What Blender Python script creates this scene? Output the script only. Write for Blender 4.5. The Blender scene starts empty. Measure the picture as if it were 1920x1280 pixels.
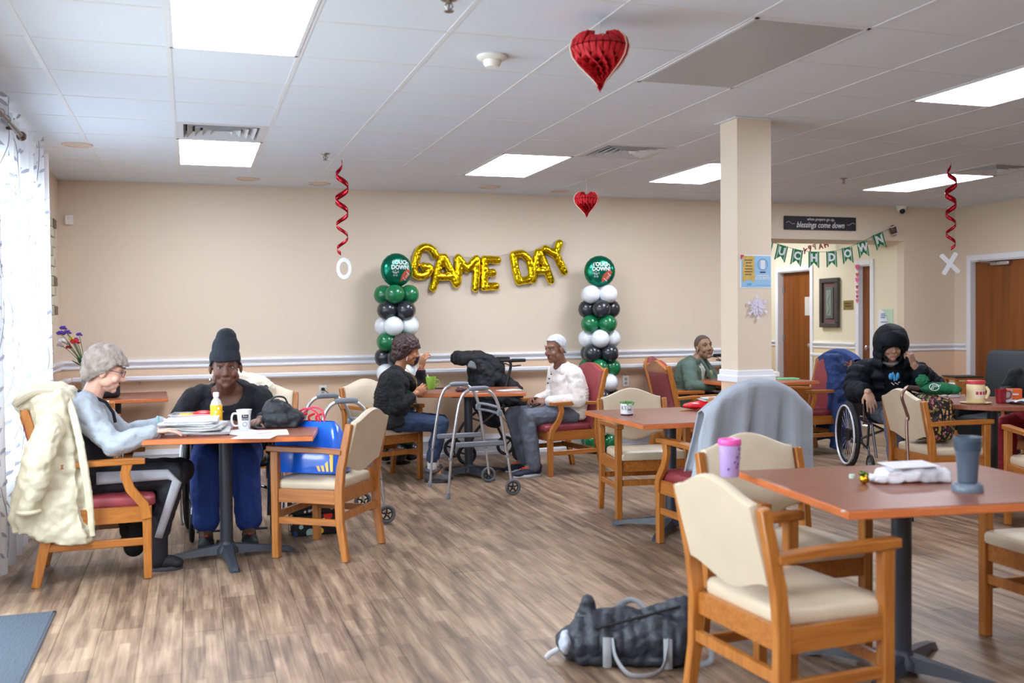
import bpy, bmesh, math, random
from math import sin, cos, pi, radians, atan2, sqrt
from mathutils import Vector, Matrix, noise as mnoise

SC = bpy.context.scene
COL = SC.collection
RNG = random.Random(7)

# ---------------------------------------------------------------- camera
YAW, PITCH, ROLL, FPX, CH = .3151, .0227, -.0090, 1852.2, 1.4064
CZ = CH + 1.306                       # ceiling height
FWD = Vector((sin(YAW)*cos(PITCH), cos(YAW)*cos(PITCH), -sin(PITCH)))
_r = Vector((cos(YAW), -sin(YAW), 0)); _u = _r.cross(FWD)
RGT = cos(ROLL)*_r + sin(ROLL)*_u
UPV = -sin(ROLL)*_r + cos(ROLL)*_u
CAM = Vector((0, 0, CH))
cd = bpy.data.cameras.new('camera'); cam = bpy.data.objects.new('camera', cd); COL.objects.link(cam)
cam.matrix_world = Matrix.Translation(CAM) @ Matrix((RGT, UPV, -FWD)).transposed().to_4x4()
cd.sensor_width = 36; cd.lens = FPX/1920*36
cd.clip_start = .05; cd.clip_end = 100
cd.dof.use_dof = True; cd.dof.focus_distance = 7.6; cd.dof.aperture_fstop = 2.2
SC.camera = cam

# ---------------------------------------------------------------- world, daylight, exposure
SC.view_settings.view_transform = 'Standard'; SC.view_settings.look = 'None'
SC.view_settings.gamma = 1; SC.view_settings.use_curve_mapping = False
SC.view_settings.exposure = 0.5
w = bpy.data.worlds.new('sky'); SC.world = w; w.use_nodes = True
bg = w.node_tree.nodes['Background']; bg.inputs[0].default_value = (.80, .90, 1, 1); bg.inputs[1].default_value = 3.0
SC.cycles.max_bounces = 8; SC.cycles.diffuse_bounces = 5; SC.cycles.glossy_bounces = 3
SC.cycles.transmission_bounces = 6; SC.cycles.transparent_max_bounces = 10
SC.cycles.caustics_reflective = False; SC.cycles.caustics_refractive = False
SC.cycles.sample_clamp_indirect = 4.0
PANEL_POWER = 16.0

def day_light(name, loc, sx, sz, power):
    l = bpy.data.lights.new(name, 'AREA'); l.shape = 'RECTANGLE'; l.size = sx; l.size_y = sz
    l.energy = power; l.color = (.86, .93, 1)
    o = bpy.data.objects.new(name, l); COL.objects.link(o); o.location = loc
    o.rotation_euler = (0, radians(-62), 0)      # shines towards +X
    return o
day_light('daylight_window', (-1.62, 6.9, 1.85), 1.7, 2.0, 78)
day_light('daylight_door', (-1.62, 4.75, 1.6), 1.9, 1.2, 92)
day_light('daylight_front', (-1.62, 2.0, 1.85), 1.7, 2.6, 84)

# ---------------------------------------------------------------- helpers
def ray(px, py):
    return FWD + RGT*((px-960)/FPX) - UPV*((py-640)/FPX)
def at(px, py, x=None, y=None, z=None):
    d = ray(px, py)
    s = (x/d.x) if x is not None else (y/d.y) if y is not None else (z-CH)/d.z
    return CAM + d*s

def srgb(r, g, b):
    f = lambda c: ((c/255+.055)/1.055)**2.4 if c > 10.31 else c/255/12.92
    return (f(r), f(g), f(b))

MATS = {}
def mat(name, col, rough=.6, metal=0, bump=0, bscale=60, var=0, vscale=8, emit=0, spec=None, sheen=0, coat=0, trans=0, alpha=1, stretch=(1, 1, 1)):
    """col in sRGB 0-255"""
    if name in MATS: return MATS[name]
    m = bpy.data.materials.new(name); m.use_nodes = True; nt = m.node_tree; N = nt.nodes; L = nt.links
    b = N['Principled BSDF']; c = srgb(*col)
    b.inputs['Base Color'].default_value = (*c, 1); b.inputs['Roughness'].default_value = rough
    b.inputs['Metallic'].default_value = metal
    if spec is not None: b.inputs['Specular IOR Level'].default_value = spec
    if sheen: b.inputs['Sheen Weight'].default_value = sheen; b.inputs['Sheen Roughness'].default_value = .5
    if coat: b.inputs['Coat Weight'].default_value = coat; b.inputs['Coat Roughness'].default_value = .15
    if trans: b.inputs['Transmission Weight'].default_value = trans
    if alpha < 1: b.inputs['Alpha'].default_value = alpha
    if emit: b.inputs['Emission Color'].default_value = (*c, 1); b.inputs['Emission Strength'].default_value = emit
    tc = None
    if bump or var:
        tc = N.new('ShaderNodeTexCoord'); mp = N.new('ShaderNodeMapping'); mp.inputs['Scale'].default_value = stretch
        L.new(tc.outputs['Object'], mp.inputs['Vector'])
    if var:
        n = N.new('ShaderNodeTexNoise'); n.inputs['Scale'].default_value = vscale; n.inputs['Detail'].default_value = 4
        L.new(mp.outputs[0], n.inputs['Vector'])
        r = N.new('ShaderNodeMapRange'); r.inputs[1].default_value = .3; r.inputs[2].default_value = .7
        r.inputs[3].default_value = 1-var; r.inputs[4].default_value = 1+var
        L.new(n.outputs['Fac'], r.inputs[0])
        mx = N.new('ShaderNodeVectorMath'); mx.operation = 'SCALE'; mx.inputs[0].default_value = c
        L.new(r.outputs[0], mx.inputs['Scale']); L.new(mx.outputs[0], b.inputs['Base Color'])
    if bump:
        n2 = N.new('ShaderNodeTexNoise'); n2.inputs['Scale'].default_value = bscale; n2.inputs['Detail'].default_value = 5
        L.new(mp.outputs[0], n2.inputs['Vector'])
        bp = N.new('ShaderNodeBump'); bp.inputs['Strength'].default_value = bump; bp.inputs['Distance'].default_value = .01
        L.new(n2.outputs['Fac'], bp.inputs['Height']); L.new(bp.outputs[0], b.inputs['Normal'])
    MATS[name] = m
    return m

class MB:
    """collects shapes; build() links them as one mesh object"""
    def __init__(s): s.v = []; s.f = []
    def add(s, vs, fs, M=None):
        k = len(s.v)
        s.v += [tuple(M @ Vector(p)) if M else tuple(p) for p in vs]
        s.f += [tuple(i+k for i in f) for f in fs]
        return s
    def box(s, c, size, rz=0, bev=0, M=None, rx=0, ry=0):
        T = Matrix.Translation(c) @ Matrix.Rotation(rz, 4, 'Z') @ Matrix.Rotation(ry, 4, 'Y') @ Matrix.Rotation(rx, 4, 'X')
        if M: T = M @ T
        hx, hy, hz = [a/2 for a in size]
        if bev:
            bm = bmesh.new(); bmesh.ops.create_cube(bm, size=1)
            for v in bm.verts: v.co = Vector((v.co.x*size[0], v.co.y*size[1], v.co.z*size[2]))
            bmesh.ops.bevel(bm, geom=bm.edges[:], offset=bev, segments=2 if bev > .008 else 1, affect='EDGES', profile=.5)
            bm.verts.index_update()
            s.add([v.co for v in bm.verts], [[v.index for v in f.verts] for f in bm.faces], T); bm.free()
        else:
            vs = [(x, y, z) for x in (-hx, hx) for y in (-hy, hy) for z in (-hz, hz)]
            s.add(vs, [(0, 1, 3, 2), (4, 6, 7, 5), (0, 4, 5, 1), (2, 3, 7, 6), (0, 2, 6, 4), (1, 5, 7, 3)], T)
        return s
    def b2(s, lo, hi, bev=0):
        return s.box([(a+b)/2 for a, b in zip(lo, hi)], [abs(b-a) for a, b in zip(lo, hi)], bev=bev)
    def tube(s, pts, r, n=8, cap=True, closed=False, flat=1):
        pts = [Vector(p) for p in pts]; m = len(pts); rs = r if isinstance(r, (list, tuple)) else [r]*m
        vs = []; prev = None
        for i, p in enumerate(pts):
            if closed: t = pts[(i+1) % m]-pts[i-1]
            else: t = pts[min(i+1, m-1)]-pts[max(i-1, 0)]
            t = t.normalized() if t.length > 1e-9 else Vector((0, 0, 1))
            if prev is None:
                a = Vector((0, 0, 1)) if abs(t.z) < .9 else Vector((1, 0, 0))
                prev = (a - t*a.dot(t)).normalized()
            prev = (prev - t*prev.dot(t)).normalized(); bq = t.cross(prev)
            for k in range(n):
                a = 2*pi*k/n
                vs.append(p + rs[i]*(cos(a)*prev + sin(a)*bq*flat))
        fs = []
        for i in range(m if closed else m-1):
            j = (i+1) % m
            for k in range(n): fs.append((i*n+k, i*n+(k+1) % n, j*n+(k+1) % n, j*n+k))
        if cap and not closed: fs += [tuple(range(n))[::-1], tuple((m-1)*n+k for k in range(n))]
        return s.add(vs, fs)
    def lathe(s, prof, n=20, M=None, cap=True):
        vs = []; fs = []
        for r, z in prof:
            for k in range(n): vs.append((r*cos(2*pi*k/n), r*sin(2*pi*k/n), z))
        for i in range(len(prof)-1):
            for k in range(n): fs.append((i*n+k, i*n+(k+1) % n, (i+1)*n+(k+1) % n, (i+1)*n+k))
        if cap: fs += [tuple(range(n))[::-1], tuple((len(prof)-1)*n+k for k in range(n))]
        return s.add(vs, fs, M)
    def ell(s, c, r, M=None, nu=16, nv=10, rot=None):
        if not isinstance(r, (list, tuple)): r = (r, r, r)
        R = rot if rot else Matrix.Identity(3)
        c = Vector(c); vs = [c + R @ Vector((0, 0, -r[2]))]; fs = []
        for j in range(1, nv):
            a = -pi/2 + pi*j/nv
            for k in range(nu):
                b = 2*pi*k/nu; vs.append(c + R @ Vector((r[0]*cos(a)*cos(b), r[1]*cos(a)*sin(b), r[2]*sin(a))))
        vs.append(c + R @ Vector((0, 0, r[2])))
        for k in range(nu): fs.append((0, 1+(k+1) % nu, 1+k))
        for j in range(nv-2):
            for k in range(nu): fs.append((1+j*nu+k, 1+j*nu+(k+1) % nu, 1+(j+1)*nu+(k+1) % nu, 1+(j+1)*nu+k))
        e = len(vs)-1
        for k in range(nu): fs.append((e, 1+(nv-2)*nu+k, 1+(nv-2)*nu+(k+1) % nu))
        return s.add(vs, fs, M)
    def cap(s, a, b, ra, rb=None, n=12, M=None):
        """capsule: cone between two balls"""
        rb = ra if rb is None else rb
        a = Vector(a); b = Vector(b)
        if M: a = M @ a; b = M @ b
        s.ell(a, ra, nu=n, nv=8); s.ell(b, rb, nu=n, nv=8)
        if (b-a).length > 1e-4: s.tube([a, b], [ra, rb], n)
        return s
    def prism(s, poly, th, M=None, off=0):
        """polygon in XZ extruded along Y from off to off+th"""
        n = len(poly)
        vs = [(x, off, z) for x, z in poly] + [(x, off+th, z) for x, z in poly]
        fs = [tuple(range(n)), tuple(range(n, 2*n))[::-1]] + [(i, i+n, (i+1) % n+n, (i+1) % n) for i in range(n)]
        return s.add(vs, fs, M)
    def grid(s, fn, nu, nv, closed_u=False):
        vs = [fn(i/(nu if closed_u else nu-1), j/(nv-1)) for j in range(nv) for i in range(nu)]
        fs = []
        for j in range(nv-1):
            for i in range(nu if closed_u else nu-1):
                fs.append((j*nu+i, j*nu+(i+1) % nu, (j+1)*nu+(i+1) % nu, (j+1)*nu+i))
        return s.add(vs, fs)
    def mesh(s, name, m=None, smooth=40):
        me = bpy.data.meshes.new(name); me.from_pydata(s.v, [], s.f)
        bm = bmesh.new(); bm.from_mesh(me); bmesh.ops.recalc_face_normals(bm, faces=bm.faces[:]); bm.to_mesh(me); bm.free()
        if smooth:
            me.polygons.foreach_set('use_smooth', [True]*len(me.polygons)); me.set_sharp_from_angle(angle=radians(smooth))
        if m: me.materials.append(m)
        return me
    def build(s, name, m=None, parent=None, smooth=40, loc=None, rz=0):
        return link(name, s.mesh(name, m, smooth), parent, loc, rz)

def link(name, data, parent=None, loc=None, rz=0):
    o = bpy.data.objects.new(name, data); COL.objects.link(o)
    if parent: o.parent = parent
    if loc is not None: o.location = loc
    if rz: o.rotation_euler = (0, 0, rz)
    return o
def tag(o, label=None, cat=None, group=None, kind=None):
    if label: o['label'] = label
    if cat: o['category'] = cat
    if group: o['group'] = group
    if kind: o['kind'] = kind
    return o
def thing(name, label, cat, loc=(0, 0, 0), rz=0, group=None):
    o = bpy.data.objects.new(name, None); COL.objects.link(o); o.empty_display_size = .1
    o.location = loc; o.rotation_euler = (0, 0, rz)
    return tag(o, label, cat, group)
def struct(o, label=None): o['kind'] = 'structure'; return tag(o, label)
def solidify(o, t, off=0):
    md = o.modifiers.new('thick', 'SOLIDIFY'); md.thickness = t; md.offset = off; return o

def blob(mb, name, m, voxel=.006, smooth=4, disp=0, dscale=.1, parent=None, keep=None, solid=0, loc=None, ratio=1, link_it=True):
    """union of overlapping solids as one continuous surface"""
    me = mb.mesh(name+'_src', None, 0)
    o = bpy.data.objects.new(name, me); COL.objects.link(o)
    md = o.modifiers.new('r', 'REMESH'); md.mode = 'VOXEL'; md.voxel_size = voxel; md.use_smooth_shade = True
    if smooth:
        md = o.modifiers.new('s', 'SMOOTH'); md.factor = .5; md.iterations = smooth
    if disp:
        tx = bpy.data.textures.new('folds', 'CLOUDS'); tx.noise_scale = dscale; tx.noise_depth = 2
        md = o.modifiers.new('d', 'DISPLACE'); md.texture = tx; md.strength = disp; md.mid_level = .5; md.texture_coords = 'LOCAL'
    if ratio < 1:
        md = o.modifiers.new('dec', 'DECIMATE'); md.ratio = ratio
    dg = bpy.context.evaluated_depsgraph_get(); dg.update()
    nm = bpy.data.meshes.new_from_object(o.evaluated_get(dg))
    bpy.data.objects.remove(o); bpy.data.meshes.remove(me)
    nm.name = name
    if keep:
        bm = bmesh.new(); bm.from_mesh(nm)
        bmesh.ops.delete(bm, geom=[v for v in bm.verts if not keep(v.co)], context='VERTS'); bm.to_mesh(nm); bm.free()
    nm.materials.clear(); nm.materials.append(m)
    nm.polygons.foreach_set('use_smooth', [True]*len(nm.polygons))
    if not link_it: return nm
    ob = link(name, nm, parent, loc)
    if solid: solidify(ob, solid)
    return ob

def text_mesh(body, size, m, parent, M, extrude=.001, name='lettering', align='CENTER', sx=1, bold=0):
    cu = bpy.data.curves.new('t', 'FONT'); cu.body = body; cu.size = size; cu.extrude = extrude; cu.align_x = align; cu.align_y = 'CENTER'
    cu.offset = bold; cu.resolution_u = 2
    t = bpy.data.objects.new('t', cu); COL.objects.link(t)
    dg = bpy.context.evaluated_depsgraph_get(); dg.update()
    me = bpy.data.meshes.new_from_object(t.evaluated_get(dg))
    bpy.data.objects.remove(t)
    me.transform(M @ Matrix.Scale(sx, 4, (1, 0, 0)))
    me.materials.clear(); me.materials.append(m)
    return link(name, me, parent)
def face_to(origin, normal, up=(0, 0, 1)):
    """frame with local Z = normal (text front), local Y = up"""
    n = Vector(normal).normalized(); u = Vector(up); x = u.cross(n).normalized(); y = n.cross(x)
    return Matrix.Translation(origin) @ Matrix((x, y, n)).transposed().to_4x4()
def arc(c, r, a0, a1, n): return [(c[0]+r*cos(a0+(a1-a0)*i/n), c[1]+r*sin(a0+(a1-a0)*i/n)) for i in range(n+1)]
def bez(p, n=10):
    """smooth curve through points (catmull-rom)"""
    p = [Vector(q) for q in p]; p = [2*p[0]-p[1]]+p+[2*p[-1]-p[-2]]; out = []
    for i in range(1, len(p)-2):
        for k in range(n):
            t = k/n; a, b, c, d = p[i-1:i+3]
            out.append(.5*((2*b)+(c-a)*t+(2*a-5*b+4*c-d)*t*t+(3*b-a-3*c+d)*t**3))
    out.append(p[-2]); return out
# ---------------------------------------------------------------- room shell
XL, XR, YB, YF = -1.12, 8.92, 9.84, -4.0
def wall_mat(name, up, lo, zr=1.0):
    m = bpy.data.materials.new(name); m.use_nodes = True; nt = m.node_tree; N = nt.nodes; L = nt.links
    b = N['Principled BSDF']; b.inputs['Roughness'].default_value = .55; b.inputs['Specular IOR Level'].default_value = .3
    g = N.new('ShaderNodeNewGeometry'); sx = N.new('ShaderNodeSeparateXYZ'); L.new(g.outputs['Position'], sx.inputs[0])
    c = N.new('ShaderNodeMath'); c.operation = 'GREATER_THAN'; c.inputs[1].default_value = zr; L.new(sx.outputs[2], c.inputs[0])
    mx = N.new('ShaderNodeMix'); mx.data_type = 'RGBA'; mx.inputs[6].default_value = (*srgb(*lo), 1); mx.inputs[7].default_value = (*srgb(*up), 1)
    L.new(c.outputs[0], mx.inputs[0]); L.new(mx.outputs[2], b.inputs['Base Color'])
    n = N.new('ShaderNodeTexNoise'); n.inputs['Scale'].default_value = 90; n.inputs['Detail'].default_value = 3
    bp = N.new('ShaderNodeBump'); bp.inputs['Strength'].default_value = .06; bp.inputs['Distance'].default_value = .01
    L.new(n.outputs[0], bp.inputs['Height']); L.new(bp.outputs[0], b.inputs['Normal'])
    return m
M_WALL = wall_mat('wall_paint', (222, 206, 187), (226, 196, 168))
M_HALL = wall_mat('hall_paint', (232, 222, 196), (226, 206, 170), 1.0)
M_TRIM = mat('white_trim', (232, 234, 240), .35)
M_CEIL = mat('ceiling_tile', (222, 229, 238), .9, bump=.25, bscale=220)
M_GRID = mat('ceiling_bar', (222, 224, 228), .5)
M_DARK = mat('dark_gap', (60, 55, 50), .9)

mb = MB()
OX = 5.9; HX = 8.17; OZ = 2.30       # hall opening in the back wall
mb.b2((XL-.1, YB, 0), (OX, YB+.12, CZ+.1)); mb.b2((HX, YB, 0), (XR+.1, YB+.12, CZ+.1)); mb.b2((OX, YB, OZ), (HX, YB+.12, CZ+.1))
wb = struct(mb.build('wall_back', M_WALL, smooth=0))
mb = MB(); wins = [(.7, 3.3, .55, 2.35), (4.15, 5.35, .02, 2.15), (5.95, 7.85, .55, 2.35)]
ys = [YF-.1]
for a, b, z0, z1 in wins:
    mb.b2((XL-.12, ys[-1], 0), (XL, a, CZ+.1)); mb.b2((XL-.12, a, 0), (XL, b, z0)) if z0 > .1 else None
    mb.b2((XL-.12, a, z1), (XL, b, CZ+.1)); ys.append(b)
mb.b2((XL-.12, ys[-1], 0), (XL, YB+.1, CZ+.1))
struct(mb.build('wall_left', M_WALL, smooth=0))
mb = MB(); DY0, DY1 = 8.55, 9.565   # door on the right wall
mb.b2((XR, YF-.1, 0), (XR+.12, DY0-.06, CZ+.1)); mb.b2((XR, DY1+.06, 0), (XR+.12, YB+.1, CZ+.1)); mb.b2((XR, DY0-.06, 2.115), (XR+.12, DY1+.06, CZ+.1))
struct(mb.build('wall_right', M_WALL, smooth=0))
struct(MB().b2((XL-.1, YF-.12, 0), (XR+.1, YF, CZ+.1)).build('wall_front', M_WALL, smooth=0))
# hall beyond the opening
HY = 15.5
mb = MB(); hd = [(10.45, 10.73-.06), (11.72, 12.5)]
mb.b2((HX, YB+.12, 0), (HX+.12, 10.39, 2.75)); mb.b2((HX, 10.39, 2.115), (HX+.12, 10.73, 2.75)); mb.b2((HX, 10.73, 0), (HX+.12, 11.66, 2.75))
mb.b2((HX, 11.66, 2.115), (HX+.12, 12.56, 2.75)); mb.b2((HX, 12.56, 0), (HX+.12, HY, 2.75))
struct(mb.build('wall_hall_right', M_HALL, smooth=0))
struct(MB().b2((OX-.12, YB+.12, 0), (OX, HY, 2.75)).build('wall_hall_left', M_HALL, smooth=0))
struct(MB().b2((OX-.1, HY, 0), (HX+.1, HY+.1, 2.75)).build('wall_hall_end', M_HALL, smooth=0))
struct(MB().b2((OX, YB+.12, OZ), (HX, YB+.6, 2.75)).build('wall_hall_header', M_WALL, smooth=0))
struct(MB().b2((OX-.1, YB+.12, 2.71), (HX+.1, HY, 2.8)).build('ceiling_hall', M_CEIL, smooth=0))

def door_leaf_mat():
    m = bpy.data.materials.new('door_veneer'); m.use_nodes = True; nt = m.node_tree; N = nt.nodes; L = nt.links
    b = N['Principled BSDF']; b.inputs['Roughness'].default_value = .35
    g = N.new('ShaderNodeNewGeometry'); mp = N.new('ShaderNodeMapping'); mp.inputs['Scale'].default_value = (14, 14, .8); L.new(g.outputs['Position'], mp.inputs[0])
    n = N.new('ShaderNodeTexNoise'); n.inputs['Scale'].default_value = 1; n.inputs['Detail'].default_value = 6; n.inputs['Distortion'].default_value = .4; L.new(mp.outputs[0], n.inputs[0])
    r = N.new('ShaderNodeValToRGB'); r.color_ramp.elements[0].position = .3; r.color_ramp.elements[0].color = (*srgb(112, 58, 16), 1)
    r.color_ramp.elements[1].position = .7; r.color_ramp.elements[1].color = (*srgb(142, 78, 26), 1); L.new(n.outputs[0], r.inputs[0]); L.new(r.outputs[0], b.inputs['Base Color'])
    return m
M_DOOR = door_leaf_mat()
M_STEEL = mat('brushed_steel', (190, 190, 195), .3, 1)
def wall_door(name, label, X, y0, y1, depth, closer=False, hinge_y=None, top=2.05):
    """door in a wall of constant X seen from -X"""
    o = MB().b2((X+depth, y0, .01), (X+depth+.045, y1, top)).build(name, M_DOOR, smooth=0); struct(o, label)
    mb = MB()
    for a in (y0-.065, y1): mb.b2((X-.018, a, 0), (X+depth+.02, a+.065, top+.07), .004)
    mb.b2((X-.018, y0, top), (X+depth+.02, y1, top+.07), .004); mb.b2((X+.0, y0, top-.012), (X+depth, y1, top))
    tag(mb.build('door_frame', M_TRIM, o), 'white painted door frame')
    if closer:
        c = MB().b2((X+depth-.05, y1-.55, top-.07), (X+depth, y1-.27, top-.02), .008)
        c.tube([(X+depth-.055, y1-.4, top-.04), (X+depth-.1, y1-.2, top-.02), (X+depth-.02, y1-.04, top)], .008)
        c.build('door_closer', M_STEEL, o)
    if hinge_y is not None:
        for z in (.3, 1.1, 1.8): MB().b2((X+depth-.012, hinge_y-.02, z-.05), (X+depth+.01, hinge_y+.02, z+.05)).build('hinge', M_STEEL, o)
    k = MB(); yk = y0+.07 if hinge_y is None or hinge_y > y0+.3 else y1-.07
    k.lathe([(.024, 0), (.026, .008), (.012, .012), (.012, .045), (.028, .055), (.03, .07), (.015, .08)], 12, Matrix.Translation((X+depth, yk, 1.0)) @ Matrix.Rotation(-pi/2, 4, 'Y'))
    k.build('door_knob', M_STEEL, o)
    return o
wall_door('door_right', 'brown veneered door with overhead closer in the right wall', XR, DY0, DY1, .06, closer=True)
wall_door('door_hall_near', 'brown hall door nearest the opening, string of paper hearts on its frame', HX, 10.45, 10.67, .05)
d = wall_door('door_hall_far', 'brown hall door with a small white notice', HX, 11.72, 12.5, .08, hinge_y=12.48)
MB().b2((HX+.065, 11.78, 1.42), (HX+.08, 11.95, 1.68)).build('notice', mat('notice_paper', (205, 200, 190), .7), d, smooth=0)

# floor -------------------------------------------------------------
def plank_mat():
    m = bpy.data.materials.new('plank_vinyl'); m.use_nodes = True; nt = m.node_tree; N = nt.nodes; L = nt.links
    b = N['Principled BSDF']; g = N.new('ShaderNodeNewGeometry')
    mp = N.new('ShaderNodeMapping'); mp.inputs['Scale'].default_value = (19, 2.0, 1); L.new(g.outputs['Position'], mp.inputs[0])
    oi = N.new('ShaderNodeObjectInfo')
    n1 = N.new('ShaderNodeTexNoise'); n1.noise_dimensions = '3D'; n1.inputs['Scale'].default_value = 1; n1.inputs['Detail'].default_value = 3; n1.inputs['Roughness'].default_value = .55; L.new(mp.outputs[0], n1.inputs['Vector'])
    mp2 = N.new('ShaderNodeMapping'); mp2.inputs['Scale'].default_value = (90, 3.2, 1); L.new(g.outputs['Position'], mp2.inputs[0])
    n2 = N.new('ShaderNodeTexNoise'); n2.inputs['Scale'].default_value = 1; n2.inputs['Detail'].default_value = 5; L.new(mp2.outputs[0], n2.inputs['Vector'])
    # block pattern: narrow strips printed inside each plank
    br = N.new('ShaderNodeTexBrick'); br.inputs['Scale'].default_value = 1; br.offset = .37; br.inputs['Mortar Size'].default_value = 0
    br.inputs['Color1'].default_value = (0, 0, 0, 1); br.inputs['Color2'].default_value = (1, 1, 1, 1)
    br.inputs['Brick Width'].default_value = .42; br.inputs['Row Height'].default_value = .0445; br.inputs['Bias'].default_value = 0
    sp = N.new('ShaderNodeSeparateXYZ'); L.new(g.outputs['Position'], sp.inputs[0])
    cb = N.new('ShaderNodeCombineXYZ'); L.new(sp.outputs[1], cb.inputs[0]); L.new(sp.outputs[0], cb.inputs[1]); L.new(cb.outputs[0], br.inputs['Vector'])
    def math(op, a, bb):
        q = N.new('ShaderNodeMath'); q.operation = op
        for i, x in enumerate((a, bb)):
            if isinstance(x, (int, float)): q.inputs[i].default_value = x
            else: L.new(x, q.inputs[i])
        return q.outputs[0]
    bw = N.new('ShaderNodeRGBToBW'); L.new(br.outputs[0], bw.inputs[0])
    s = math('ADD', math('MULTIPLY', n1.outputs['Fac'], .62), math('MULTIPLY', n2.outputs['Fac'], .30))
    s = math('ADD', s, math('MULTIPLY', bw.outputs[0], .13)); s = math('ADD', s, math('MULTIPLY', oi.outputs['Random'], .10))
    r = N.new('ShaderNodeValToRGB'); e = r.color_ramp.elements
    e[0].position = .34; e[0].color = (*srgb(72, 55, 44), 1); e[1].position = .78; e[1].color = (*srgb(176, 150, 126), 1)
    k = r.color_ramp.elements.new(.48); k.color = (*srgb(106, 85, 70), 1); k = r.color_ramp.elements.new(.60); k.color = (*srgb(138, 114, 94), 1)
    L.new(s, r.inputs[0]); L.new(r.outputs[0], b.inputs['Base Color'])
    b.inputs['Roughness'].default_value = .42; b.inputs['Specular IOR Level'].default_value = .55
    bp = N.new('ShaderNodeBump'); bp.inputs['Strength'].default_value = .12; bp.inputs['Distance'].default_value = .004; L.new(n2.outputs['Fac'], bp.inputs['Height']); L.new(bp.outputs[0], b.inputs['Normal'])
    return m
M_PLANK = plank_mat()
fl = struct(MB().b2((XL-.1, YF-.1, -.1), (XR+.1, YB+.1, -.011)).b2((OX-.1, YB+.1, -.1), (HX+.1, HY, -.011)).build('floor', M_DARK, smooth=0))
PW, PL = .1778, 1.2192
pm = MB().box((0, 0, -.0055), (PW-.0018, PL-.0018, .011)).mesh('plank', M_PLANK, 0)
cand = []; rest = []
def seen(p):
    v = Vector(p)-CAM; z = v.dot(FWD)
    return z > .5 and abs(v.dot(RGT)/z) < .53 and -.36 < v.dot(UPV)/z < .36
nc = int((XR-XL)/PW)+1
for i in range(nc):
    off = (i*.4370 % 1)*PL; x = XL+PW*(i+.5)
    if x > XR+.05: continue
    j = -1
    while True:
        y = YF - PL + off + PL*(j+1.0); j += 1
        if y > YB+PL/2: break
        y0 = max(y-PL/2, YF); y1 = min(y+PL/2, YB)
        if y1-y0 < .05: continue
        c = (x, (y0+y1)/2, 0); L_ = y1-y0
        if seen(c) or seen((x, y1, 0)): cand.append((sqrt(c[0]**2+c[1]**2), c, L_))
        else: rest.append((c, L_))
cand.sort(key=lambda t: t[0])
for d_, c, L_ in cand[:296]:
    o = link('plank', pm, fl, c)
    if abs(L_-PL) > .01: o.scale = (1, (L_-.0018)/(PL-.0018), 1)
mb = MB()
for d_, c, L_ in cand[296:]: mb.box((c[0], c[1], -.0055), (PW-.0018, L_-.0018, .011))
for c, L_ in rest: mb.box((c[0], c[1], -.0055), (PW-.0018, L_-.0018, .011))
for i in range(int((HX-OX)/PW)+1):
    x_ = OX+PW*(i+.5)-.04; ya = YB
    while ya < HY:
        yb_ = min(HY, ya+(PL if ya > YB else PL*(.3+.6*(i*.37 % 1)))); mb.box((x_, (ya+yb_)/2, -.0055), (PW-.002, yb_-ya-.002, .011)); ya = yb_
o = mb.build('far_planks', M_PLANK, fl, smooth=0); o['kind'] = 'stuff'

# ceiling --------------------------------------------------------------
S = .6096; GX, GY = -.0757, 5.0018
ce = struct(MB().b2((XL-.1, YF-.1, CZ+.07), (XR+.1, YB+.12, CZ+.1)).build('ceiling', M_CEIL, smooth=0))
lights2 = [(0, -2), (0, 4), (4, 4), (7, 4), (7, -2), (11, 4), (0, -8), (4, -8), (0, -13)]  # final entries, behind the camera, are unseen panels added to light the room
panelcells = {}
for (i, j) in lights2: panelcells[(i, j)] = panelcells[(i, j+1)] = 1
panelcells[(4, -2)] = panelcells[(4, -1)] = 1
vents = [(0, 3), (5, 3), (11, 3)]
for v in vents: panelcells[v] = 1
tm = MB().box((0, 0, .008), (S-.016, S-.016, .014)).mesh('ceiling_tile', M_CEIL, 0)
far = MB()
i0, i1 = int((XL-GX)//S), int((XR-GX)//S)
j0, j1 = int((YF-GY)//S), int((YB-GY)//S)
for i in range(i0, i1+1):
    for j in range(j0, j1+1):
        if (i, j) in panelcells: continue
        a, b = max(XL, GX+i*S), min(XR, GX+(i+1)*S); c, d = max(YF, GY+j*S), min(YB, GY+(j+1)*S)
        if b-a < .03 or d-c < .03: continue
        if j >= -4 and (seen(((a+b)/2, (c+d)/2, CZ)) or seen((a, d, CZ)) or seen((b, d, CZ))):
            o = link('ceiling_tile', tm, ce, ((a+b)/2, (c+d)/2, CZ)); o.scale = ((b-a)/S, (d-c)/S, 1)
        else: far.box(((a+b)/2, (c+d)/2, CZ+.008), (b-a-.016, d-c-.016, .014))
o = far.build('far_tiles', M_CEIL, ce, smooth=0); o['kind'] = 'stuff'
for i in range(i0, i1+2):
    x = GX+i*S
    if XL < x < XR: MB().b2((x-.012, YF, CZ-.001), (x+.012, YB, CZ+.0025)).build('ceiling_bar', M_GRID, ce, smooth=0)
for j in range(j0, j1+2):
    y = GY+j*S
    if YF < y < YB: MB().b2((XL, y-.012, CZ-.0005), (XR, y+.012, CZ+.003)).build('ceiling_bar', M_GRID, ce, smooth=0)
mb = MB().b2((XL, YB-.02, CZ-.003), (XR, YB, CZ+.01)); mb.b2((XL, YF, CZ-.003), (XL+.02, YB, CZ+.01)); mb.b2((XR-.02, YF, CZ-.003), (XR, YB, CZ+.01))
mb.build('wall_angle', M_GRID, ce, smooth=0)
M_LITE = mat('lit_diffuser', (238, 244, 255), .5, emit=PANEL_POWER)
M_UNLIT = mat('unlit_diffuser', (170, 173, 176), .4)
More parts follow.
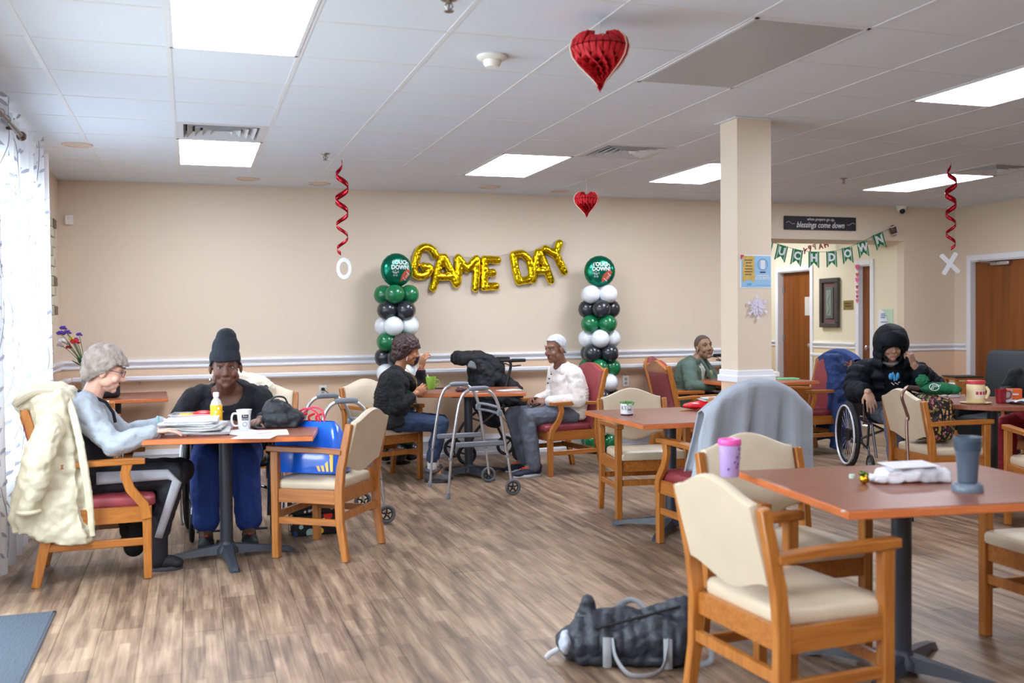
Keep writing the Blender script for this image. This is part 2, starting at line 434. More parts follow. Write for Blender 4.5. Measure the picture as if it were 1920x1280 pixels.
lt_labels = {(0, -8): 'added unseen lit ceiling panel behind the camera on the window side', (4, -8): 'added unseen lit ceiling panel behind the camera in the middle', (0, -13): 'added unseen lit ceiling panel farthest behind the camera', (0, -2): 'large lit ceiling panel at the top left, nearest the camera', (0, 4): 'lit ceiling panel directly beside a vent, above the left table',
 (4, 4): 'lit ceiling panel above the gold letter balloons', (7, 4): 'lit ceiling panel partly hidden behind the square column',
 (7, -2): 'lit ceiling panel at the upper right edge of the photo', (11, 4): 'lit ceiling panel with a red spiral hanging in front of it'}
for (i, j) in lights2+[(4, -2)]:
    lit = (i, j) != (4, -2)
    lab = lt_labels.get((i, j), 'added lit ceiling panel outside the view, behind the camera') if lit else 'unlit grey ceiling panel above the near column'
    t = thing('ceiling_light', lab, 'ceiling light', (GX+(i+.5)*S, GY+(j+1)*S, CZ))
    f = MB(); w2, h2 = S/2-.006, S-.006
    for (a, b, c, d) in ((-w2, -h2, w2, -h2+.018), (-w2, h2-.018, w2, h2), (-w2, -h2, -w2+.018, h2), (w2-.018, -h2, w2, h2)): f.b2((a, b, -.004), (c, d, .05))
    f.build('frame', M_GRID, t, smooth=0)
    MB().b2((-w2+.018, -h2+.018, -.003), (w2-.018, h2-.018, .012)).build('diffuser', M_LITE if lit else M_UNLIT, t, smooth=0)
M_VENT = mat('vent_metal', (205, 205, 207), .45)
for k, (i, j) in enumerate(vents):
    t = thing('ceiling_vent', ['square ceiling vent against the lit panel on the left', 'square ceiling vent in the middle, left of the column', 'square ceiling vent at the far right by the red spiral'][k], 'vent', (GX+(i+.5)*S, GY+(j+.5)*S, CZ))
    MB().b2((-.29, -.29, .05), (.29, .29, .06)).build('backing', M_DARK, t, smooth=0)
    fr = MB()
    def ring(mbx, r0, r1, z0, z1):
        for q in range(4):
            R = Matrix.Rotation(q*pi/2, 4, 'Z')
            mbx.add([(-r0, -r0, z0), (r0, -r0, z0), (r1, -r1, z1), (-r1, -r1, z1), (-r0, -r0, z0+.004), (r0, -r0, z0+.004), (r1, -r1, z1+.004), (-r1, -r1, z1+.004)],
                    [(0, 1, 2, 3), (7, 6, 5, 4), (0, 4, 5, 1), (3, 2, 6, 7)], R)
    ring(fr, .297, .25, -.003, -.003); ring(fr, .25, .235, -.003, .04)
    fr.build('frame', M_VENT, t, smooth=0)
    for r in (.225, .175, .125, .07):
        lv = MB(); ring(lv, r, r-.035, -.006, .03); lv.build('louvre', M_VENT, t, smooth=0)
M_WP = mat('white_plastic', (236, 234, 228), .4)
t = thing('smoke_detector', 'round white smoke detector on the ceiling', 'smoke detector', (1.448, 4.72, CZ))
MB().lathe([(.075, 0), (.075, -.012), (.06, -.022), (.05, -.022)], 24).build('base', M_WP, t)
MB().lathe([(.045, -.022), (.044, -.04), (.034, -.055), (.02, -.058)], 20).build('sensor', M_WP, t)
M_BRASS = mat('sprinkler_metal', (150, 140, 130), .35, 1)
for k, (x, y) in enumerate([(1.024, 3.93), (1.029, 7.826), (5.916, 7.956)]):
    t = thing('sprinkler', ['ceiling sprinkler at the top edge of the photo', 'ceiling sprinkler beside the red spiral streamer with an O', 'ceiling sprinkler right of the column'][k], 'sprinkler', (x, y, CZ))
    MB().lathe([(.035, 0), (.033, -.006), (.012, -.01), (.012, -.02)], 16).build('escutcheon', M_BRASS, t)
    q = MB().tube([(-.008, 0, -.015), (-.016, 0, -.03), (-.004, 0, -.048)], .003, 6).tube([(.008, 0, -.015), (.016, 0, -.03), (.004, 0, -.048)], .003, 6)
    q.lathe([(.004, -.02), (.004, -.045), (.02, -.05), (.02, -.053)], 12); q.build('head', M_BRASS, t)
for k, (x, y) in enumerate([(-.763, 7.895), (.528, 9.379), (2.833, 9.359), (1.19, 9.55), (3.62, 9.5)]):
    o = MB().lathe([(.11, 0), (.105, -.008), (.085, -.008), (.082, -.002)], 28).build('ceiling_disc', mat('disc_trim', (215, 195, 180), .5), None, loc=(x, y, CZ))
    tag(o, ['round recessed ceiling disc near the window curtain', 'round recessed ceiling disc behind the left lit panel', 'round recessed ceiling disc above the gold letters', 'round recessed ceiling disc above the red spiral with an O', 'round recessed ceiling disc above the small hanging heart'][k], 'ceiling speaker')

# trims ---------------------------------------------------------------
def rail(name, a, b, prof, inward, parent=None):
    """sweep an (out, z) profile along a straight wall line"""
    a = Vector((*a, 0)); b = Vector((*b, 0)); iv = Vector((*inward, 0)); n = len(prof)
    vs = [a+iv*o_+Vector((0, 0, z)) for o_, z in prof]+[b+iv*o_+Vector((0, 0, z)) for o_, z in prof]
    m = MB().add(vs, [tuple(range(n)), tuple(range(n, 2*n))[::-1]]+[(i, (i+1) % n, (i+1) % n+n, i+n) for i in range(n)])
    return struct(m.build(name, M_TRIM, parent, smooth=30))
CR = [(0, .975), (.012, .978), (.016, .99), (.008, 1.0), (.012, 1.012), (.024, 1.022), (.034, 1.04), (.03, 1.055), (.0, 1.06)]
BB = [(0, 0), (.025, 0), (.026, .03), (.016, .04), (.016, .15), (.024, .165), (.012, .19), (.008, .21), (0, .212)]
HR = [(.045, .865), (.085, .862), (.095, .875), (.095, .9), (.085, .91), (.045, .907)]
segs = [('back', (XL, YB), (OX, YB), (0, -1)), ('back_right', (HX+.02, YB), (XR, YB), (0, -1)), ('left', (XL, 7.9), (XL, YB), (1, 0)), ('left_near', (XL, YF), (XL, .6), (1, 0)),
        ('right_far', (XR, DY1+.07), (XR, YB), (-1, 0)), ('right_near', (XR, YF), (XR, DY0-.07), (-1, 0)), ('hall_a', (HX, 10.74), (HX, 11.65), (-1, 0)), ('hall_b', (HX, 12.57), (HX, HY), (-1, 0)), ('hall_end', (OX, HY), (HX, HY), (0, -1))]
for k, (nm, a, b, iv) in enumerate(segs):
    rail('trim_%d' % (k+1), a, b, CR, iv); rail('baseboard_'+nm, a, b, BB, iv)
rail('baseboard_left_mid', (XL, 5.42), (XL, 7.9), BB, (1, 0)); rail('baseboard_left_front', (XL, .6), (XL, 4.08), BB, (1, 0))
def handrail(a, b, iv, lab, name='handrail'):
    t = thing(name, lab, 'handrail', (0, 0, 0)); a3 = Vector((*a, 0)); b3 = Vector((*b, 0)); i3 = Vector((*iv, 0))
    n = len(HR); vs = [a3+i3*o_+Vector((0, 0, z)) for o_, z in HR]+[b3+i3*o_+Vector((0, 0, z)) for o_, z in HR]
    MB().add(vs, [tuple(range(n)), tuple(range(n, 2*n))[::-1]]+[(i, (i+1) % n, (i+1) % n+n, i+n) for i in range(n)]).build('rail', M_TRIM, t, smooth=30)
    L_ = (b3-a3).length; k = max(2, int(L_/1.1))
    for i in range(k):
        p = a3+(b3-a3)*((i+.5)/k)
        MB().tube([p+Vector((0, 0, .85))+i3*.0, p+i3*.03+Vector((0, 0, .845)), p+i3*.065+Vector((0, 0, .865))], .009, 8).build('bracket', M_STEEL, t)
handrail((XL+.1, YB), (OX-.1, YB), (0, -1), 'long white handrail along the back wall under the chair rail')
handrail((XL, 8.05), (XL, YB-.1), (1, 0), 'white handrail on the left wall in the corner')
handrail((HX, 10.8), (HX, 11.6), (-1, 0), 'short white handrail under the framed picture in the hall')

# column ---------------------------------------------------------------
CX0, CX1, CY0, CY1 = 3.425, 3.68, 5.715, 5.93
c = struct(MB().b2((CX0, CY0, 0), (CX1, CY1, CZ)).build('wall_column', M_WALL, smooth=0), 'square beige column with a white moulding')
def collar(z0, z1, o1, name):
    mb = MB()
    mb.b2((CX0-o1, CY0-o1, z0), (CX1+o1, CY1+o1, z0+(z1-z0)*.55), .004); mb.b2((CX0-o1*.55, CY0-o1*.55, z0+(z1-z0)*.5), (CX1+o1*.55, CY1+o1*.55, z1), .004)
    mb.build(name, M_TRIM, c, smooth=30)
collar(.975, 1.055, .02, 'moulding'); collar(0, .2, .025, 'base_moulding')
MB().b2((CX0-.03, CY0-.03, CZ-.006), (CX1+.03, CY1+.03, CZ-.001)).build('ceiling_collar', M_GRID, c, smooth=0)

# windows, glazed door and curtain --------------------------------------
M_GLASS = bpy.data.materials.new('window_glass'); M_GLASS.use_nodes = True
_n = M_GLASS.node_tree; _n.nodes.clear(); _o = _n.nodes.new('ShaderNodeOutputMaterial'); _mx = _n.nodes.new('ShaderNodeMixShader'); _t = _n.nodes.new('ShaderNodeBsdfTransparent'); _g = _n.nodes.new('ShaderNodeBsdfGlossy')
_t.inputs[0].default_value = (.93, .96, .96, 1); _g.inputs['Roughness'].default_value = .02; _mx.inputs[0].default_value = .08
_n.links.new(_t.outputs[0], _mx.inputs[1]); _n.links.new(_g.outputs[0], _mx.inputs[2]); _n.links.new(_mx.outputs[0], _o.inputs[0])
for k, (a, b, z0, z1) in enumerate(wins):
    mb = MB(); X0, X1 = XL-.1, XL+.015
    mb.b2((X0, a, z0), (X1, a+.06, z1)); mb.b2((X0, b-.06, z0), (X1, b, z1)); mb.b2((X0, a+.06, z1-.06), (X1, b-.06, z1)); mb.b2((X0, a+.06, z0), (X1, b-.06, z0+.06))
    nm = 'window_%d' % (k+1) if k != 1 else 'door_left'
    if k != 1:
        mb.b2((XL-.07, (a+b)/2-.025, z0+.06), (XL-.03, (a+b)/2+.025, z1-.06))
    o = struct(mb.build(nm, M_TRIM, smooth=0))
    MB().b2((XL-.052, a+.06, z0+.06), (XL-.048, b-.06, z1-.06)).build('pane', M_GLASS, o, smooth=0)
m = bpy.data.materials.new('sheer_curtain'); m.use_nodes = True; nt = m.node_tree; nt.nodes.clear()
o_ = nt.nodes.new('ShaderNodeOutputMaterial'); d_ = nt.nodes.new('ShaderNodeBsdfDiffuse'); tr = nt.nodes.new('ShaderNodeBsdfTranslucent'); mx = nt.nodes.new('ShaderNodeMixShader')
d_.inputs[0].default_value = (.86, .87, .9, 1); tr.inputs[0].default_value = (.86, .89, .95, 1); mx.inputs[0].default_value = .6
nt.links.new(d_.outputs[0], mx.inputs[1]); nt.links.new(tr.outputs[0], mx.inputs[2]); nt.links.new(mx.outputs[0], o_.inputs[0])
cx = -.99
t = thing('curtain', 'sheer white curtain printed with grey leafy vines at the left window', 'curtain', (cx, 0, 0))
def cur(u, v):
    y = 5.75+2.05*u; a = 26*y
    return Vector((.035*sin(a)+.012*sin(2.3*a+1), y+.012*cos(a), .06+(2.62-.06)*v))
MB().grid(cur, 260, 6).build('fabric', m, t, smooth=180)
lf = MB()
def surf(y, z):
    a = 26*y; return Vector((.035*sin(a)+.012*sin(2.3*a+1)+.006, y, z))
for k in range(9):
    y0 = 5.83+.235*k; z = .15+.13*(k % 3)
    while z < 2.3:
        pts = [surf(y0+.05*sin(z*5+k+q*.35), z+q*.055) for q in range(8)]
        lf.tube(pts, .0025, 4)
        for q, p in enumerate(pts):
            sgn = 1 if q % 2 else -1; aa = .6 if sgn > 0 else pi-.6
            P = []
            for (l, wd) in ((0, 0), (.02, .009), (.045, .011), (.066, 0), (.045, -.011), (.02, -.009)):
                yy = p.y+.012*sgn+l*cos(aa)-wd*sin(aa); zz = p.z+l*sin(aa)+wd*cos(aa); P.append(surf(yy, zz))
            lf.add(P, [(0, 1, 2, 3, 4, 5)])
        z += .5
ml = m.copy(); ml.name = 'leaf_print'
for n_ in ml.node_tree.nodes:
    if n_.type in ('BSDF_DIFFUSE', 'BSDF_TRANSLUCENT'): n_.inputs[0].default_value = (.50, .50, .58, 1)
o = lf.build('leaf_print', ml, t, smooth=0); o['kind'] = 'stuff'
t2 = thing('curtain_rod', 'dark wooden curtain rod with a round finial beside the sheer curtain', 'curtain rod', (-.91, 0, 2.49))
M_ROD = mat('dark_rod', (74, 36, 24), .35)
MB().tube([(0, 3.6, 0), (0, 6.3, 0)], .014, 10).build('rod', M_ROD, t2)
for yy in (3.58, 6.34): MB().ell((0, yy, -.0), (.028, .04, .028)).build('finial', M_ROD, t2)
for yy in (3.9, 6.1): MB().tube([(-.2, yy, 0), (-.0, yy, 0)], .01, 8).build('bracket', M_ROD, t2)
for q in range(13): MB().tube([(.022*cos(a*pi/6), 3.8+.17*q, .022*sin(a*pi/6)-.0) for a in range(12)], .003, 5, closed=True).build('curtain_ring', M_STEEL, t2)

# door mat
M_MAT = mat('mat_ribbed', (66, 74, 86), .9, bump=.5, bscale=12, var=.18, vscale=30, stretch=(12, 1, 1))
t = thing('door_mat', 'dark grey ribbed door mat on the floor at the lower left', 'mat', (-.93, 4.55, 0))
MB().b2((-.15, -.66, 0), (.28, .68, .008), .003).build('carpet', M_MAT, t)
e = MB()
for (a, b, c_, d_) in ((-.16, -.67, .29, -.65), (-.16, .67, .29, .69), (.27, -.67, .29, .69), (-.17, -.67, -.15, .69)): e.b2((a, b, 0), (c_, d_, .006))
e.build('rubber_edge', mat('mat_edge', (60, 62, 70), .7), t)
# light in the hall
t = thing('ceiling_light', 'lit ceiling panel inside the hall beyond the doors', 'ceiling light', (7.0, 12.2, 2.705))
MB().b2((-.3, -.6, -.012), (.3, .6, 0)).build('diffuser', M_LITE, t, smooth=0)
# ---------------------------------------------------------------- furniture materials
def wood_mat(name, c0, c1, rough=.35, sc=(3, 3, 30), coat=.2):
    m = bpy.data.materials.new(name); m.use_nodes = True; nt = m.node_tree; N = nt.nodes; L = nt.links
    b = N['Principled BSDF']; b.inputs['Roughness'].default_value = rough; b.inputs['Coat Weight'].default_value = coat; b.inputs['Coat Roughness'].default_value = .2
    tc = N.new('ShaderNodeTexCoord'); mp = N.new('ShaderNodeMapping'); mp.inputs['Scale'].default_value = sc; L.new(tc.outputs['Object'], mp.inputs[0])
    n = N.new('ShaderNodeTexNoise'); n.inputs['Scale'].default_value = 2; n.inputs['Detail'].default_value = 6; n.inputs['Distortion'].default_value = .6; L.new(mp.outputs[0], n.inputs[0])
    r = N.new('ShaderNodeValToRGB'); r.color_ramp.elements[0].position = .32; r.color_ramp.elements[0].color = (*srgb(*c0), 1); r.color_ramp.elements[1].position = .68; r.color_ramp.elements[1].color = (*srgb(*c1), 1)
    L.new(n.outputs[0], r.inputs[0]); L.new(r.outputs[0], b.inputs['Base Color']); return m
M_WOOD = wood_mat('honey_wood', (158, 94, 36), (186, 118, 50), sc=(26, 26, 2.2))
M_WOODH = wood_mat('honey_wood_arm', (154, 90, 34), (182, 114, 48), sc=(26, 2.2, 26))
M_TOP = wood_mat('cherry_laminate', (130, 72, 50), (146, 86, 62), .36, (3, 40, 3), .08)
M_EDGE = wood_mat('cherry_edge', (196, 106, 58), (212, 122, 70), .35, (4, 4, 20), .1)
M_TAN = mat('tan_vinyl', (208, 192, 168), .42, bump=.08, bscale=160, var=.04)
M_RED = mat('burgundy_vinyl', (142, 58, 66), .4, bump=.08, bscale=160, var=.05)
M_IRON = mat('black_iron', (52, 56, 66), .45, bump=.08, bscale=90)
M_ALU = mat('aluminium_tube', (205, 207, 214), .3, .85)
M_GRIP = mat('grey_grip', (128, 134, 144), .7)
M_BLACKP = mat('black_plastic', (24, 25, 28), .45)
M_RUB = mat('black_rubber', (30, 30, 32), .8)
M_CHROME = mat('chrome', (220, 222, 228), .12, 1)

def ribbon(path, w, x, th):
    """flat wooden piece: path of (y, z) in the side plane, width w (or list), thickness th centred at x"""
    n = len(path); ws = w if isinstance(w, (list, tuple)) else [w]*n; L_, R_ = [], []
    for i, (y, z) in enumerate(path):
        a = path[max(i-1, 0)]; b = path[min(i+1, n-1)]; d = Vector((b[0]-a[0], b[1]-a[1])).normalized(); q = Vector((-d.y, d.x))*ws[i]/2
        L_.append((y+q.x, z+q.y)); R_.append((y-q.x, z-q.y))
    poly = L_+R_[::-1]; m = len(poly); bm = bmesh.new()
    v0 = [bm.verts.new((x-th/2, y, z)) for y, z in poly]; v1 = [bm.verts.new((x+th/2, y, z)) for y, z in poly]
    for i in range(n-1):
        a, b, c_, d_ = i, i+1, m-2-i, m-1-i
        bm.faces.new((v0[a], v0[b], v0[c_], v0[d_])); bm.faces.new((v1[a], v1[d_], v1[c_], v1[b]))
    for i in range(m): bm.faces.new((v0[i], v1[i], v1[(i+1) % m], v0[(i+1) % m]))
    bmesh.ops.recalc_face_normals(bm, faces=bm.faces[:])
    bmesh.ops.bevel(bm, geom=[e for e in bm.edges if e.is_manifold and e.calc_face_angle(0) > .5], offset=.004, segments=1, affect='EDGES')
    bm.verts.index_update(); out = MB().add([v.co for v in bm.verts], [[v.index for v in f.verts] for f in bm.faces]); bm.free()
    return out
def cushion(outline, z0, z1, crown=.012):
    """padded panel: outline [(x, y)] anticlockwise"""
    n = len(outline); c = (sum(p[0] for p in outline)/n, sum(p[1] for p in outline)/n); vs = []; fs = []
    rings = [(.0, z0, .985), (0, z0+.008, 1.0), (0, z1-.018, 1.0), (0, z1-.006, .975), (0, z1, .93), (0, z1+crown*.6, .6), (0, z1+crown, .25)]
    for _, z, s in rings:
        for x, y in outline: vs.append((c[0]+(x-c[0])*s, c[1]+(y-c[1])*s, z))
    for k in range(len(rings)-1):
        for i in range(n): fs.append((k*n+i, k*n+(i+1) % n, (k+1)*n+(i+1) % n, (k+1)*n+i))
    fs += [tuple(range(n))[::-1], tuple((len(rings)-1)*n+i for i in range(n))]
    return MB().add(vs, fs)
def rrect(w, d, r, y0=0, n=5, wb=None):
    """rounded rectangle; wb = width at the back"""
    wb = wb or w; out = []
    for (cx_, cy_, a) in ((w/2-r, d/2-r, 0), (-wb/2+r, d/2-r, pi/2), (-wb/2+r, -d/2+r, pi), (w/2-r, -d/2+r, 1.5*pi)):
        pass
    cs = [(w/2-r, d/2-r, 0), (-w/2+r, d/2-r, pi/2), (-wb/2+r, -d/2+r, pi), (wb/2-r, -d/2+r, 1.5*pi)]
    for (cx_, cy_, a) in cs:
        for k in range(n+1): out.append((cx_+r*cos(a+pi/2*k/n), cy_+y0+r*sin(a+pi/2*k/n)))
    return out

CH_MESH = {}
def chair_meshes(style):
    """list of (name, mesh, label). chair faces +Y, seat centre at the origin"""
    if style in CH_MESH: return CH_MESH[style]
    P = []
    def add(n, mb, m, lab=None): P.append((n, mb.mesh(n, m, 35), lab))
    if style == 'tan':
        W, D = .55, .45; xo = W/2-.024; vin = M_TAN
        add('seat', cushion(rrect(W-.055, D-.02, .035, .01, wb=W-.09), .415, .468, .014), vin)
        fr = MB(); z0, z1 = .335, .415
        fr.b2((-xo, D/2-.045, z0), (xo, D/2-.02, z1)); fr.b2((-xo, -D/2+.0, z0), (xo, -D/2+.025, z1))
        for s in (-1, 1): fr.b2((s*xo-.012, -D/2, z0), (s*xo+.012, D/2-.02, z1))
        add('seat_frame', fr, M_WOODH)
        for s in (-1, 1):
            add('leg', ribbon([(D/2-.03, 0), (D/2-.03, .635)], [.044, .05], s*xo, .042), M_WOOD)
            add('leg', ribbon([(-D/2-.035, 0), (-D/2+.0, .22), (-D/2+.005, .40), (-D/2-.01, .55), (-D/2-.066, .805)], [.042, .048, .052, .05, .036], s*xo, .036), M_WOOD)
            add('arm', ribbon([(-D/2-.02, .64), (-D/2+.12, .648), (D/2-.1, .65), (D/2+.02, .652)], [.03, .03, .034, .032], s*xo, .052), M_WOODH)
            add('stretcher', ribbon([(-D/2+.0, .225), (D/2-.03, .225)], .04, s*xo, .024), M_WOODH)
        add('stretcher', MB().b2((-xo, -D/2-.012, .235), (xo, -D/2+.01, .275)), M_WOOD)
        add('stretcher', MB().b2((-xo, D/2-.04, .235), (xo, D/2-.018, .275)), M_WOOD)
        # padded back: arched top, rounded bottom
        n = 14; hw = xo-.02; top = [(hw*(1-2*i/n), .815+.068*(cos(pi*(1-2*i/n))*.5+.5)**.8) for i in range(n+1)]
        bot = [(-hw*(1-2*i/n), .545-.055*(cos(pi*(1-2*i/n))*.5+.5)) for i in range(n+1)]
        ol = top+bot
        M = Matrix.Translation((0, -D/2+.02, 0)) @ Matrix.Rotation(radians(15), 4, 'X') @ Matrix.Translation((0, 0, .0))
        mb = MB(); zc = .66; c = cushion([(x, z-zc) for x, z in ol], 0, .042, .01)
        T = Matrix.Translation((0, -D/2-.055, zc)) @ Matrix.Rotation(radians(74+180), 4, 'X') @ Matrix.Scale(-1, 4, (0, 1, 0))
        T = Matrix.Translation((0, -D/2-.062, zc)) @ Matrix.Rotation(radians(15), 4, 'X') @ Matrix(((1, 0, 0, 0), (0, 0, 1, 0), (0, 1, 0, 0), (0, 0, 0, 1)))
        mb.add([T @ Vector(v) for v in c.v], c.f)
        add('backrest', mb, vin)
    else:
        W, D = .58, .52; xo = W/2-.022; vin = M_RED
        add('seat', cushion(rrect(W-.05, D-.0, .035, .01, wb=W-.1), .40, .455, .016), vin)
        fr = MB(); z0, z1 = .315, .40
        fr.b2((-xo, D/2-.045, z0), (xo, D/2-.02, z1)); fr.b2((-xo, -D/2+.0, z0), (xo, -D/2+.025, z1))
        for s in (-1, 1): fr.b2((s*xo-.012, -D/2, z0), (s*xo+.012, D/2-.02, z1))
        add('seat_frame', fr, M_WOODH)
        for s in (-1, 1):
            add('leg', ribbon([(D/2-.035, 0), (D/2-.035, .40)], [.042, .05], s*xo, .042), M_WOOD)
            add('leg', ribbon([(-D/2-.075, 0), (-D/2-.045, .14), (-D/2-.01, .30), (-D/2-.0, .42), (-D/2-.03, .62), (-D/2-.1, .90), (-D/2-.115, .95)], [.045, .05, .055, .055, .05, .042, .034], s*xo, .034), M_WOOD)
            add('arm', ribbon([(-D/2-.03, .635), (-D/2+.12, .645), (D/2-.16, .65), (D/2-.04, .648)], [.028, .03, .034, .03], s*(xo+.006), .056), M_WOODH)
            add('arm_support', ribbon([(D/2-.13, .64), (D/2-.145, .58), (D/2-.12, .50), (D/2-.05, .41), (D/2-.035, .33)], [.055, .05, .05, .05, .055], s*(xo+.014), .03), M_WOOD)
            add('stretcher', ribbon([(-D/2-.04, .205), (D/2-.03, .205)], .042, s*xo, .024), M_WOODH)
        add('stretcher', MB().b2((-xo, -D/2+.02, .19), (xo, -D/2+.05, .235)), M_WOOD)
        n = 14; hw = xo-.012
        def arch(x): return .0+.075*(cos(pi*x/ (hw*1.0))*.5+.5)**.75
        top = [(hw*(1-2*i/n), .925+arch(hw*(1-2*i/n))) for i in range(n+1)]
        T = Matrix.Translation((0, -D/2-.045, .68)) @ Matrix.Rotation(radians(13.5), 4, 'X') @ Matrix(((1, 0, 0, 0), (0, 0, 1, 0), (0, 1, 0, 0), (0, 0, 0, 1)))
        c = cushion([(x*.985, z-.68) for x, z in top]+[(-hw*.985, .40-.68), (hw*.985, .40-.68)], -.008, .036, .012)
        add('backrest', MB().add([T @ Vector(v) for v in c.v], c.f), vin)
        cr = MB(); po = [(x*1.06, z+.004) for x, z in top]+[(-hw*1.06, .885), (hw*1.06, .885)]
        q = MB(); q.prism([(x, z-.68) for x, z in po], .03)
        T2 = Matrix.Translation((0, -D/2-.045, .68)) @ Matrix.Rotation(radians(13.5), 4, 'X') @ Matrix.Translation((0, -.035, 0))
        cr.add([T2 @ Vector(v) for v in q.v], q.f); add('crest_rail', cr, M_WOODH)
        pn = MB(); q = MB(); q.prism([(x*.98, z-.68) for x, z in [(-hw, .40), (hw, .40), (hw, .89), (-hw, .89)]], .012)
        pn.add([T2 @ Vector(v) for v in q.v], q.f); add('back_panel', pn, M_RED)
    CH_MESH[style] = P
    return P
def chair(style, x, y, fx, fy, label, group=None, name=None):
    t = thing(name or ('armchair' if style == 'red' else 'dining_chair'), label, 'chair', (x, y, 0), atan2(-fx, fy), group)
    for n, me, lab in chair_meshes(style): link(n, me, t)
    return t
G1 = 'tan vinyl wooden armchairs'; G2 = 'burgundy high-back wooden armchairs'
chair('red', -.475, 6.03, 1, .04, 'burgundy wooden armchair under the grey-haired woman, cream coat on its back')
chair('tan', .775, 6.10, -.82, .57, 'tan wooden armchair holding a shiny blue bag')
chair('tan', 1.61, 8.62, .36, -.93, 'tan wooden armchair under the woman with the green mug')
chair('red', 3.21, 8.54, -.985, -.17, 'burgundy wooden armchair under the man in a white shirt')
chair('tan', 3.10, 6.46, -.13, -.99, 'empty tan wooden armchair behind the table with the potted succulent')
chair('red', 3.055, 5.35, -.06, 1, 'burgundy armchair by the column, draped with a grey blanket')
chair('tan', 1.975, 2.96, .995, .06, 'empty tan wooden armchair nearest the camera, back to the lens')
chair('tan', 2.40, 3.62, 0.0, -1, 'empty tan wooden armchair with its back behind the lavender cup')
chair('tan', 3.49, 3.20, -1, .04, 'tan wooden armchair cut off at the right photo edge, beside the near table')
chair('tan', 5.19, 5.87, .985, -.14, 'tan wooden armchair holding the flowered backpack')
chair('tan', 5.34, 4.96, .42, .9, 'tan armchair with pale grey cloth at the right photo edge')
chair('red', 4.70, 8.66, .99, -.1, 'empty burgundy armchair left of the woman in green, seen from behind')
chair('red', 4.98, 9.36, .78, -.62, 'burgundy armchair under the person in the green jacket')
chair('red', 6.06, 8.78, -1, -.05, 'burgundy armchair with a dark blue jacket hung on its back')
chair('tan', .52, 8.3, -.3, -.95, 'tan armchair with a cream cushion on top, behind the woman in the beanie')
chair('tan', -.82, 8.35, 0, 1, 'tan wooden armchair drawn up to the corner table at the left wall')

# ---------------------------------------------------------------- tables
TZ = .762
def table(x, y, w_, d_, rz, label, round_=False, brot=0, bx=0, by=0):
    t = thing('dining_table', label, 'table', (x, y, 0), rz)
    if round_:
        MB().lathe([(w_/2-.004, TZ-.032), (w_/2, TZ-.028), (w_/2, TZ-.004), (w_/2-.004, TZ)], 48).build('tabletop', M_TOP, t)
    else:
        MB().box((0, 0, TZ-.0165), (w_, d_, .033), bev=.005).build('tabletop', M_TOP, t)
        e = MB(); a, b = w_/2+.0015, d_/2+.0015
        for q in ((-a, -b, a, -b+.004), (-a, b-.004, a, b), (-a, -b, -a+.004, b), (a-.004, -b, a, b)): e.b2((q[0], q[1], TZ-.031), (q[2], q[3], TZ-.004), .0015)
        e.build('edge_band', M_EDGE, t)
    MB().lathe([(.038, .06), (.038, TZ-.05)], 20, Matrix.Translation((bx, by, 0))).build('column', M_IRON, t)
    MB().box((bx, by, TZ-.042), (.3, .3, .016)).build('top_plate', M_IRON, t)
    MB().lathe([(.075, .035), (.07, .06), (.045, .085), (.04, .1)], 20, Matrix.Translation((bx, by, 0))).build('hub', M_IRON, t)
    L_ = .40
    for k in range(4):
        R = Matrix.Translation((bx, by, 0)) @ Matrix.Rotation(brot+k*pi/2, 4, 'Z'); vs = []; fs = []
        st = [(.03, .045, .03, .085), (.15, .034, .028, .068), (.3, .028, .022, .045), (L_-.02, .03, .0, .03), (L_, .022, .0, .012)]
        for (r, hw_, z0, z1) in st: vs += [(r, -hw_, z0), (r, hw_, z0), (r, hw_*.6, z1), (r, -hw_*.6, z1)]
        for i in range(len(st)-1):
            for q in range(4): fs.append((i*4+q, i*4+(q+1) % 4, i*4+4+(q+1) % 4, i*4+4+q))
        fs += [(0, 1, 2, 3), tuple(len(st)*4-4+q for q in (3, 2, 1, 0))]
        MB().add(vs, fs, R).build('foot', M_IRON, t)
    return t
table(.25, 6.16, .98, .92, radians(-10.5), 'cherry-topped pedestal table at the left, covered in newspapers', brot=radians(15), bx=-.05, by=-.06)
table(2.42, 8.68, .95, .78, radians(-13), 'cherry-topped pedestal table between the man in white and the woman with the mug', brot=radians(30), bx=-.02, by=-.1)
table(2.975, 5.90, .735, .99, radians(-1.5), 'cherry-topped pedestal table with the potted succulent', brot=radians(50), bx=.05)
table(2.65, 3.13, 1.06, .90, radians(-7.5), 'cherry-topped pedestal table in the right foreground with the cups and foil packet', brot=radians(40), bx=-.02, by=.06)
table(5.45, 8.90, .98, 1.02, radians(3), 'cherry-topped pedestal table behind the column, by the person in green', brot=radians(20))
table(5.68, 5.88, .95, .95, 0, 'round cherry-topped pedestal table with the creamer jar at the right', round_=True, brot=radians(10))
table(-.62, 9.3, .84, .86, radians(2), 'cherry-topped table in the far left corner with a vase of flowers', brot=radians(45))

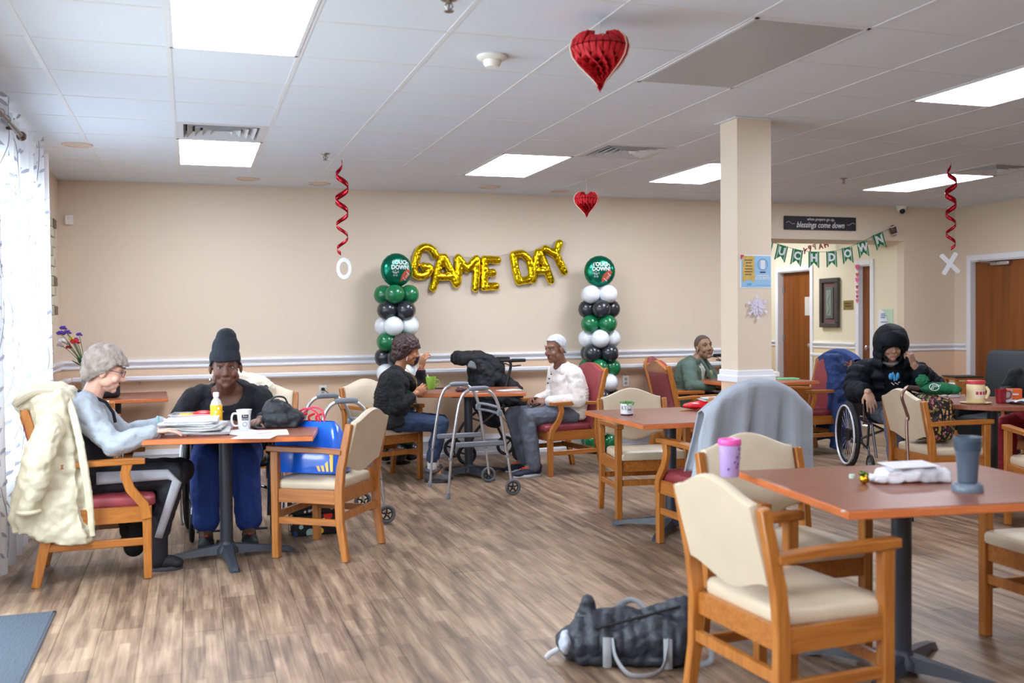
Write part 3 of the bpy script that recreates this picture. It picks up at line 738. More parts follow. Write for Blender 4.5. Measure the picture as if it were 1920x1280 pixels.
# ---------------------------------------------------------------- walkers
M_CASTER_T = mat('caster_tyre', (96, 98, 104), .6)
def wheel(t, c, r, w_, rz, tyre=M_RUB, hubm=M_BLACKP, spokes=5, name='wheel', steer=0, tr=None):
    """wheel in the local YZ plane turned by rz about Z"""
    o = MB(); tr = tr or w_/2
    o.tube([(0, (r-tr)*cos(a), (r-tr)*sin(a)) for a in [2*pi*k/28 for k in range(28)]], tr, 8, closed=True)
    ob = o.build(name, tyre, t, loc=c, rz=rz)
    h = MB(); h.tube([(-w_*.45, 0, 0), (w_*.45, 0, 0)], r*.2, 14)
    for k in range(spokes):
        a = 2*pi*k/spokes+.3; h.tube([(0, .1*r*cos(a), .1*r*sin(a)), (0, (r-tr)*cos(a), (r-tr)*sin(a))], [r*.10, r*.07], 6)
    h.tube([(0, (r-2*tr)*cos(a), (r-2*tr)*sin(a)) for a in [2*pi*k/24 for k in range(24)]], r*.07, 6, closed=True)
    h.build('wheel_hub', hubm, ob)
    return ob
def walker(x, y, fx, fy, label, w_=.60, grip=M_GRIP, tube=M_ALU, h=.86):
    """folding walker facing +Y, wheels at the front"""
    t = thing('walker', label, 'walker', (x, y, 0), atan2(-fx, fy))
    for s in (-1, 1):
        xx = s*w_/2; xf = s*(w_/2+.01)
        path = bez([(xx, -.235, .34), (xx, -.19, .62), (xx*.985, -.155, h-.09), (xx*.975, -.10, h-.02), (xx*.97, .0, h), (xx*.975, .09, h-.03), (xx*.985, .15, h-.12), (xx, .19, .55), (xx, .22, .34)], 5)
        MB().tube(path, .0127, 10).build('side_frame', tube, t)
        MB().tube([(xx, -.262, .02), (xx, -.232, .38)], .0105, 10).build('rear_leg', tube, t)
        MB().lathe([(.017, 0), (.018, .03), (.014, .045)], 12, Matrix.Translation((xx, -.263, 0))).build('rubber_tip', M_GRIP, t)
        MB().tube([(xf, .26, .075), (xx, .222, .38)], .0105, 10).build('front_leg', tube, t)
        for (yy, zz) in ((-.24, .31), (.228, .31)): MB().lathe([(.016, -.01), (.017, .0), (.016, .012)], 12, Matrix.Translation((xx, yy, zz))).build('clip', M_GRIP, t)
        MB().tube([(xx*.972, -.085, h-.006), (xx*.97, -.05, h), (xx*.97, .05, h), (xx*.972, .075, h-.004)], [.015, .019, .019, .016], 12).build('grip', grip, t)
        MB().box((xx, 0, .42), (.02, .40, .042), bev=.008).build('side_brace', M_GRIP, t)
        wheel(t, (xf+s*.022, .262, .066), .066, .026, 0, tyre=M_CASTER_T)
        MB().tube([(xf-.005, .262, .066), (xf+s*.04, .262, .066)], .006, 8).build('axle', M_CHROME, t)
        MB().box((xx, .165, .66), (.035, .04, .05), bev=.008).build('folding_joint', M_GRIP, t)
    mb = MB()
    for zz in (.64, .69): mb.tube(bez([(-w_/2, .165, zz), (-w_/4, .20, zz), (0, .205, zz), (w_/4, .20, zz), (w_/2, .165, zz)], 4), .011, 8)
    mb.build('front_brace', M_GRIP, t)
    return t
walker(2.17, 7.81, 1, -.0, 'aluminium folding walker standing in front of the middle table', .615)
walker(.98, 7.0, 1, .12, 'aluminium folding walker behind the chair with the blue bag', .52)
M_BRN = mat('bronze_tube', (150, 120, 112), .28, .9)
# rollator -----------------------------------------------------------
def rollator(x, y, fx, fy, label, full=True):
    t = thing('rollator', label, 'rollator', (x, y, 0), atan2(-fx, fy)); k = M_BLACKP
    for s in (-1, 1):
        X = s*.26
        MB().tube(bez([(X, -.24, .14), (X, -.12, .40), (X, -.06, .58), (X*.97, -.13, .86), (X*.97, -.15, .96), (X*.97, -.12, 1.0), (X*.97, -.04, 1.0)], 5), .014, 10).build('frame_tube', k, t)
        MB().tube(bez([(X, .30, .13), (X, .2, .34), (X, .0, .50), (X, -.08, .56)], 4), .014, 10).build('front_tube', k, t)
        MB().tube([(X*.97, -.16, 1.0), (X*.97, -.30, 1.0)], [.019, .017], 12).build('handgrip', M_RUB, t)
        MB().tube([(X*.97, -.06, 1.0), (X*.97, -.16, 1.0)], .015, 10).build('handle_bar', k, t)
        MB().tube(bez([(X*.9, -.10, .97), (X*.9, -.17, .945), (X*.9, -.26, .95)], 4), .006, 6).build('brake_lever', k, t)
        MB().tube(bez([(X*.9, -.1, .97), (X*.7, .02, .93), (X*.8, .03, .7), (X, -.02, .5), (X, -.18, .3)], 5), .004, 5).build('brake_cable', k, t)
        wheel(t, (X, -.25, .10), .10, .028, 0, spokes=3); wheel(t, (X, .31, .10), .10, .028, 0, spokes=3)
        MB().tube([(X+.02, .31, .10), (X+.02, .28, .2)], .01, 8).build('fork', k, t)
    MB().box((0, -.02, .575), (.46, .28, .03), bev=.01).build('seat', M_BLACKP, t)
    MB().tube([(-.26, .12, .4), (.26, .12, .4)], .01, 8).build('cross_bar', k, t)
    return t
rollator(2.84, 9.47, -1, .0, 'black rollator behind the middle table with a black jacket folded over it')
t = rollator(5.62, 9.62, 1, 0, 'dark rollator with black handles against the wall behind the column')

# wheelchairs ---------------------------------------------------------
def wheelchair(x, y, fx, fy, label, up=M_BLACKP):
    t = thing('wheelchair', label, 'wheelchair', (x, y, 0), atan2(-fx, fy)); R_ = .305
    M_FR = mat('wheelchair_frame', (120, 122, 130), .25, .9)
    for s in (-1, 1):
        X = s*.295
        ob = wheel(t, (X, -.12, R_), R_, .03, 0, spokes=0, name='drive_wheel', tr=.014)
        sp = MB()
        for k in range(20):
            a = 2*pi*k/20; sp.tube([(0, .02*cos(a+.4), .02*sin(a+.4)), (0, (R_-.03)*cos(a), (R_-.03)*sin(a))], .0022, 4)
        sp.build('spokes', M_CHROME, ob)
        MB().tube([(s*.035, (R_-.035)*cos(a), (R_-.035)*sin(a)) for a in [2*pi*k/32 for k in range(32)]], .009, 8, closed=True).build('hand_rim', mat('hand_rim', (225, 230, 238), .3, .2), ob)
        wheel(t, (s*.25, .34, .09), .09, .028, 0, spokes=4, name='caster', hubm=M_GRIP)
        f = MB()
        f.tube([(s*.235, -.22, .30), (s*.235, -.24, .62), (s*.235, -.27, .90)], .012, 8); f.tube(bez([(s*.235, -.27, .90), (s*.235, -.31, .93), (s*.235, -.40, .93)], 4), .012, 8)
        f.tube([(s*.235, -.24, .47), (s*.235, .24, .47), (s*.235, .34, .44), (s*.225, .42, .16)], .012, 8)
        f.tube([(s*.235, -.22, .30), (s*.235, .22, .22), (s*.235, .26, .47)], .012, 8); f.tube([(s*.25, .34, .09), (s*.25, .30, .2), (s*.235, .25, .24)], .01, 8)
        f.tube(bez([(s*.25, -.22, .47), (s*.255, -.22, .70), (s*.255, -.16, .72), (s*.255, .1, .72), (s*.255, .16, .69), (s*.25, .17, .47)], 4), .011, 8)
        f.build('side_frame', M_FR, t)
        MB().box((s*.255, -.03, .735), (.05, .30, .03), bev=.01).build('armrest', up, t)
        MB().box((s*.25, -.03, .60), (.012, .30, .2), bev=.004).build('skirt_guard', up, t)
        MB().tube([(s*.235, -.33, .93), (s*.235, -.43, .93)], .017, 10).build('push_grip', M_RUB, t)
        MB().box((s*.13, .47, .09), (.17, .14, .014), bev=.005, rx=radians(12)).build('footplate', up, t)
    MB().tube([(-.235, -.1, .25), (.235, .05, .46)], .011, 8).tube([(.235, -.1, .25), (-.235, .05, .46)], .011, 8).build('cross_brace', M_FR, t)
    MB().grid(lambda u, v: Vector((-.23+.46*u, -.22+.45*v, .475-.03*sin(pi*u))), 10, 4).build('sling_seat', up, t).modifiers.new('s', 'SOLIDIFY').thickness = .02
    MB().grid(lambda u, v: Vector((-.235+.47*u, -.245-.06*sin(pi*u)-.03*v, .52+.38*v)), 10, 4).build('sling_back', up, t).modifiers.new('s', 'SOLIDIFY').thickness = .012
    return t
wheelchair(.26, 6.93, -.05, -1, 'wheelchair under the woman in the black beanie')
wheelchair(6.06, 7.55, -.33, -.944, 'black wheelchair with a pale hand rim under the hooded person')
# ---------------------------------------------------------------- people
V = Vector
def frame(o, fwd, up):
    u = V(up).normalized(); f = V(fwd); f = (f-u*f.dot(u)).normalized(); s = f.cross(u)      # s = the figure's right
    return Matrix.Translation(o) @ Matrix((s, f, u)).transposed().to_4x4()
def eM(mb, M, c, r, nu=16, nv=10): mb.ell(M @ V(c), r, rot=M.to_3x3(), nu=nu, nv=nv)
def cM(mb, M, a, b, ra, rb=None): mb.cap(M @ V(a), M @ V(b), ra, rb)
def head_solid(mb, M, k=1.0, wide=1.0):
    eM(mb, M, (0, -.018, .035), (.074*wide, .094, .088)); eM(mb, M, (0, .028, -.01), (.063*wide, .062, .092)); eM(mb, M, (0, .036, -.07), (.048*wide, .048, .042))
    eM(mb, M, (0, .066, -.094), (.023, .02, .019))
    cM(mb, M, (0, .086, .018), (0, .106, -.022), .009, .0135); cM(mb, M, (-.012, .096, -.029), (.012, .096, -.029), .0095)
    for s in (-1, 1):
        cM(mb, M, (s*.012, .084, .034), (s*.045, .066, .034), .0115, .011)
        eM(mb, M, (s*.038*wide, .062, -.028), (.026, .022, .025)); eM(mb, M, (s*.077*wide, -.008, -.008), (.010, .020, .033)); eM(mb, M, (s*.05*wide, .02, -.055), (.02, .035, .03))
    cM(mb, M, (-.021, .079, -.056), (.021, .079, -.056), .0085); cM(mb, M, (-.017, .078, -.067), (.017, .078, -.067), .0085)
def hand_solid(mb, o, d, nrm, side, curl=.35, spread=.0, k=1.0, thumb=.5):
    """o wrist, d finger direction, nrm back of the hand, side=+1 when the thumb is on the -X side of the frame"""
    M = frame(o, d, nrm)
    eM(mb, M, (0, .045*k, 0), (.040*k, .052*k, .0145*k)); eM(mb, M, (0, .01, 0), (.028*k, .03*k, .016*k))
    for i, (x, l, y) in enumerate([(-.031, .072, .082), (-.0105, .084, .088), (.0105, .079, .085), (.031, .062, .076)]):
        x *= -side*k; l *= k; p = V((x, y*k, 0)); a = -.12; dx = spread*(x/.031)
        segs = (.45, .32, .27); r = .0092*k
        for q, sg in enumerate(segs):
            a -= curl*(1.0 if q else .8)*(1+.12*i); n = p+V((dx*l*sg, cos(a)*l*sg, sin(a)*l*sg)); cM(mb, M, p, n, r, r*.9); p = n; r *= .92
    t0 = V((side*.030*-1*k*-1, .02*k, -.004)) if False else V((side*.030*k, .022*k, -.006)); a1 = t0+V((side*.022*k, .028*k, -.010*k-.01*thumb)); a2 = a1+V((side*(.016-.022*thumb)*k, .028*k, -.012*thumb)); 
    cM(mb, M, t0, a1, .0125*k, .0105*k); cM(mb, M, a1, a2, .0100*k, .0085*k)
def torso(mb, P, side, fwd, wid, dep, seg=9, inf=0):
    """P: spine points, wid/dep half sizes at those points"""
    pts = bez(P, seg); n = len(pts)
    for i, p in enumerate(pts):
        t = i/(n-1)*(len(P)-1); k = min(int(t), len(P)-2); f = t-k; f = f*f*(3-2*f)
        w_ = wid[k]*(1-f)+wid[k+1]*f+inf; d_ = dep[k]*(1-f)+dep[k+1]*f+inf
        up = pts[min(i+1, n-1)]-pts[max(i-1, 0)]
        M = frame(p, fwd, up); mb.ell(p, (w_, d_, .05+inf), rot=M.to_3x3(), nu=20, nv=8)
def limb(mb, pts, rs, n=12):
    for i in range(len(pts)-1): mb.cap(pts[i], pts[i+1], rs[i], rs[i+1], n=n)
M_EYEW = mat('eye_white', (186, 178, 170), .3); M_IRIS = mat('iris', (38, 24, 18), .25)
def features(t, H, lip, brow, closed=False, glasses=False, curve=0):
    """H head frame relative to t"""
    for s in (-1, 1):
        if closed:
            MB().tube([H @ V((s*.018, .0835, .012)), H @ V((s*.031, .083, .008)), H @ V((s*.043, .074, .012))], .0022, 6).build('eyelid_line', brow, t)
        else:
            e = MB(); eM(e, H, (s*.031, .0735, .012), (.0125, .0105, .0062), 14, 8); ob = e.build('eye', M_EYEW, t)
            q = MB(); eM(q, H, (s*.031, .0825, .012), (.0055, .003, .0055), 10, 6); q.build('iris', M_IRIS, ob)
            q = MB().tube([H @ V((s*.016, .086, .016)), H @ V((s*.031, .0865, .0225)), H @ V((s*.046, .078, .016))], .0025, 6); q.build('upper_lid', brow, t)
        MB().tube([H @ V((s*.014, .0945, .037)), H @ V((s*.03, .092, .045)), H @ V((s*.05, .078, .039))], [.002, .003, .0015], 6).build('eyebrow', brow, t)
    MB().tube([H @ V((-.027, .080, -.0625-curve)), H @ V((-.01, .0885, -.060)), H @ V((.01, .0885, -.060)), H @ V((.027, .080, -.0625-curve))], [.002, .0045, .0045, .002], 8).build('lips', lip, t)
    if glasses:
        g = MB()
        for s in (-1, 1):
            g.tube([H @ V((s*.034+.025*cos(a), .102-.012*abs(cos(a)) if s*cos(a) > 0 else .102, .008+.017*sin(a))) for a in [2*pi*k/16 for k in range(16)]], .0018, 5, closed=True)
            g.tube([H @ V((s*.058, .094, .014)), H @ V((s*.079, .05, .014)), H @ V((s*.083, -.01, .008)), H @ V((s*.08, -.03, -.01))], .0018, 5)
        g.tube([H @ V((-.01, .103, .012)), H @ V((.01, .103, .012))], .0015, 5)
        g.build('glasses', mat('glasses_frame', (40, 36, 40), .3), t)
def skin(name, c): return mat(name, c, .5, bump=.04, bscale=120, var=.02, vscale=30)
def cloth(name, c, bump=.35, bscale=22, rough=.85, var=.08): return mat(name, c, rough, bump=bump, bscale=bscale, var=var, vscale=12, sheen=0)

def head_hair(t, H, m, inf, keep, disp=.012, dscale=.04, wide=1, extra=None, name='hair', sm=3):
    mb = MB(); eM(mb, H, (0, -.018, .035), (.074*wide+inf, .094+inf, .088+inf)); eM(mb, H, (0, .02, .02), (.065*wide+inf, .064+inf, .075+inf))
    eM(mb, H, (0, -.05, -.02), (.055+inf, .05+inf, .06+inf))
    if extra: extra(mb)
    Hi = H.inverted()
    return blob(mb, name, m, .006, sm, disp, dscale, t, keep=(lambda p: keep(Hi @ p)), solid=.006)
def hairline(front, temple, side, nape):
    def f(p):
        y = p.y
        pts = [(-.2, nape), (-.07, nape), (-.035, side-.03), (.0, side), (.028, temple), (.05, front), (.2, front)]
        for (a, za), (b, zb) in zip(pts, pts[1:]):
            if a <= y <= b: return p.z > za+(zb-za)*(y-a)/(b-a)
        return True
    return f
def shoe(t, heel, toe, m, sole, w_=.043, name='shoe', h=.075):
    d = (V(toe)-V(heel)); L_ = d.length; M = frame(heel, d, (0, 0, 1) if abs(d.normalized().z) < .95 else (1, 0, 0))
    mb = MB(); eM(mb, M, (0, .05, h*.6), (w_*.85, .06, h*.62)); eM(mb, M, (0, L_*.55, h*.42), (w_*.95, L_*.38, h*.42)); eM(mb, M, (0, L_*.8, h*.34), (w_, L_*.24, h*.34)); eM(mb, M, (0, .03, h*1.0), (w_*.8, .045, h*.35))
    o = blob(mb, name, m, .006, 3, parent=t)
    s_ = MB(); ol = []
    for k in range(20):
        a = 2*pi*k/20; ol.append((w_*1.05*cos(a)*(1-.12*(sin(a) < 0)), L_*.5+(L_*.52)*sin(a)))
    c = cushion(ol, 0, .022, .0); s_.add([M @ V(v) for v in c.v], c.f); s_.build('sole', sole, o)
    return o

def root(label, x, y): return thing('person', label, 'person', (x, y, 0))
UPZ = V((0, 0, 1))

# -- 1: grey-haired woman, profile, left table
def woman_left():
    ox, oy = -.53, 6.03; t = root('person with short grey hair and glasses in grey top and black vest, reading newspapers', ox, oy)
    D = lambda x, y, z: V((x-ox, y-oy, z))
    sk = skin('skin_pale', (226, 176, 156)); fwd = V((1, 0, 0)); side = V((0, -1, 0))
    H = frame(D(-.455, 6.02, 1.135), (.93, 0, -.36), (.30, 0, .93))
    sp = [D(-.57, 6.03, .53), D(-.60, 6.03, .70), D(-.585, 6.03, .86), D(-.555, 6.03, .965)]
    nk = D(-.53, 6.03, 1.0)
    rs, ls = D(-.575, 5.87, .925), D(-.565, 6.19, .925)
    re, le = D(-.40, 5.80, .735), D(-.38, 6.28, .735); rw, lw = D(-.19, 5.83, .80), D(-.155, 6.19, .815)
    rh, lh = D(-.55, 5.94, .53), D(-.55, 6.12, .53); rk, lk = D(-.10, 5.93, .535), D(-.06, 6.16, .53)
    ra, la = D(-.20, 5.93, .11), D(-.34, 6.14, .17)
    b = MB(); head_solid(b, H); limb(b, [nk, H @ V((0, -.02, -.05))], [.058, .052]); torso(b, sp, side, fwd, [.17, .15, .17, .12], [.12, .13, .125, .07])
    for s_, e_, w_ in ((rs, re, rw), (ls, le, lw)): limb(b, [s_, e_, w_], [.048, .04, .026])
    hand_solid(b, rw, (.95, .1, -.1), (0, 0, 1), -1, .15); hand_solid(b, lw, (.95, -.15, -.12), (0, 0, 1), 1, .3)
    for h_, k_, a_ in ((rh, rk, ra), (lh, lk, la)): limb(b, [h_, k_, a_], [.08, .055, .035])
    limb(b, [ra, D(-.16, 5.93, .05)], [.03, .022]); limb(b, [la, D(-.33, 6.14, .09)], [.03, .022])
    blob(b, 'body', sk, .005, 2, parent=t)
    features(t, H, mat('lips_pale', (190, 110, 104), .45), mat('brow_grey', (120, 108, 100), .8), glasses=True)
    hm = mat('grey_hair', (158, 146, 138), .8, bump=1.0, bscale=26, var=.25, vscale=30, stretch=(1, 1, .4))
    head_hair(t, H, hm, .026, hairline(.052, .015, -.012, -.085), .026, .028, extra=lambda mb: eM(mb, H, (0, .05, .075), (.055, .045, .035)))
    g = cloth('light_grey_knit', (164, 171, 180))
    c = MB(); torso(c, sp, side, fwd, [.19, .175, .19, .13], [.14, .15, .145, .085]); limb(c, [D(-.56, 5.93, .955), D(-.56, 6.13, .955)], [.07, .07])
    for s_, e_, w_ in ((rs, re, rw), (ls, le, lw)): limb(c, [s_, e_, e_+(w_-e_)*.9], [.075, .062, .042])
    Hn = nk
    blob(c, 'sweatshirt', g, .007, 4, .03, .07, t, keep=lambda p: (p-Hn-V((.02, 0, .05))).length > .075, solid=.006)
    v = MB(); torso(v, [sp[0]-V((0, 0, .04)), sp[1], D(-.57, 6.03, .78), D(-.50, 6.03, .84)], side, fwd, [.215, .215, .205, .12], [.165, .18, .17, .10])
    blob(v, 'vest', cloth('black_knit', (22, 22, 30)), .008, 4, .02, .1, t)
    MB().tube([D(-.60, 5.985, 1.03), D(-.53, 5.965, 1.0), D(-.455, 5.98, .96), D(-.42, 6.0, .90), D(-.41, 6.02, .84)], .009, 6, flat=.4).build('lanyard', cloth('black_knit', (22, 22, 30)), t)
    q = MB()
    for k_, w0 in ((rk, 1), (lk, 1)): pass
    limb(q, [rh, rk, ra+V((0, 0, .05))], [.10, .075, .055]); limb(q, [lh, lk, la+V((0, 0, .04))], [.10, .075, .055]); limb(q, [rh, lh], [.11, .11])
    blob(q, 'trousers', cloth('black_trousers', (28, 28, 36)), .007, 4, .02, .08, t)
    st = MB()
    def strip(p0, p1, r0, r1, n=8):
        d = (p1-p0).normalized(); yv = V((0, -1, 0)); up = yv.cross(d).normalized()
        for i in range(n+1):
            p = p0+(p1-p0)*i/n; r = r0+(r1-r0)*i/n
            for a in (-.1, .12, .34, .56): st_v.append(p+yv*(r+.006)*cos(a)+up*(r+.006)*sin(a))
    st_v = []; strip(rh+V((.05, 0, .0)), rk-V((.03, 0, 0)), .098, .078); strip(rk+V((.0, 0, -.02)), ra+V((0, 0, .09)), .076, .058)
    fs = [];
    for blk in (0, 36):
        for i in range(8):
            for k in range(3): a = blk+i*4+k; fs.append((a, a+1, a+5, a+4))
    for k in range(3): a = 32+k; fs.append((a, a+1, 36+k+1, 36+k))
    solidify(MB().add(st_v, fs).build('side_stripe', cloth('grey_stripe', (168, 168, 176)), t), .006)
    bl = mat('black_boot', (24, 24, 28), .7); so = mat('boot_sole', (52, 52, 56), .7)
    shoe(t, D(-.25, 5.93, .0), D(-.06, 5.93, .0), bl, so, .05, 'boot', .10); limb(q2 := MB(), [ra+V((0.005, 0, -.05)), ra+V((0, 0, .16))], [.058, .066]); blob(q2, 'boot_shaft', bl, .008, 2, parent=t)
    shoe(t, D(-.40, 6.14, .14), D(-.27, 6.14, .01), bl, so, .05, 'boot', .10); limb(q2 := MB(), [la+V((0.01, 0, -.07)), la+V((.03, 0, .14))], [.060, .066]); blob(q2, 'boot_shaft', bl, .008, 2, parent=t)
    MB().tube([lw+V((-.035+.0*cos(a), .034*cos(a), .034*sin(a))) for a in [2*pi*k/16 for k in range(16)]], .006, 6, closed=True).build('wristband', mat('aqua_band', (140, 190, 196), .5), t)
woman_left()

# -- 2: woman in the beanie, frontal, left table
def woman_beanie():
    ox, oy = .25, 6.86; t = root('person in a black beanie, black scoop-neck top and royal blue trousers, facing the camera', ox, oy)
    D = lambda x, y, z: V((x-ox, y-oy, z)); sk = skin('skin_deep', (112, 76, 62)); fwd = V((0, -1, 0)); side = V((-1, 0, 0))
    H = frame(D(.215, 6.62, 1.112), (-.04, -1, -.10), (-.03, -.12, 1)) @ Matrix.Scale(1.10, 4)
    sp = [D(.24, 6.88, .56), D(.24, 6.86, .72), D(.23, 6.80, .88), D(.22, 6.75, .96)]; nk = D(.22, 6.72, .985)
    S_ = [(D(.015, 6.78, .90), D(-.10, 6.74, .72), D(.04, 6.50, .775)), (D(.435, 6.78, .90), D(.53, 6.72, .72), D(.42, 6.50, .775))]
    L_ = [(D(.13, 6.86, .545), D(.08, 6.45, .53), D(.075, 6.42, .11)), (D(.34, 6.86, .545), D(.315, 6.45, .53), D(.335, 6.40, .11))]
    b = MB(); head_solid(b, H, wide=1.12); limb(b, [nk, H @ V((0, -.02, -.06))], [.068, .062]); torso(b, sp, side, fwd, [.20, .20, .20, .15], [.15, .16, .13, .075])
    for s_, e_, w_ in S_: limb(b, [s_, e_, w_], [.055, .046, .03])
    hand_solid(b, S_[0][2], (.45, -.85, 0), (0, 0, 1), -1, .3); hand_solid(b, S_[1][2], (-.45, -.85, 0), (0, 0, 1), 1, .3)
    for h_, k_, a_ in L_: limb(b, [h_, k_, a_, a_+V((0, -.06, -.05))], [.10, .07, .045, .03])
    blob(b, 'body', sk, .005, 2, parent=t)
    features(t, H, mat('lips_deep', (98, 60, 58), .4), mat('brow_dark', (34, 24, 22), .8), curve=.008)
    # beanie
    h = MB(); eM(h, H, (0, -.018, .05), (.087, .104, .085)); eM(h, H, (-.006, -.030, .115), (.076, .085, .080)); eM(h, H, (-.01, -.045, .165), (.058, .062, .06))
    Hi = H.inverted()
    bm_ = cloth('beanie_knit', (30, 36, 46), bump=.5, bscale=60)
    blob(h, 'beanie', bm_, .006, 3, .01, .05, t, keep=lambda p: (Hi @ p).z > .048-.95*max(0, .045-max(-.01, (Hi @ p).y)), solid=.008)
    MB().tube([H @ V((.086*cos(a), -.015+.102*sin(a), .053-.95*max(0, .045-max(-.01, -.015+.102*sin(a))))) for a in [2*pi*k/28 for k in range(28)]], .007, 8, closed=True, flat=1).build('beanie_cuff', bm_, t)
    for s in (-1,): MB().ell(H @ V((s*-.088, -.0, -.07)), (.008, .006, .012)).build('earring', mat('silver', (220, 220, 225), .2, 1), t)
    bk = cloth('black_top', (19, 20, 28)); c = MB(); torso(c, sp, side, fwd, [.25, .25, .22, .165], [.19, .20, .155, .09])
    limb(c, [D(.07, 6.77, .935), D(.38, 6.77, .935)], [.06, .06])
    for s_, e_, w_ in S_: limb(c, [s_, e_, e_+(w_-e_)*.8], [.078, .07, .056])
    nc = D(.22, 6.66, .965); blob(c, 'top', bk, .007, 4, .028, .08, t, keep=lambda p: ((p-nc)*V((1, 1, 1))).length > .105, solid=.007)
    q = MB()
    for h_, k_, a_ in L_: limb(q, [h_, k_, a_+V((0, .01, .055))], [.125, .10, .082])
    limb(q, [L_[0][0], L_[1][0]], [.13, .13])
    blob(q, 'trousers', cloth('royal_trousers', (44, 72, 150)), .008, 4, .025, .1, t)
    for h_, k_, a_ in L_:
        s_ = shoe(t, a_+V((0, .07, -.11)), a_+V((0, -.15, -.11)), mat('black_sneaker', (30, 30, 34), .6), mat('black_sole', (44, 44, 48), .7), .052, h=.105)
        MB().box(a_+V((0, -.105, -.018)), (.018, .014, .006), rx=.5).build('shoe_logo', mat('red_mark', (190, 70, 60), .6), s_)
        for z in range(2): MB().tube([a_+V((-.025, -.05-.025*z, -.028-.008*z)), a_+V((.025, -.05-.025*z, -.028-.008*z))], .004, 6).build('lace', M_BLACKP, s_)
woman_beanie()

# -- 3: woman with the green mug
def woman_mug():
    ox, oy = 1.69, 8.5; t = root('person with short dark hair in a black jacket and blue jeans, holding a green mug', ox, oy)
    D = lambda x, y, z: V((x-ox, y-oy, z)); sk = skin('skin_tan', (184, 126, 92)); fwd = V((.97, -.22, 0)).normalized(); side = V((-.22, -.97, 0))
    H = frame(D(1.80, 8.49, 1.135), (.96, -.03, -.22), (.22, 0, .97))
    sp = [D(1.68, 8.50, .54), D(1.655, 8.50, .70), D(1.69, 8.50, .87), D(1.725, 8.50, .955)]; nk = D(1.735, 8.50, .985)
    A = [(D(1.665, 8.35, .91), D(1.675, 8.30, .66), D(1.84, 8.33, .775)), (D(1.75, 8.65, .91), D(1.96, 8.70, .80), D(1.965, 8.65, .98))]
    L_ = [(D(1.70, 8.42, .53), D(2.07, 8.36, .50), D(1.975, 8.33, .13)), (D(1.72, 8.58, .53), D(2.10, 8.48, .50), D(2.03, 8.47, .13))]
    b = MB(); head_solid(b, H); limb(b, [nk, H @ V((0, -.02, -.05))], [.052, .046]); torso(b, sp, side, fwd, [.16, .14, .165, .11], [.11, .11, .11, .06])
    for s_, e_, w_ in A: limb(b, [s_, e_, w_], [.046, .038, .025])
    hand_solid(b, A[0][2], (.85, .1, .50), (.15, -.98, .1), 1, .38, thumb=.8); hand_solid(b, A[1][2], (.22, 0, .97), (-.8, -.5, .2), -1, .42, thumb=.2)
    for h_, k_, a_ in L_: limb(b, [h_, k_, a_, a_+V((.05, -.02, -.06))], [.08, .052, .034, .03])
    blob(b, 'body', sk, .005, 2, parent=t)
    features(t, H, mat('lips_rose', (170, 84, 76), .4), mat('brow_dark', (34, 24, 22), .8))
    hm = mat('dark_hair', (62, 40, 42), .5, bump=1.0, bscale=24, var=.3, vscale=20, stretch=(1, 1, .3))
    head_hair(t, H, hm, .030, hairline(.045, .0, -.045, -.1), .026, .022, extra=lambda mb: eM(mb, H, (0, .045, .07), (.06, .05, .045)))
    c = MB(); torso(c, [sp[0]-V((0, 0, .03)), sp[1], sp[2], sp[3]], side, fwd, [.20, .185, .19, .12], [.155, .15, .135, .075])
    limb(c, [D(1.70, 8.42, .935), D(1.74, 8.59, .935)], [.06, .06])
    for s_, e_, w_ in A: limb(c, [s_, e_, e_+(w_-e_)*.72], [.075, .064, .045])
    nc = D(1.80, 8.50, 1.0); blob(c, 'jacket', cloth('black_jacket', (18, 19, 25)), .007, 4, .03, .08, t, keep=lambda p: (p-nc).length > .085, solid=.007)
    MB().tube(bez([H @ V((-.045, -.03, -.12)), D(1.80, 8.40, .96), D(1.86, 8.395, .86), D(1.865, 8.40, .82), D(1.862, 8.44, .90), D(1.80, 8.58, .96)], 5), .003, 5).build('necklace', mat('gold_chain', (220, 180, 110), .3, .9), t)
    MB().tube([H @ V((.08, -.0, -.045)), H @ V((.082, .0, -.085))], .004, 6).build('earring', mat('pearl', (225, 205, 190), .4), t)
    q = MB()
    for h_, k_, a_ in L_: limb(q, [h_, k_, a_+V((0, 0, .08))], [.092, .07, .052])
    limb(q, [L_[0][0], L_[1][0]], [.10, .10])
    blob(q, 'jeans', cloth('dark_jeans', (44, 62, 92)), .007, 4, .02, .06, t)
    kn = mat('grey_slipper', (86, 84, 86), .95, bump=1, bscale=60, var=.25, vscale=60)
    for h_, k_, a_ in L_:
        s_ = shoe(t, a_+V((-.06, .02, -.13)), a_+V((.15, -.06, -.13)), kn, mat('slipper_sole', (60, 58, 60), .9), .055, 'slipper', .09)
        MB().tube([a_+V((.058*cos(a), .05*sin(a), -.025+.008*cos(2*a))) for a in [2*pi*k/16 for k in range(16)]], .018, 8, closed=True).build('slipper_cuff', kn, s_)
        MB().tube([a_+V((0, 0, -.03)), a_+V((0, 0, .07))], [.040, .042], 12).build('sock', cloth('white_sock', (226, 226, 230)), t)
    for z in (0, .012): MB().tube([A[1][2]+V((.03*cos(a), .026*sin(a), -.018-z)) for a in [2*pi*k/14 for k in range(14)]], .0045, 6, closed=True).build('bracelet', mat('pink_beads', (200, 110, 110), .4), t)
woman_mug()
m_ = thing('mug', 'lime green mug held by the woman at the middle table', 'mug', (1.985, 8.375, .80))
MB().lathe([(.030, 0), (.033, .004), (.045, .105), (.0455, .112), (.042, .112), (.032, .01), (.001, .009)], 24, cap=False).build('cup', mat('lime_glaze', (150, 190, 74), .3), m_)
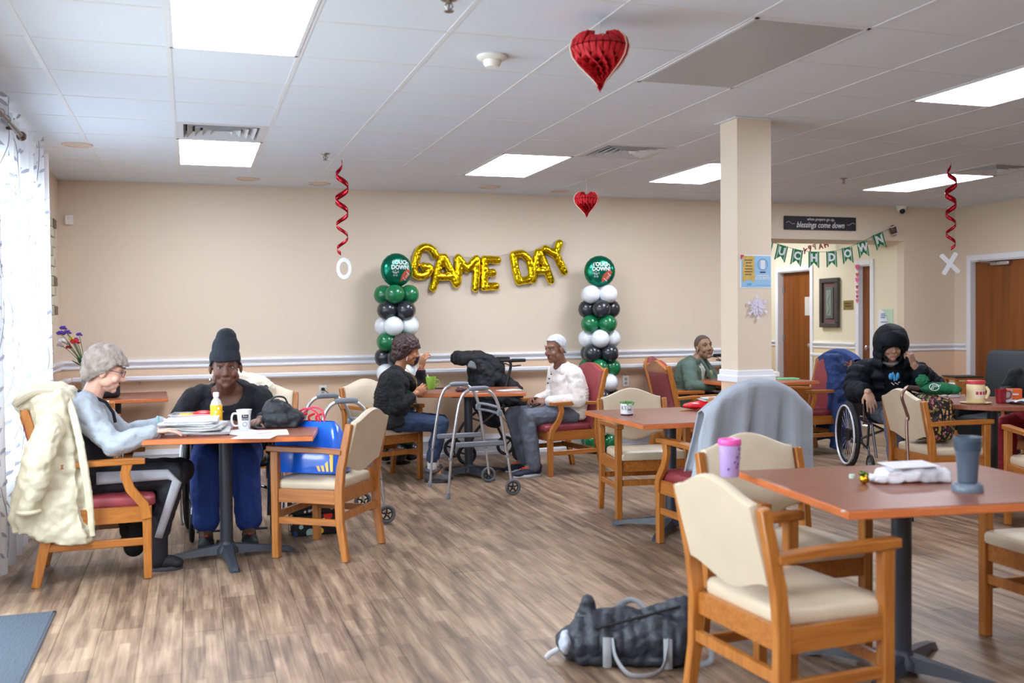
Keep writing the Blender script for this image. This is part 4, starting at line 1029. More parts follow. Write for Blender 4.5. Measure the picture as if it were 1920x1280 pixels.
MB().tube(bez([(.04, .01, .085), (.07, .02, .08), (.075, .02, .05), (.036, .01, .03)], 4), .006, 6).build('handle', mat('lime_glaze', (150, 190, 74), .3), m_)
MB().tube([(-.01, 0, .05), (-.03, .0, .13)], .005, 6).build('spoon', M_WP, m_)

# -- 4: man in the white henley
def man_white():
    ox, oy = 3.24, 8.52; t = root('person with short white hair in a white henley shirt and grey trousers, hands clasped', ox, oy)
    D = lambda x, y, z: V((x-ox, y-oy, z)); sk = skin('skin_brown', (128, 88, 70)); fwd = V((-.975, -.22, 0)).normalized(); side = V((-.22, .975, 0))
    H = frame(D(3.185, 8.49, 1.125), (-.90, -.36, -.16), (-.12, -.03, .99)) @ Matrix.Scale(1.05, 4)
    sp = [D(3.33, 8.53, .53), D(3.34, 8.53, .70), D(3.30, 8.53, .87), D(3.26, 8.53, .95)]; nk = D(3.25, 8.52, .975)
    A = [(D(3.27, 8.72, .90), D(3.27, 8.80, .68), D(3.04, 8.60, .66)), (D(3.31, 8.33, .90), D(3.32, 8.27, .67), D(3.07, 8.42, .655))]
    L_ = [(D(3.30, 8.64, .53), D(2.83, 8.68, .52), D(2.93, 8.66, .12)), (D(3.30, 8.44, .53), D(2.86, 8.38, .52), D(2.90, 8.33, .12))]
    b = MB(); head_solid(b, H); limb(b, [nk, H @ V((0, -.02, -.05))], [.062, .056]); torso(b, sp, side, fwd, [.17, .17, .18, .12], [.13, .14, .12, .065])
    for s_, e_, w_ in A: limb(b, [s_, e_, w_], [.048, .042, .029])
    hand_solid(b, A[0][2], (-.8, -.55, 0), (-.2, .5, .8), 1, .5); hand_solid(b, A[1][2], (-.85, .5, 0), (-.2, -.6, .75), -1, .55)
    for h_, k_, a_ in L_: limb(b, [h_, k_, a_, a_+V((-.05, 0, -.05))], [.085, .058, .038, .03])
    blob(b, 'body', sk, .005, 2, parent=t)
    features(t, H, mat('lips_brown', (110, 66, 60), .45), mat('brow_greyish', (110, 100, 96), .8))
    head_hair(t, H, mat('white_hair', (184, 187, 194), .9, bump=.8, bscale=60, var=.12, vscale=50), .007, hairline(.080, .060, .018, -.05), .007, .015)
    hn = cloth('henley_white', (226, 218, 214)); c = MB(); torso(c, [sp[0]-V((0, 0, .02)), sp[1], sp[2], sp[3]], side, fwd, [.185, .195, .20, .125], [.155, .175, .145, .08])
    limb(c, [D(3.26, 8.44, .93), D(3.24, 8.62, .93)], [.062, .062])
    for s_, e_, w_ in A: limb(c, [s_, e_, e_+(w_-e_)*.9], [.075, .066, .045])
    nc = nk+V((-.03, -.01, .035)); blob(c, 'shirt', hn, .007, 4, .022, .08, t, keep=lambda p: (p-nc).length > .075, solid=.006)
    for z, dx in ((.90, -.145), (.86, -.165), (.82, -.18)):
        MB().ell(D(3.275+dx, 8.50+.22*dx-.01, z), .008).build('button', M_BLACKP, t)
    q = MB()
    for h_, k_, a_ in L_: limb(q, [h_, k_, a_+V((.01, 0, -.02))], [.10, .08, .068])
    limb(q, [L_[0][0], L_[1][0]], [.11, .11])
    blob(q, 'trousers', cloth('grey_trousers', (98, 104, 118)), .007, 4, .026, .07, t)
    for h_, k_, a_ in L_:
        s_ = shoe(t, a_+V((.08, .015, -.12)), a_+V((-.19, -.03, -.12)), mat('navy_runner', (36, 42, 62), .6), mat('pale_sole', (200, 204, 212), .6), .048, 'running_shoe', .085)
        for k in range(4): MB().tube([a_+V((-.03-.022*k, -.028, -.025-.010*k)), a_+V((-.045-.022*k, .028, -.025-.010*k))], .006, 6).build('lace', mat('orange_lace', (236, 92, 52), .6), s_)
man_white()

# -- 5: person in green
def person_green():
    ox, oy = 5.0, 9.3; t = root('person with cropped hair in a dark green zip jacket, left of the column', ox, oy)
    D = lambda x, y, z: V((x-ox, y-oy, z)); sk = skin('skin_olive', (140, 108, 84)); fwd = V((.62, -.78, 0)).normalized(); side = V((-.78, -.62, 0))
    H = frame(D(5.10, 9.18, 1.09), (.02, -1, .12), (-.10, .12, 1)) @ Matrix.Scale(1.06, 4)
    sp = [D(5.02, 9.28, .53), D(4.99, 9.30, .70), D(5.01, 9.27, .87), D(5.03, 9.25, .95)]; nk = D(5.05, 9.23, .975)
    A = [(D(4.90, 9.14, .89), D(4.85, 8.99, .70), D(5.09, 8.96, .70)), (D(5.18, 9.36, .89), D(5.33, 9.30, .70), D(5.30, 9.06, .70))]
    L_ = [(D(4.98, 9.2, .53), D(5.20, 8.88, .52), D(5.22, 8.86, .1)), (D(5.12, 9.3, .53), D(5.38, 9.0, .52), D(5.40, 8.98, .1))]
    b = MB(); head_solid(b, H); limb(b, [nk, H @ V((0, -.02, -.05))], [.06, .055]); torso(b, sp, side, fwd, [.17, .17, .18, .12], [.13, .14, .12, .065])
    for s_, e_, w_ in A: limb(b, [s_, e_, w_], [.048, .042, .029])
    hand_solid(b, A[0][2], (.9, -.3, 0), (0, 0, 1), -1, .4); hand_solid(b, A[1][2], (.3, -.9, 0), (0, 0, 1), 1, .4)
    for h_, k_, a_ in L_: limb(b, [h_, k_, a_, a_+V((.05, -.05, -.05))], [.085, .058, .038, .03])
    blob(b, 'body', sk, .006, 2, parent=t)
    features(t, H, mat('lips_brown', (110, 66, 60), .45), mat('brow_dark', (34, 24, 22), .8))
    head_hair(t, H, mat('cropped_hair', (86, 74, 66), .9, bump=.4, bscale=90), .003, hairline(.085, .06, .012, -.04), 0, .02)
    g = cloth('green_fleece', (84, 104, 94)); c = MB(); torso(c, [sp[0]-V((0, 0, .02)), sp[1], sp[2], sp[3]], side, fwd, [.20, .20, .205, .13], [.16, .175, .15, .085])
    limb(c, [D(4.94, 9.17, .925), D(5.14, 9.33, .925)], [.066, .066])
    for s_, e_, w_ in A: limb(c, [s_, e_, e_+(w_-e_)*.85], [.08, .07, .05])
    nc = nk+fwd*.07; side_n = side
    def kg(p):
        q = p-nk; s = q.dot(side_n); f = q.dot(fwd)
        return not (f > .05 and abs(s) < .05+.22*max(0, q.z+.25) and q.z > -.25) and (p-nk-V((0, 0, .04))).length > .075
    blob(c, 'jacket', g, .008, 3, .022, .08, t, keep=kg, solid=.008)
    i_ = MB(); torso(i_, sp, side, fwd, [.18, .18, .185, .12], [.145, .16, .135, .072]); blob(i_, 'shirt', cloth('white_tee', (214, 222, 216)), .008, 3, parent=t, keep=lambda p: (p-nk-V((0, 0, .04))).length > .07, solid=.004)
    pm_ = MB().ell(nk+fwd*.138+side*(-.0)+V((0, 0, -.16)), (.035, .02, .045)); pm_.build('shirt_print', mat('print_olive', (140, 140, 100), .8), t)
    MB().tube([nk+fwd*.07+side*.085+V((0, 0, .0)), nk+fwd*.11+side*.06+V((0, 0, -.07)), nk+fwd*.16+side*.02+V((0, 0, -.19)), nk+fwd*.175+V((0, 0, -.28))], .016, 8).tube([nk+fwd*.05-side*.09+V((0, 0, .0)), nk+fwd*.10-side*.07+V((0, 0, -.08)), nk+fwd*.16-side*.03+V((0, 0, -.19)), nk+fwd*.175+V((0, 0, -.28))], .016, 8).build('jacket_collar', g, t)
    q = MB()
    for h_, k_, a_ in L_: limb(q, [h_, k_, a_+V((.01, 0, .03))], [.10, .08, .065])
    blob(q, 'trousers', cloth('green_trousers', (84, 104, 94)), .008, 4, .02, .07, t)
    for h_, k_, a_ in L_: shoe(t, a_+V((-.04, .05, -.1)), a_+V((.12, -.15, -.1)), M_BLACKP, M_RUB, .045)
person_green()

# -- 6: hooded person in the wheelchair
def person_hood():
    ox, oy = 6.06, 7.5; t = root('person in a black hooded puffer jacket, hand raised to the face, in the right wheelchair', ox, oy)
    D = lambda x, y, z: V((x-ox, y-oy, z)); sk = skin('skin_fair', (186, 146, 124)); fwd = V((-.40, -.915, 0)).normalized(); side = V((-.915, .40, 0))
    H = frame(D(5.975, 7.36, 1.13), (-.42, -.88, -.20), (-.10, -.16, .97)) @ Matrix.Scale(1.05, 4)
    sp = [D(6.10, 7.58, .54), D(6.09, 7.57, .70), D(6.06, 7.51, .87), D(6.03, 7.47, .95)]; nk = D(6.02, 7.44, .98)
    A = [(D(5.84, 7.60, .90), D(5.70, 7.52, .72), D(5.64, 7.25, .74)), (D(6.25, 7.42, .90), D(6.33, 7.20, .74), D(6.08, 7.20, .97))]
    L_ = [(D(5.98, 7.56, .53), D(5.76, 7.08, .54), D(5.74, 7.02, .16)), (D(6.18, 7.48, .53), D(5.97, 7.00, .54), D(5.95, 6.95, .16))]
    b = MB(); head_solid(b, H); limb(b, [nk, H @ V((0, -.02, -.05))], [.058, .054]); torso(b, sp, side, fwd, [.17, .17, .18, .12], [.13, .14, .12, .065])
    for s_, e_, w_ in A: limb(b, [s_, e_, w_], [.048, .042, .029])
    hand_solid(b, A[0][2], (.05, -.35, -.93), (-.45, -.85, .3), 1, .18, spread=.1, k=1.1); hand_solid(b, A[1][2], (-.22, -.05, .95), (.2, -.95, .1), 1, .75, k=1.05, thumb=.7)
    for h_, k_, a_ in L_: limb(b, [h_, k_, a_, a_+V((-.03, -.09, -.05))], [.085, .058, .038, .03])
    blob(b, 'body', sk, .005, 2, parent=t)
    features(t, H, mat('lips_pale', (190, 110, 104), .45), mat('brow_dark', (34, 24, 22), .8), closed=True)
    pf = mat('puffer_nylon', (17, 21, 29), .7, bump=.6, bscale=16, var=.1, spec=.2); c = MB()
    def puff(pts, rs, step=.075):
        tot = 0
        for i in range(len(pts)-1):
            L0 = (pts[i+1]-pts[i]).length; n = max(1, round(L0/step))
            for k in range(n):
                f = (k+.5)/n; p = pts[i].lerp(pts[i+1], f); r = rs[i]*(1-f)+rs[i+1]*f; d = (pts[i+1]-pts[i]).normalized()
                M = frame(p, V((0, 1, .1)) if abs(d.y) < .8 else V((1, 0, 0)), d); c.ell(p, (r, r, L0/n*.72), rot=M.to_3x3())
                c.ell(p, (r*.86, r*.86, L0/n*.9), rot=M.to_3x3())
    for k, z in enumerate((.56, .66, .76, .86)):
        p = sp[0].lerp(sp[3], k/3.6); M = frame(p, fwd, UPZ); c.ell(V((p.x, p.y, z)), (.255-.015*k, .195-.008*k, .062), rot=M.to_3x3(), nu=24); c.ell(V((p.x, p.y, z+.03)), (.235-.015*k, .175-.008*k, .07), rot=M.to_3x3(), nu=24)
    limb(c, [A[0][0].lerp(nk, .2)+V((0, 0, .0)), A[1][0].lerp(nk, .2)], [.098, .098])
    for s_, e_, w_ in A: puff([s_, e_, e_+(w_-e_)*.82], [.125, .105, .075]); limb(c, [s_, e_], [.10, .08])
    def kp(p):
        q = p-nk; s = q.dot(side)+.01; f = q.dot(fwd)
        return not (f > .06 and abs(s) < .045+.05*max(0, q.z+.42)/.42 and -.42 < q.z < .05)
    blob(c, 'puffer_jacket', pf, .008, 2, .02, .06, t, keep=kp, solid=.012)
    i_ = MB(); torso(i_, sp, side, fwd, [.18, .19, .19, .12], [.16, .165, .15, .078]); ot = blob(i_, 'hoodie', cloth('black_hoodie', (16, 16, 28)), .008, 3, parent=t)
    MB().tube([nk+V((.066*cos(a), .066*sin(a), .012-.02*max(0, V((cos(a), sin(a), 0)).dot(fwd)))) for a in [2*pi*k/20 for k in range(20)]], .012, 8, closed=True).build('collar', cloth('white_collar', (190, 190, 196)), t)
    # print on the chest
    pr = MB(); B = frame(nk+fwd*.150+V((0, 0, -.125)), fwd, UPZ)
    for (x, z, rx_, rz_) in ((-.03, .01, .02, .03), (0, .0, .012, .035), (.03, .015, .016, .03), (-.012, .03, .01, .02), (.018, -.01, .012, .02)): eM(pr, B, (-x, 0, z), (rx_, .012, rz_), 10, 6)
    pr.build('chest_print', mat('print_blue', (70, 160, 214), .7), t)
    pr = MB()
    for (x0, z0, x1, z1) in ((-.03, -.045, -.005, -.065), (.0, -.045, .03, -.06), (.03, -.045, .045, -.04)): pr.tube([B @ V((-x0, .012, z0)), B @ V((-x1, .012, z1))], .004, 5)
    pr.build('print_lines', mat('print_white', (214, 214, 220), .7), t)
    h = MB(); eM(h, H, (0, -.03, .03), (.140, .150, .155), 24, 16); eM(h, H, (0, -.03, -.07), (.135, .13, .10), 24, 12); eM(h, H, (0, .03, .06), (.115, .10, .095), 20, 12); eM(h, H, (0, -.02, -.14), (.15, .14, .07), 20, 10)
    Hi = H.inverted()
    def kh(p):
        q = Hi @ p
        return not (q.y > .055 and abs(q.x) < .088 and -.3 < q.z < .024) and q.z > -.19
    blob(h, 'hood', pf, .007, 3, .012, .07, t, keep=kh, solid=.018)
    MB().tube([H @ V((.088*cos(a)*(1 if sin(a) > -.3 else .85), .118-.055*(abs(cos(a))**2)-.01*(sin(a) < 0), -.045+.083*sin(a))) for a in [pi*(-.28)+pi*1.56*k/22 for k in range(23)]], .013, 8).build('hood_rim', pf, t)
    q = MB()
    for h_, k_, a_ in L_: limb(q, [h_, k_, a_+V((0, 0, .02))], [.105, .085, .065])
    blob(q, 'trousers', cloth('dark_grey_trousers', (86, 90, 104)), .008, 4, .022, .07, t)
    for h_, k_, a_ in L_: shoe(t, a_+V((.03, .06, -.06)), a_+V((-.06, -.18, -.06)), M_BLACKP, M_RUB, .048)
person_hood()

# -- 7: person cut off at the right edge
def person_right():
    ox, oy = 6.42, 5.75; t = root('person in black jacket and red trousers, cut off at the right photo edge', ox, oy)
    D = lambda x, y, z: V((x-ox, y-oy, z)); sk = skin('skin_fair', (186, 146, 124)); fwd = V((-1, 0, 0)); side = V((0, 1, 0))
    H = frame(D(6.34, 5.75, 1.14), (-.95, 0, -.3), (-.2, 0, .97))
    sp = [D(6.45, 5.75, .53), D(6.46, 5.75, .70), D(6.42, 5.75, .87), D(6.39, 5.75, .95)]; nk = D(6.38, 5.75, .975)
    A = [(D(6.40, 5.93, .89), D(6.36, 6.02, .72), D(6.10, 5.90, .79)), (D(6.40, 5.56, .89), D(6.32, 5.48, .74), D(6.06, 5.62, .79))]
    L_ = [(D(6.44, 5.85, .53), D(6.0, 5.86, .53), D(6.02, 5.86, .1)), (D(6.44, 5.65, .53), D(6.0, 5.62, .53), D(6.02, 5.62, .1))]
    b = MB(); head_solid(b, H); limb(b, [nk, H @ V((0, -.02, -.05))], [.058, .054]); torso(b, sp, side, fwd, [.17, .17, .18, .12], [.13, .14, .12, .065])
    for s_, e_, w_ in A: limb(b, [s_, e_, w_], [.048, .042, .029])
    hand_solid(b, A[0][2], (-.9, -.2, -.1), (0, 0, 1), 1, .2); hand_solid(b, A[1][2], (-.9, .2, -.1), (0, 0, 1), -1, .2)
    for h_, k_, a_ in L_: limb(b, [h_, k_, a_, a_+V((-.08, 0, -.05))], [.085, .058, .038, .03])
    blob(b, 'body', sk, .007, 2, parent=t)
    features(t, H, mat('lips_pale', (190, 110, 104), .45), mat('brow_dark', (34, 24, 22), .8))
    head_hair(t, H, mat('dark_hair', (62, 40, 42), .5), .014, hairline(.06, .03, -.02, -.08), .01, .03)
    c = MB(); torso(c, sp, side, fwd, [.20, .20, .205, .13], [.16, .175, .15, .085])
    for s_, e_, w_ in A: limb(c, [s_, e_, e_+(w_-e_)*.9], [.08, .07, .05])
    blob(c, 'jacket', cloth('black_jacket', (18, 19, 25)), .009, 3, .03, .08, t, keep=lambda p: (p-nk-V((0, 0, .04))).length > .075, solid=.008)
    q = MB()
    for h_, k_, a_ in L_: limb(q, [h_, k_, a_+V((0, 0, .02))], [.105, .085, .07])
    blob(q, 'trousers', cloth('red_trousers', (150, 30, 44)), .009, 3, .022, .07, t)
    for h_, k_, a_ in L_: shoe(t, a_+V((.06, 0, -.1)), a_+V((-.18, 0, -.1)), M_BLACKP, M_RUB, .045)
person_right()
pr_ = [o for o in bpy.data.objects if o.get('category') == 'person'][-1]
pr_ = next(o for o in bpy.data.objects if o.get('label', '').startswith('person in black jacket and red trousers'))
pr_.location = (6.56, 6.27, 0); pr_.rotation_euler = (0, 0, radians(23))
chair('red', 6.63, 6.30, -.92, -.39, 'burgundy armchair under the person cut off at the right photo edge')
# ---------------------------------------------------------------- wall decorations
YW = YB
def wp(px, py, y=YB): return at(px, py, y=y)
# balloon columns
GREEN = mat('green_latex', (16, 110, 66), .22, coat=.3); BLACKB = mat('black_latex', (40, 44, 52), .25, coat=.3); WHITEB = mat('white_latex', (228, 234, 240), .25, coat=.3)
def balloon_mesh(m):
    prof = [(.012, -.112), (.006, -.104), (.014, -.098), (.045, -.088), (.075, -.062), (.093, -.025), (.097, .005), (.090, .042), (.068, .075), (.035, .094), (.001, .099)]
    return MB().lathe(prof, 20).mesh('balloon', m, 60)
BM = {'g': balloon_mesh(GREEN), 'k': balloon_mesh(BLACKB), 'w': balloon_mesh(WHITEB)}
def foil_mat():
    return mat('green_foil', (16, 120, 92), .22, .75, bump=.25, bscale=14)
def balloon_column(x, y, seq, label, yaw, ph):
    t = thing('balloon_column', label, 'balloon column', (x, y, 0))
    MB().tube([(0, 0, 0), (0, 0, 1.76)], .012, 8).build('pole', M_WP, t)
    MB().lathe([(.12, 0), (.12, .012), (.03, .03), (.015, .05)], 20).build('base', M_BLACKP, t)
    for r, k in enumerate(seq):
        z = 1.655-.1535*r
        for q in range(4):
            a = q*pi/2+(pi/4 if (r+ph) % 2 else 0)+.12*sin(r*2.1)+YAW*0-.33
            c = Vector((.122*cos(a), .122*sin(a), z))
            o = link('balloon', BM[k], t, c); d = Vector((cos(a), sin(a), .05+.1*sin(q+r)))
            o.rotation_mode = 'QUATERNION'; o.rotation_quaternion = d.to_track_quat('Z', 'Y')
    # foil balloon on top, a fat disc facing the room
    F = Matrix.Translation((0, -.02, 1.895)) @ Matrix.Rotation(yaw, 4, 'Z')
    mb = MB(); n = 40
    def fp(u, v):
        a = 2*pi*u; rr = sin(pi*v/1.0); R_ = .165
        r = R_*min(1, sin(pi*v)**.62); yy = -.085*cos(pi*v)
        wr = 1+.012*sin(a*18)*(sin(pi*v)**8)
        return F @ Vector((r*wr*cos(a), yy, r*wr*sin(a)))
    mb.grid(fp, n, 17, closed_u=True); ob = mb.build('foil_balloon', foil_mat(), t, smooth=80)
    wt = mat('foil_print_white', (222, 228, 232), .4)
    def onfoil(me):
        for v in me.vertices:
            r = sqrt(v.co.x**2+v.co.y**2); s = min(.999, r/.155); vv = math.asin(min(1, s**(1/.62)))/pi
            z = .085*cos(pi*vv)+.003+v.co.z; p = F @ Vector((v.co.x, -z, v.co.y)); v.co = p
    for body, zz, sz in (('TOUCH', .070, .056), ('DOWN!', .022, .056)):
        o = text_mesh(body, sz, wt, ob, Matrix.Translation((.0, zz, 0)), .001, bold=.0022, sx=.95); onfoil(o.data)
    f = MB(); c0 = (.062, -.062)
    ov = [(c0[0]+.078*cos(a)*cos(.9)-.046*sin(a)*sin(.9), c0[1]+.078*cos(a)*sin(.9)+.046*sin(a)*cos(.9), 0) for a in [2*pi*k/24 for k in range(24)]]
    f.add([(c0[0], c0[1], .0)]+[(c0[0]+(p[0]-c0[0])*.5, c0[1]+(p[1]-c0[1])*.5, .0) for p in ov]+ov, [(0, 1+k, 1+(k+1) % 24) for k in range(24)]+[(1+k, 25+k, 25+(k+1) % 24, 1+(k+1) % 24) for k in range(24)])
    o = f.build('football_print', mat('football_print', (172, 72, 48), .4), ob, smooth=0); onfoil(o.data); solidify(o, .002)
    s_ = MB()
    for k in range(-2, 3): s_.tube([(c0[0]+.010*k*cos(.9)+.006-.006, c0[1]+.010*k*sin(.9)+.008, .002), (c0[0]+.010*k*cos(.9)+.018-.006, c0[1]+.010*k*sin(.9)-.004, .002)], .0018, 4)
    for (dx) in (-.034, .034): s_.tube([(c0[0]+dx*cos(.9)-.022*sin(.9), c0[1]+dx*sin(.9)+.022*cos(.9), .002), (c0[0]+dx*cos(.9)+.022*sin(.9), c0[1]+dx*sin(.9)-.022*cos(.9), .002)], .004, 4)
    for (xx, zz) in ((-.08, -.02), (-.055, -.03), (-.03, -.02), (-.07, -.055), (-.045, -.055)):
        s_.tube([(xx+.008*cos(a), zz+.008*sin(a), .002) for a in [2*pi*k/8 for k in range(8)]], .0015, 4, closed=True)
        s_.tube([(xx-.008, zz+.018, .002), (xx+.004, zz+.03, .002)], .0014, 4); s_.tube([(xx-.008, zz+.03, .002), (xx+.004, zz+.018, .002)], .0014, 4)
    o = s_.build('play_marks', wt, ob, smooth=0); onfoil(o.data)
balloon_column(1.93, 9.56, 'gkwgkwgkwgk', 'balloon column behind the woman with the mug, topped by a foil balloon', radians(16), 0)
balloon_column(4.08, 9.56, 'wkgwkgwkgwg', 'balloon column behind the man in white, foil football balloon on top', radians(-10), 1)

# GAME DAY letters
GOLD = mat('gold_foil', (240, 208, 30), .14, 1, bump=.5, bscale=22)
def lp(x, y): return wp(660+x/3.556, 420+y/3.556, YB-.045)
LET = [('G', 'gold foil letter G, first of the string', [[(553, 205), (535, 172), (500, 155), (462, 163), (440, 195), (425, 250), (412, 300), (425, 338), (470, 345), (508, 325), (515, 290), (478, 282)]]),
 ('A', 'gold foil letter A in the word GAME', [[(597, 222), (570, 320), (540, 425)], [(612, 222), (655, 310), (695, 400)], [(570, 350), (660, 350)]]),
 ('M', 'gold foil letter M in the word GAME', [[(708, 225), (712, 310), (700, 395)], [(708, 225), (765, 300), (828, 232)], [(828, 232), (830, 330), (822, 425)]]),
 ('E', 'gold foil letter E ending the word GAME', [[(968, 240), (885, 235), (882, 330), (880, 418), (958, 415)], [(885, 325), (938, 325)]]),
 ('D', 'gold foil letter D starting the word DAY', [[(1075, 208), (1090, 300), (1112, 382)], [(1075, 208), (1130, 198), (1175, 235), (1198, 310), (1185, 365), (1112, 382)]]),
 ('A', 'gold foil letter A in the word DAY', [[(1238, 190), (1222, 280), (1205, 372)], [(1248, 188), (1290, 280), (1325, 375)], [(1218, 312), (1298, 312)]]),
 ('Y', 'gold foil letter Y ending the word DAY', [[(1288, 165), (1350, 200)], [(1382, 128), (1358, 200)], [(1356, 200), (1390, 265), (1415, 318)]])]
tops = []
for ch, lab, strokes in LET:
    P0 = [lp(*q) for s in strokes for q in s]; c = sum(P0, Vector())/len(P0); mb = MB()
    for s in strokes:
        pts = [lp(*q)-c for q in s]
        if len(pts) > 4 and ch in 'GD': pts = bez(pts, 3)
        for a, b in zip(pts, pts[1:]): mb.cap(a, b, .043, n=12)
    o = blob(mb, 'letter_balloon', GOLD, .006, 3, .007, .03, None, loc=c, ratio=.5)
    tag(o, lab, 'letter balloon', 'gold foil letters spelling GAME DAY')
    tops.append(max(P0, key=lambda p: p.z))
st = bez([wp(770, 480, YB-.02)]+[t_+Vector((0, .03, .02)) for t_ in tops]+[wp(1062, 455, YB-.02)], 4)
tag(MB().tube(st, .0015, 5).build('string', mat('clear_string', (200, 196, 188), .4)), 'thin clear string the gold letters hang on', 'string')

# honeycomb hearts
def heart_pts(n=24, k=1.0):
    out = []
    for i in range(n):
        a = 2*pi*i/n; x = 16*sin(a)**3; z = 13*cos(a)-5*cos(2*a)-2*cos(3*a)-cos(4*a); out.append((x/34*k, (z+2.5)/30*k))
    return out
REDP = mat('red_tissue', (190, 14, 30), .7); REDD = mat('red_card', (206, 10, 34), .6); CREAM = mat('cream_edge', (226, 208, 190), .8)
def paper_heart(x, y, z, size, rz, label):
    t = thing('hanging_heart', label, 'paper heart', (x, y, z), -atan2(x, y)+.12)
    h = heart_pts(28, size)
    # honeycomb leaves fanned about the vertical axis between the two card halves
    def zt(x):
        q = [p_ for p_ in hh if True]; top = -9; bot = 9
        for (a_, b_) in zip(hh, hh[1:]):
            if (a_[0]-x)*(b_[0]-x) <= 0 and abs(a_[0]-b_[0]) > 1e-9:
                z_ = a_[1]+(b_[1]-a_[1])*(x-a_[0])/(b_[0]-a_[0]); top = max(top, z_); bot = min(bot, z_)
        return bot, top
    hh = [p_ for p_ in heart_pts(80, size) if p_[0] >= -1e-6]; xm = max(p_[0] for p_ in hh)
    def leaf(ang, wav):
        vs = []; nx, nz = 7, 9
        for i in range(nx):
            x_ = xm*(.001+.996*i/(nx-1)); b0, t0_ = zt(x_)
            if abs(cos(ang)) < .6: t0_ = min(t0_, zt(xm*.01)[1]+.075*size)
            for j in range(nz):
                z_ = b0+(t0_-b0)*j/(nz-1); g = .045*size*wav*(1 if (i+j) % 2 else -1)*(0 < i)
                vs.append((x_*cos(ang)-g*sin(ang), x_*sin(ang)+g*cos(ang), z_))
        return MB().add(vs, [(i*nz+j, i*nz+j+1, (i+1)*nz+j+1, (i+1)*nz+j) for i in range(nx-1) for j in range(nz-1)])
    for k in range(26):
        a = 2*pi*k/26
        lf_ = leaf(a, 1 if k % 2 else -1); lf_.build('tissue_leaf', REDP, t, smooth=0)
    for a, nm in ((radians(184), 'card_heart'), (radians(322), 'card_heart'), (radians(336), 'card_heart')):
        pl = [(x_*.98, z_) for x_, z_ in h]
        q = MB().prism([(max(0, x_)*1.03, z_*1.0) for x_, z_ in h if x_ >= -.001], .004)
        q.build(nm, REDD, t, smooth=0).rotation_euler = (0, 0, a)
        e = MB().tube([(x_*1.04, .004, z_) for x_, z_ in h if x_ > .02*size], .003, 5)
        ob = e.build('card_edge', CREAM, t, smooth=0); ob.rotation_euler = (0, 0, a)
    MB().tube([(0, 0, .28*size), (.0, 0, CZ-z)], .0009, 4).build('thread', mat('white_thread', (220, 220, 222), .6), t)
paper_heart(1.714, 3.99, at(1130, 117, y=3.99).z, .27, .5, 'large red honeycomb paper heart hanging nearest the camera')
paper_heart(3.55, 8.60, at(1102, 384, y=8.60).z, .25, .5, 'small red honeycomb paper heart hanging farther away, above the walker')

def swirl(px, py0, py1, y, letter, label, amp=.058, turns=3.2):
    a = at(px, py0, y=y); b = at(px, py1, y=y); t = thing('spiral_streamer', label, 'streamer', (a.x, a.y, CZ)); H_ = CZ-b.z; n = 90; vs = []; fs = []
    for i in range(n+1):
        f = i/n; ph = 2*pi*turns*f**1.0*1.15; z = -H_*(f**.93); r = amp*min(1, f*6)*(1-.25*f)
        c = Vector((r*cos(ph), r*sin(ph), z)); w_ = .026*(.6+.4*sin(pi*min(1, f*1.5)))
        vs += [c+Vector((0, 0, w_)), c-Vector((0, 0, w_))]
    for i in range(n): fs.append((2*i, 2*i+1, 2*i+3, 2*i+2))
    solidify(MB().add(vs, fs).build('foil_spiral', mat('red_foil', (176, 10, 34), .2, .7), t), .001)
    return t, b
t, b = swirl(640, 298, 476, 8.1, 'O', 'red foil spiral streamer on the left, a white letter O hanging under it')
c1 = at(645, 503, y=8.1)-Vector((t.location)); RF = Matrix.Translation(c1) @ Matrix.Rotation(-.32, 4, 'Z')
q = MB(); n = 28; vs = []
WP_ = mat('white_card', (232, 232, 236), .6)
for k in range(n):
    a = 2*pi*k/n; 
    for (r1, r2, yy) in ((.062, .088, -.004), (.036, .055, -.004), (.062, .088, .004), (.036, .055, .004)): vs.append(RF @ Vector((r1*cos(a), yy, r2*sin(a))))
fs = []
for k in range(n):
    a = k*4; b_ = ((k+1) % n)*4
    fs += [(a, b_, b_+1, a+1), (a+2, a+3, b_+3, b_+2), (a, a+2, b_+2, b_), (a+1, b_+1, b_+3, a+3)]
q.add(vs, fs).build('letter_o', WP_, t, smooth=0)
MB().tube([(0, 0, b.z-CZ), RF @ Vector((0, 0, .088))], .0008, 4).build('thread', WP_, t)
t, b = swirl(1783, 300, 466, 6.9, 'X', 'red foil spiral streamer on the right, a white letter X hanging under it', .05, 3.6)
c1 = at(1781, 494, y=6.9)-Vector(t.location); RF = Matrix.Translation(c1) @ Matrix.Rotation(-.6, 4, 'Z')
q = MB()
for s in (-1, 1):
    pl = [(x*cos(s*.62+.12)-z*sin(s*.62+.12), x*sin(s*.62+.12)+z*cos(s*.62+.12)) for x, z in [(-.015, -.08), (0, -.086), (.015, -.08), (.015, .08), (0, .086), (-.015, .08)]]
    q.prism([(a_*1.25, b_*1.25) for a_, b_ in pl], .006, RF, off=-.003+.001*s)
q.build('letter_x', WP_, t, smooth=0); MB().tube([(0, 0, b.z-CZ), RF @ Vector((0, 0, .06))], .0008, 4).build('thread', WP_, t)

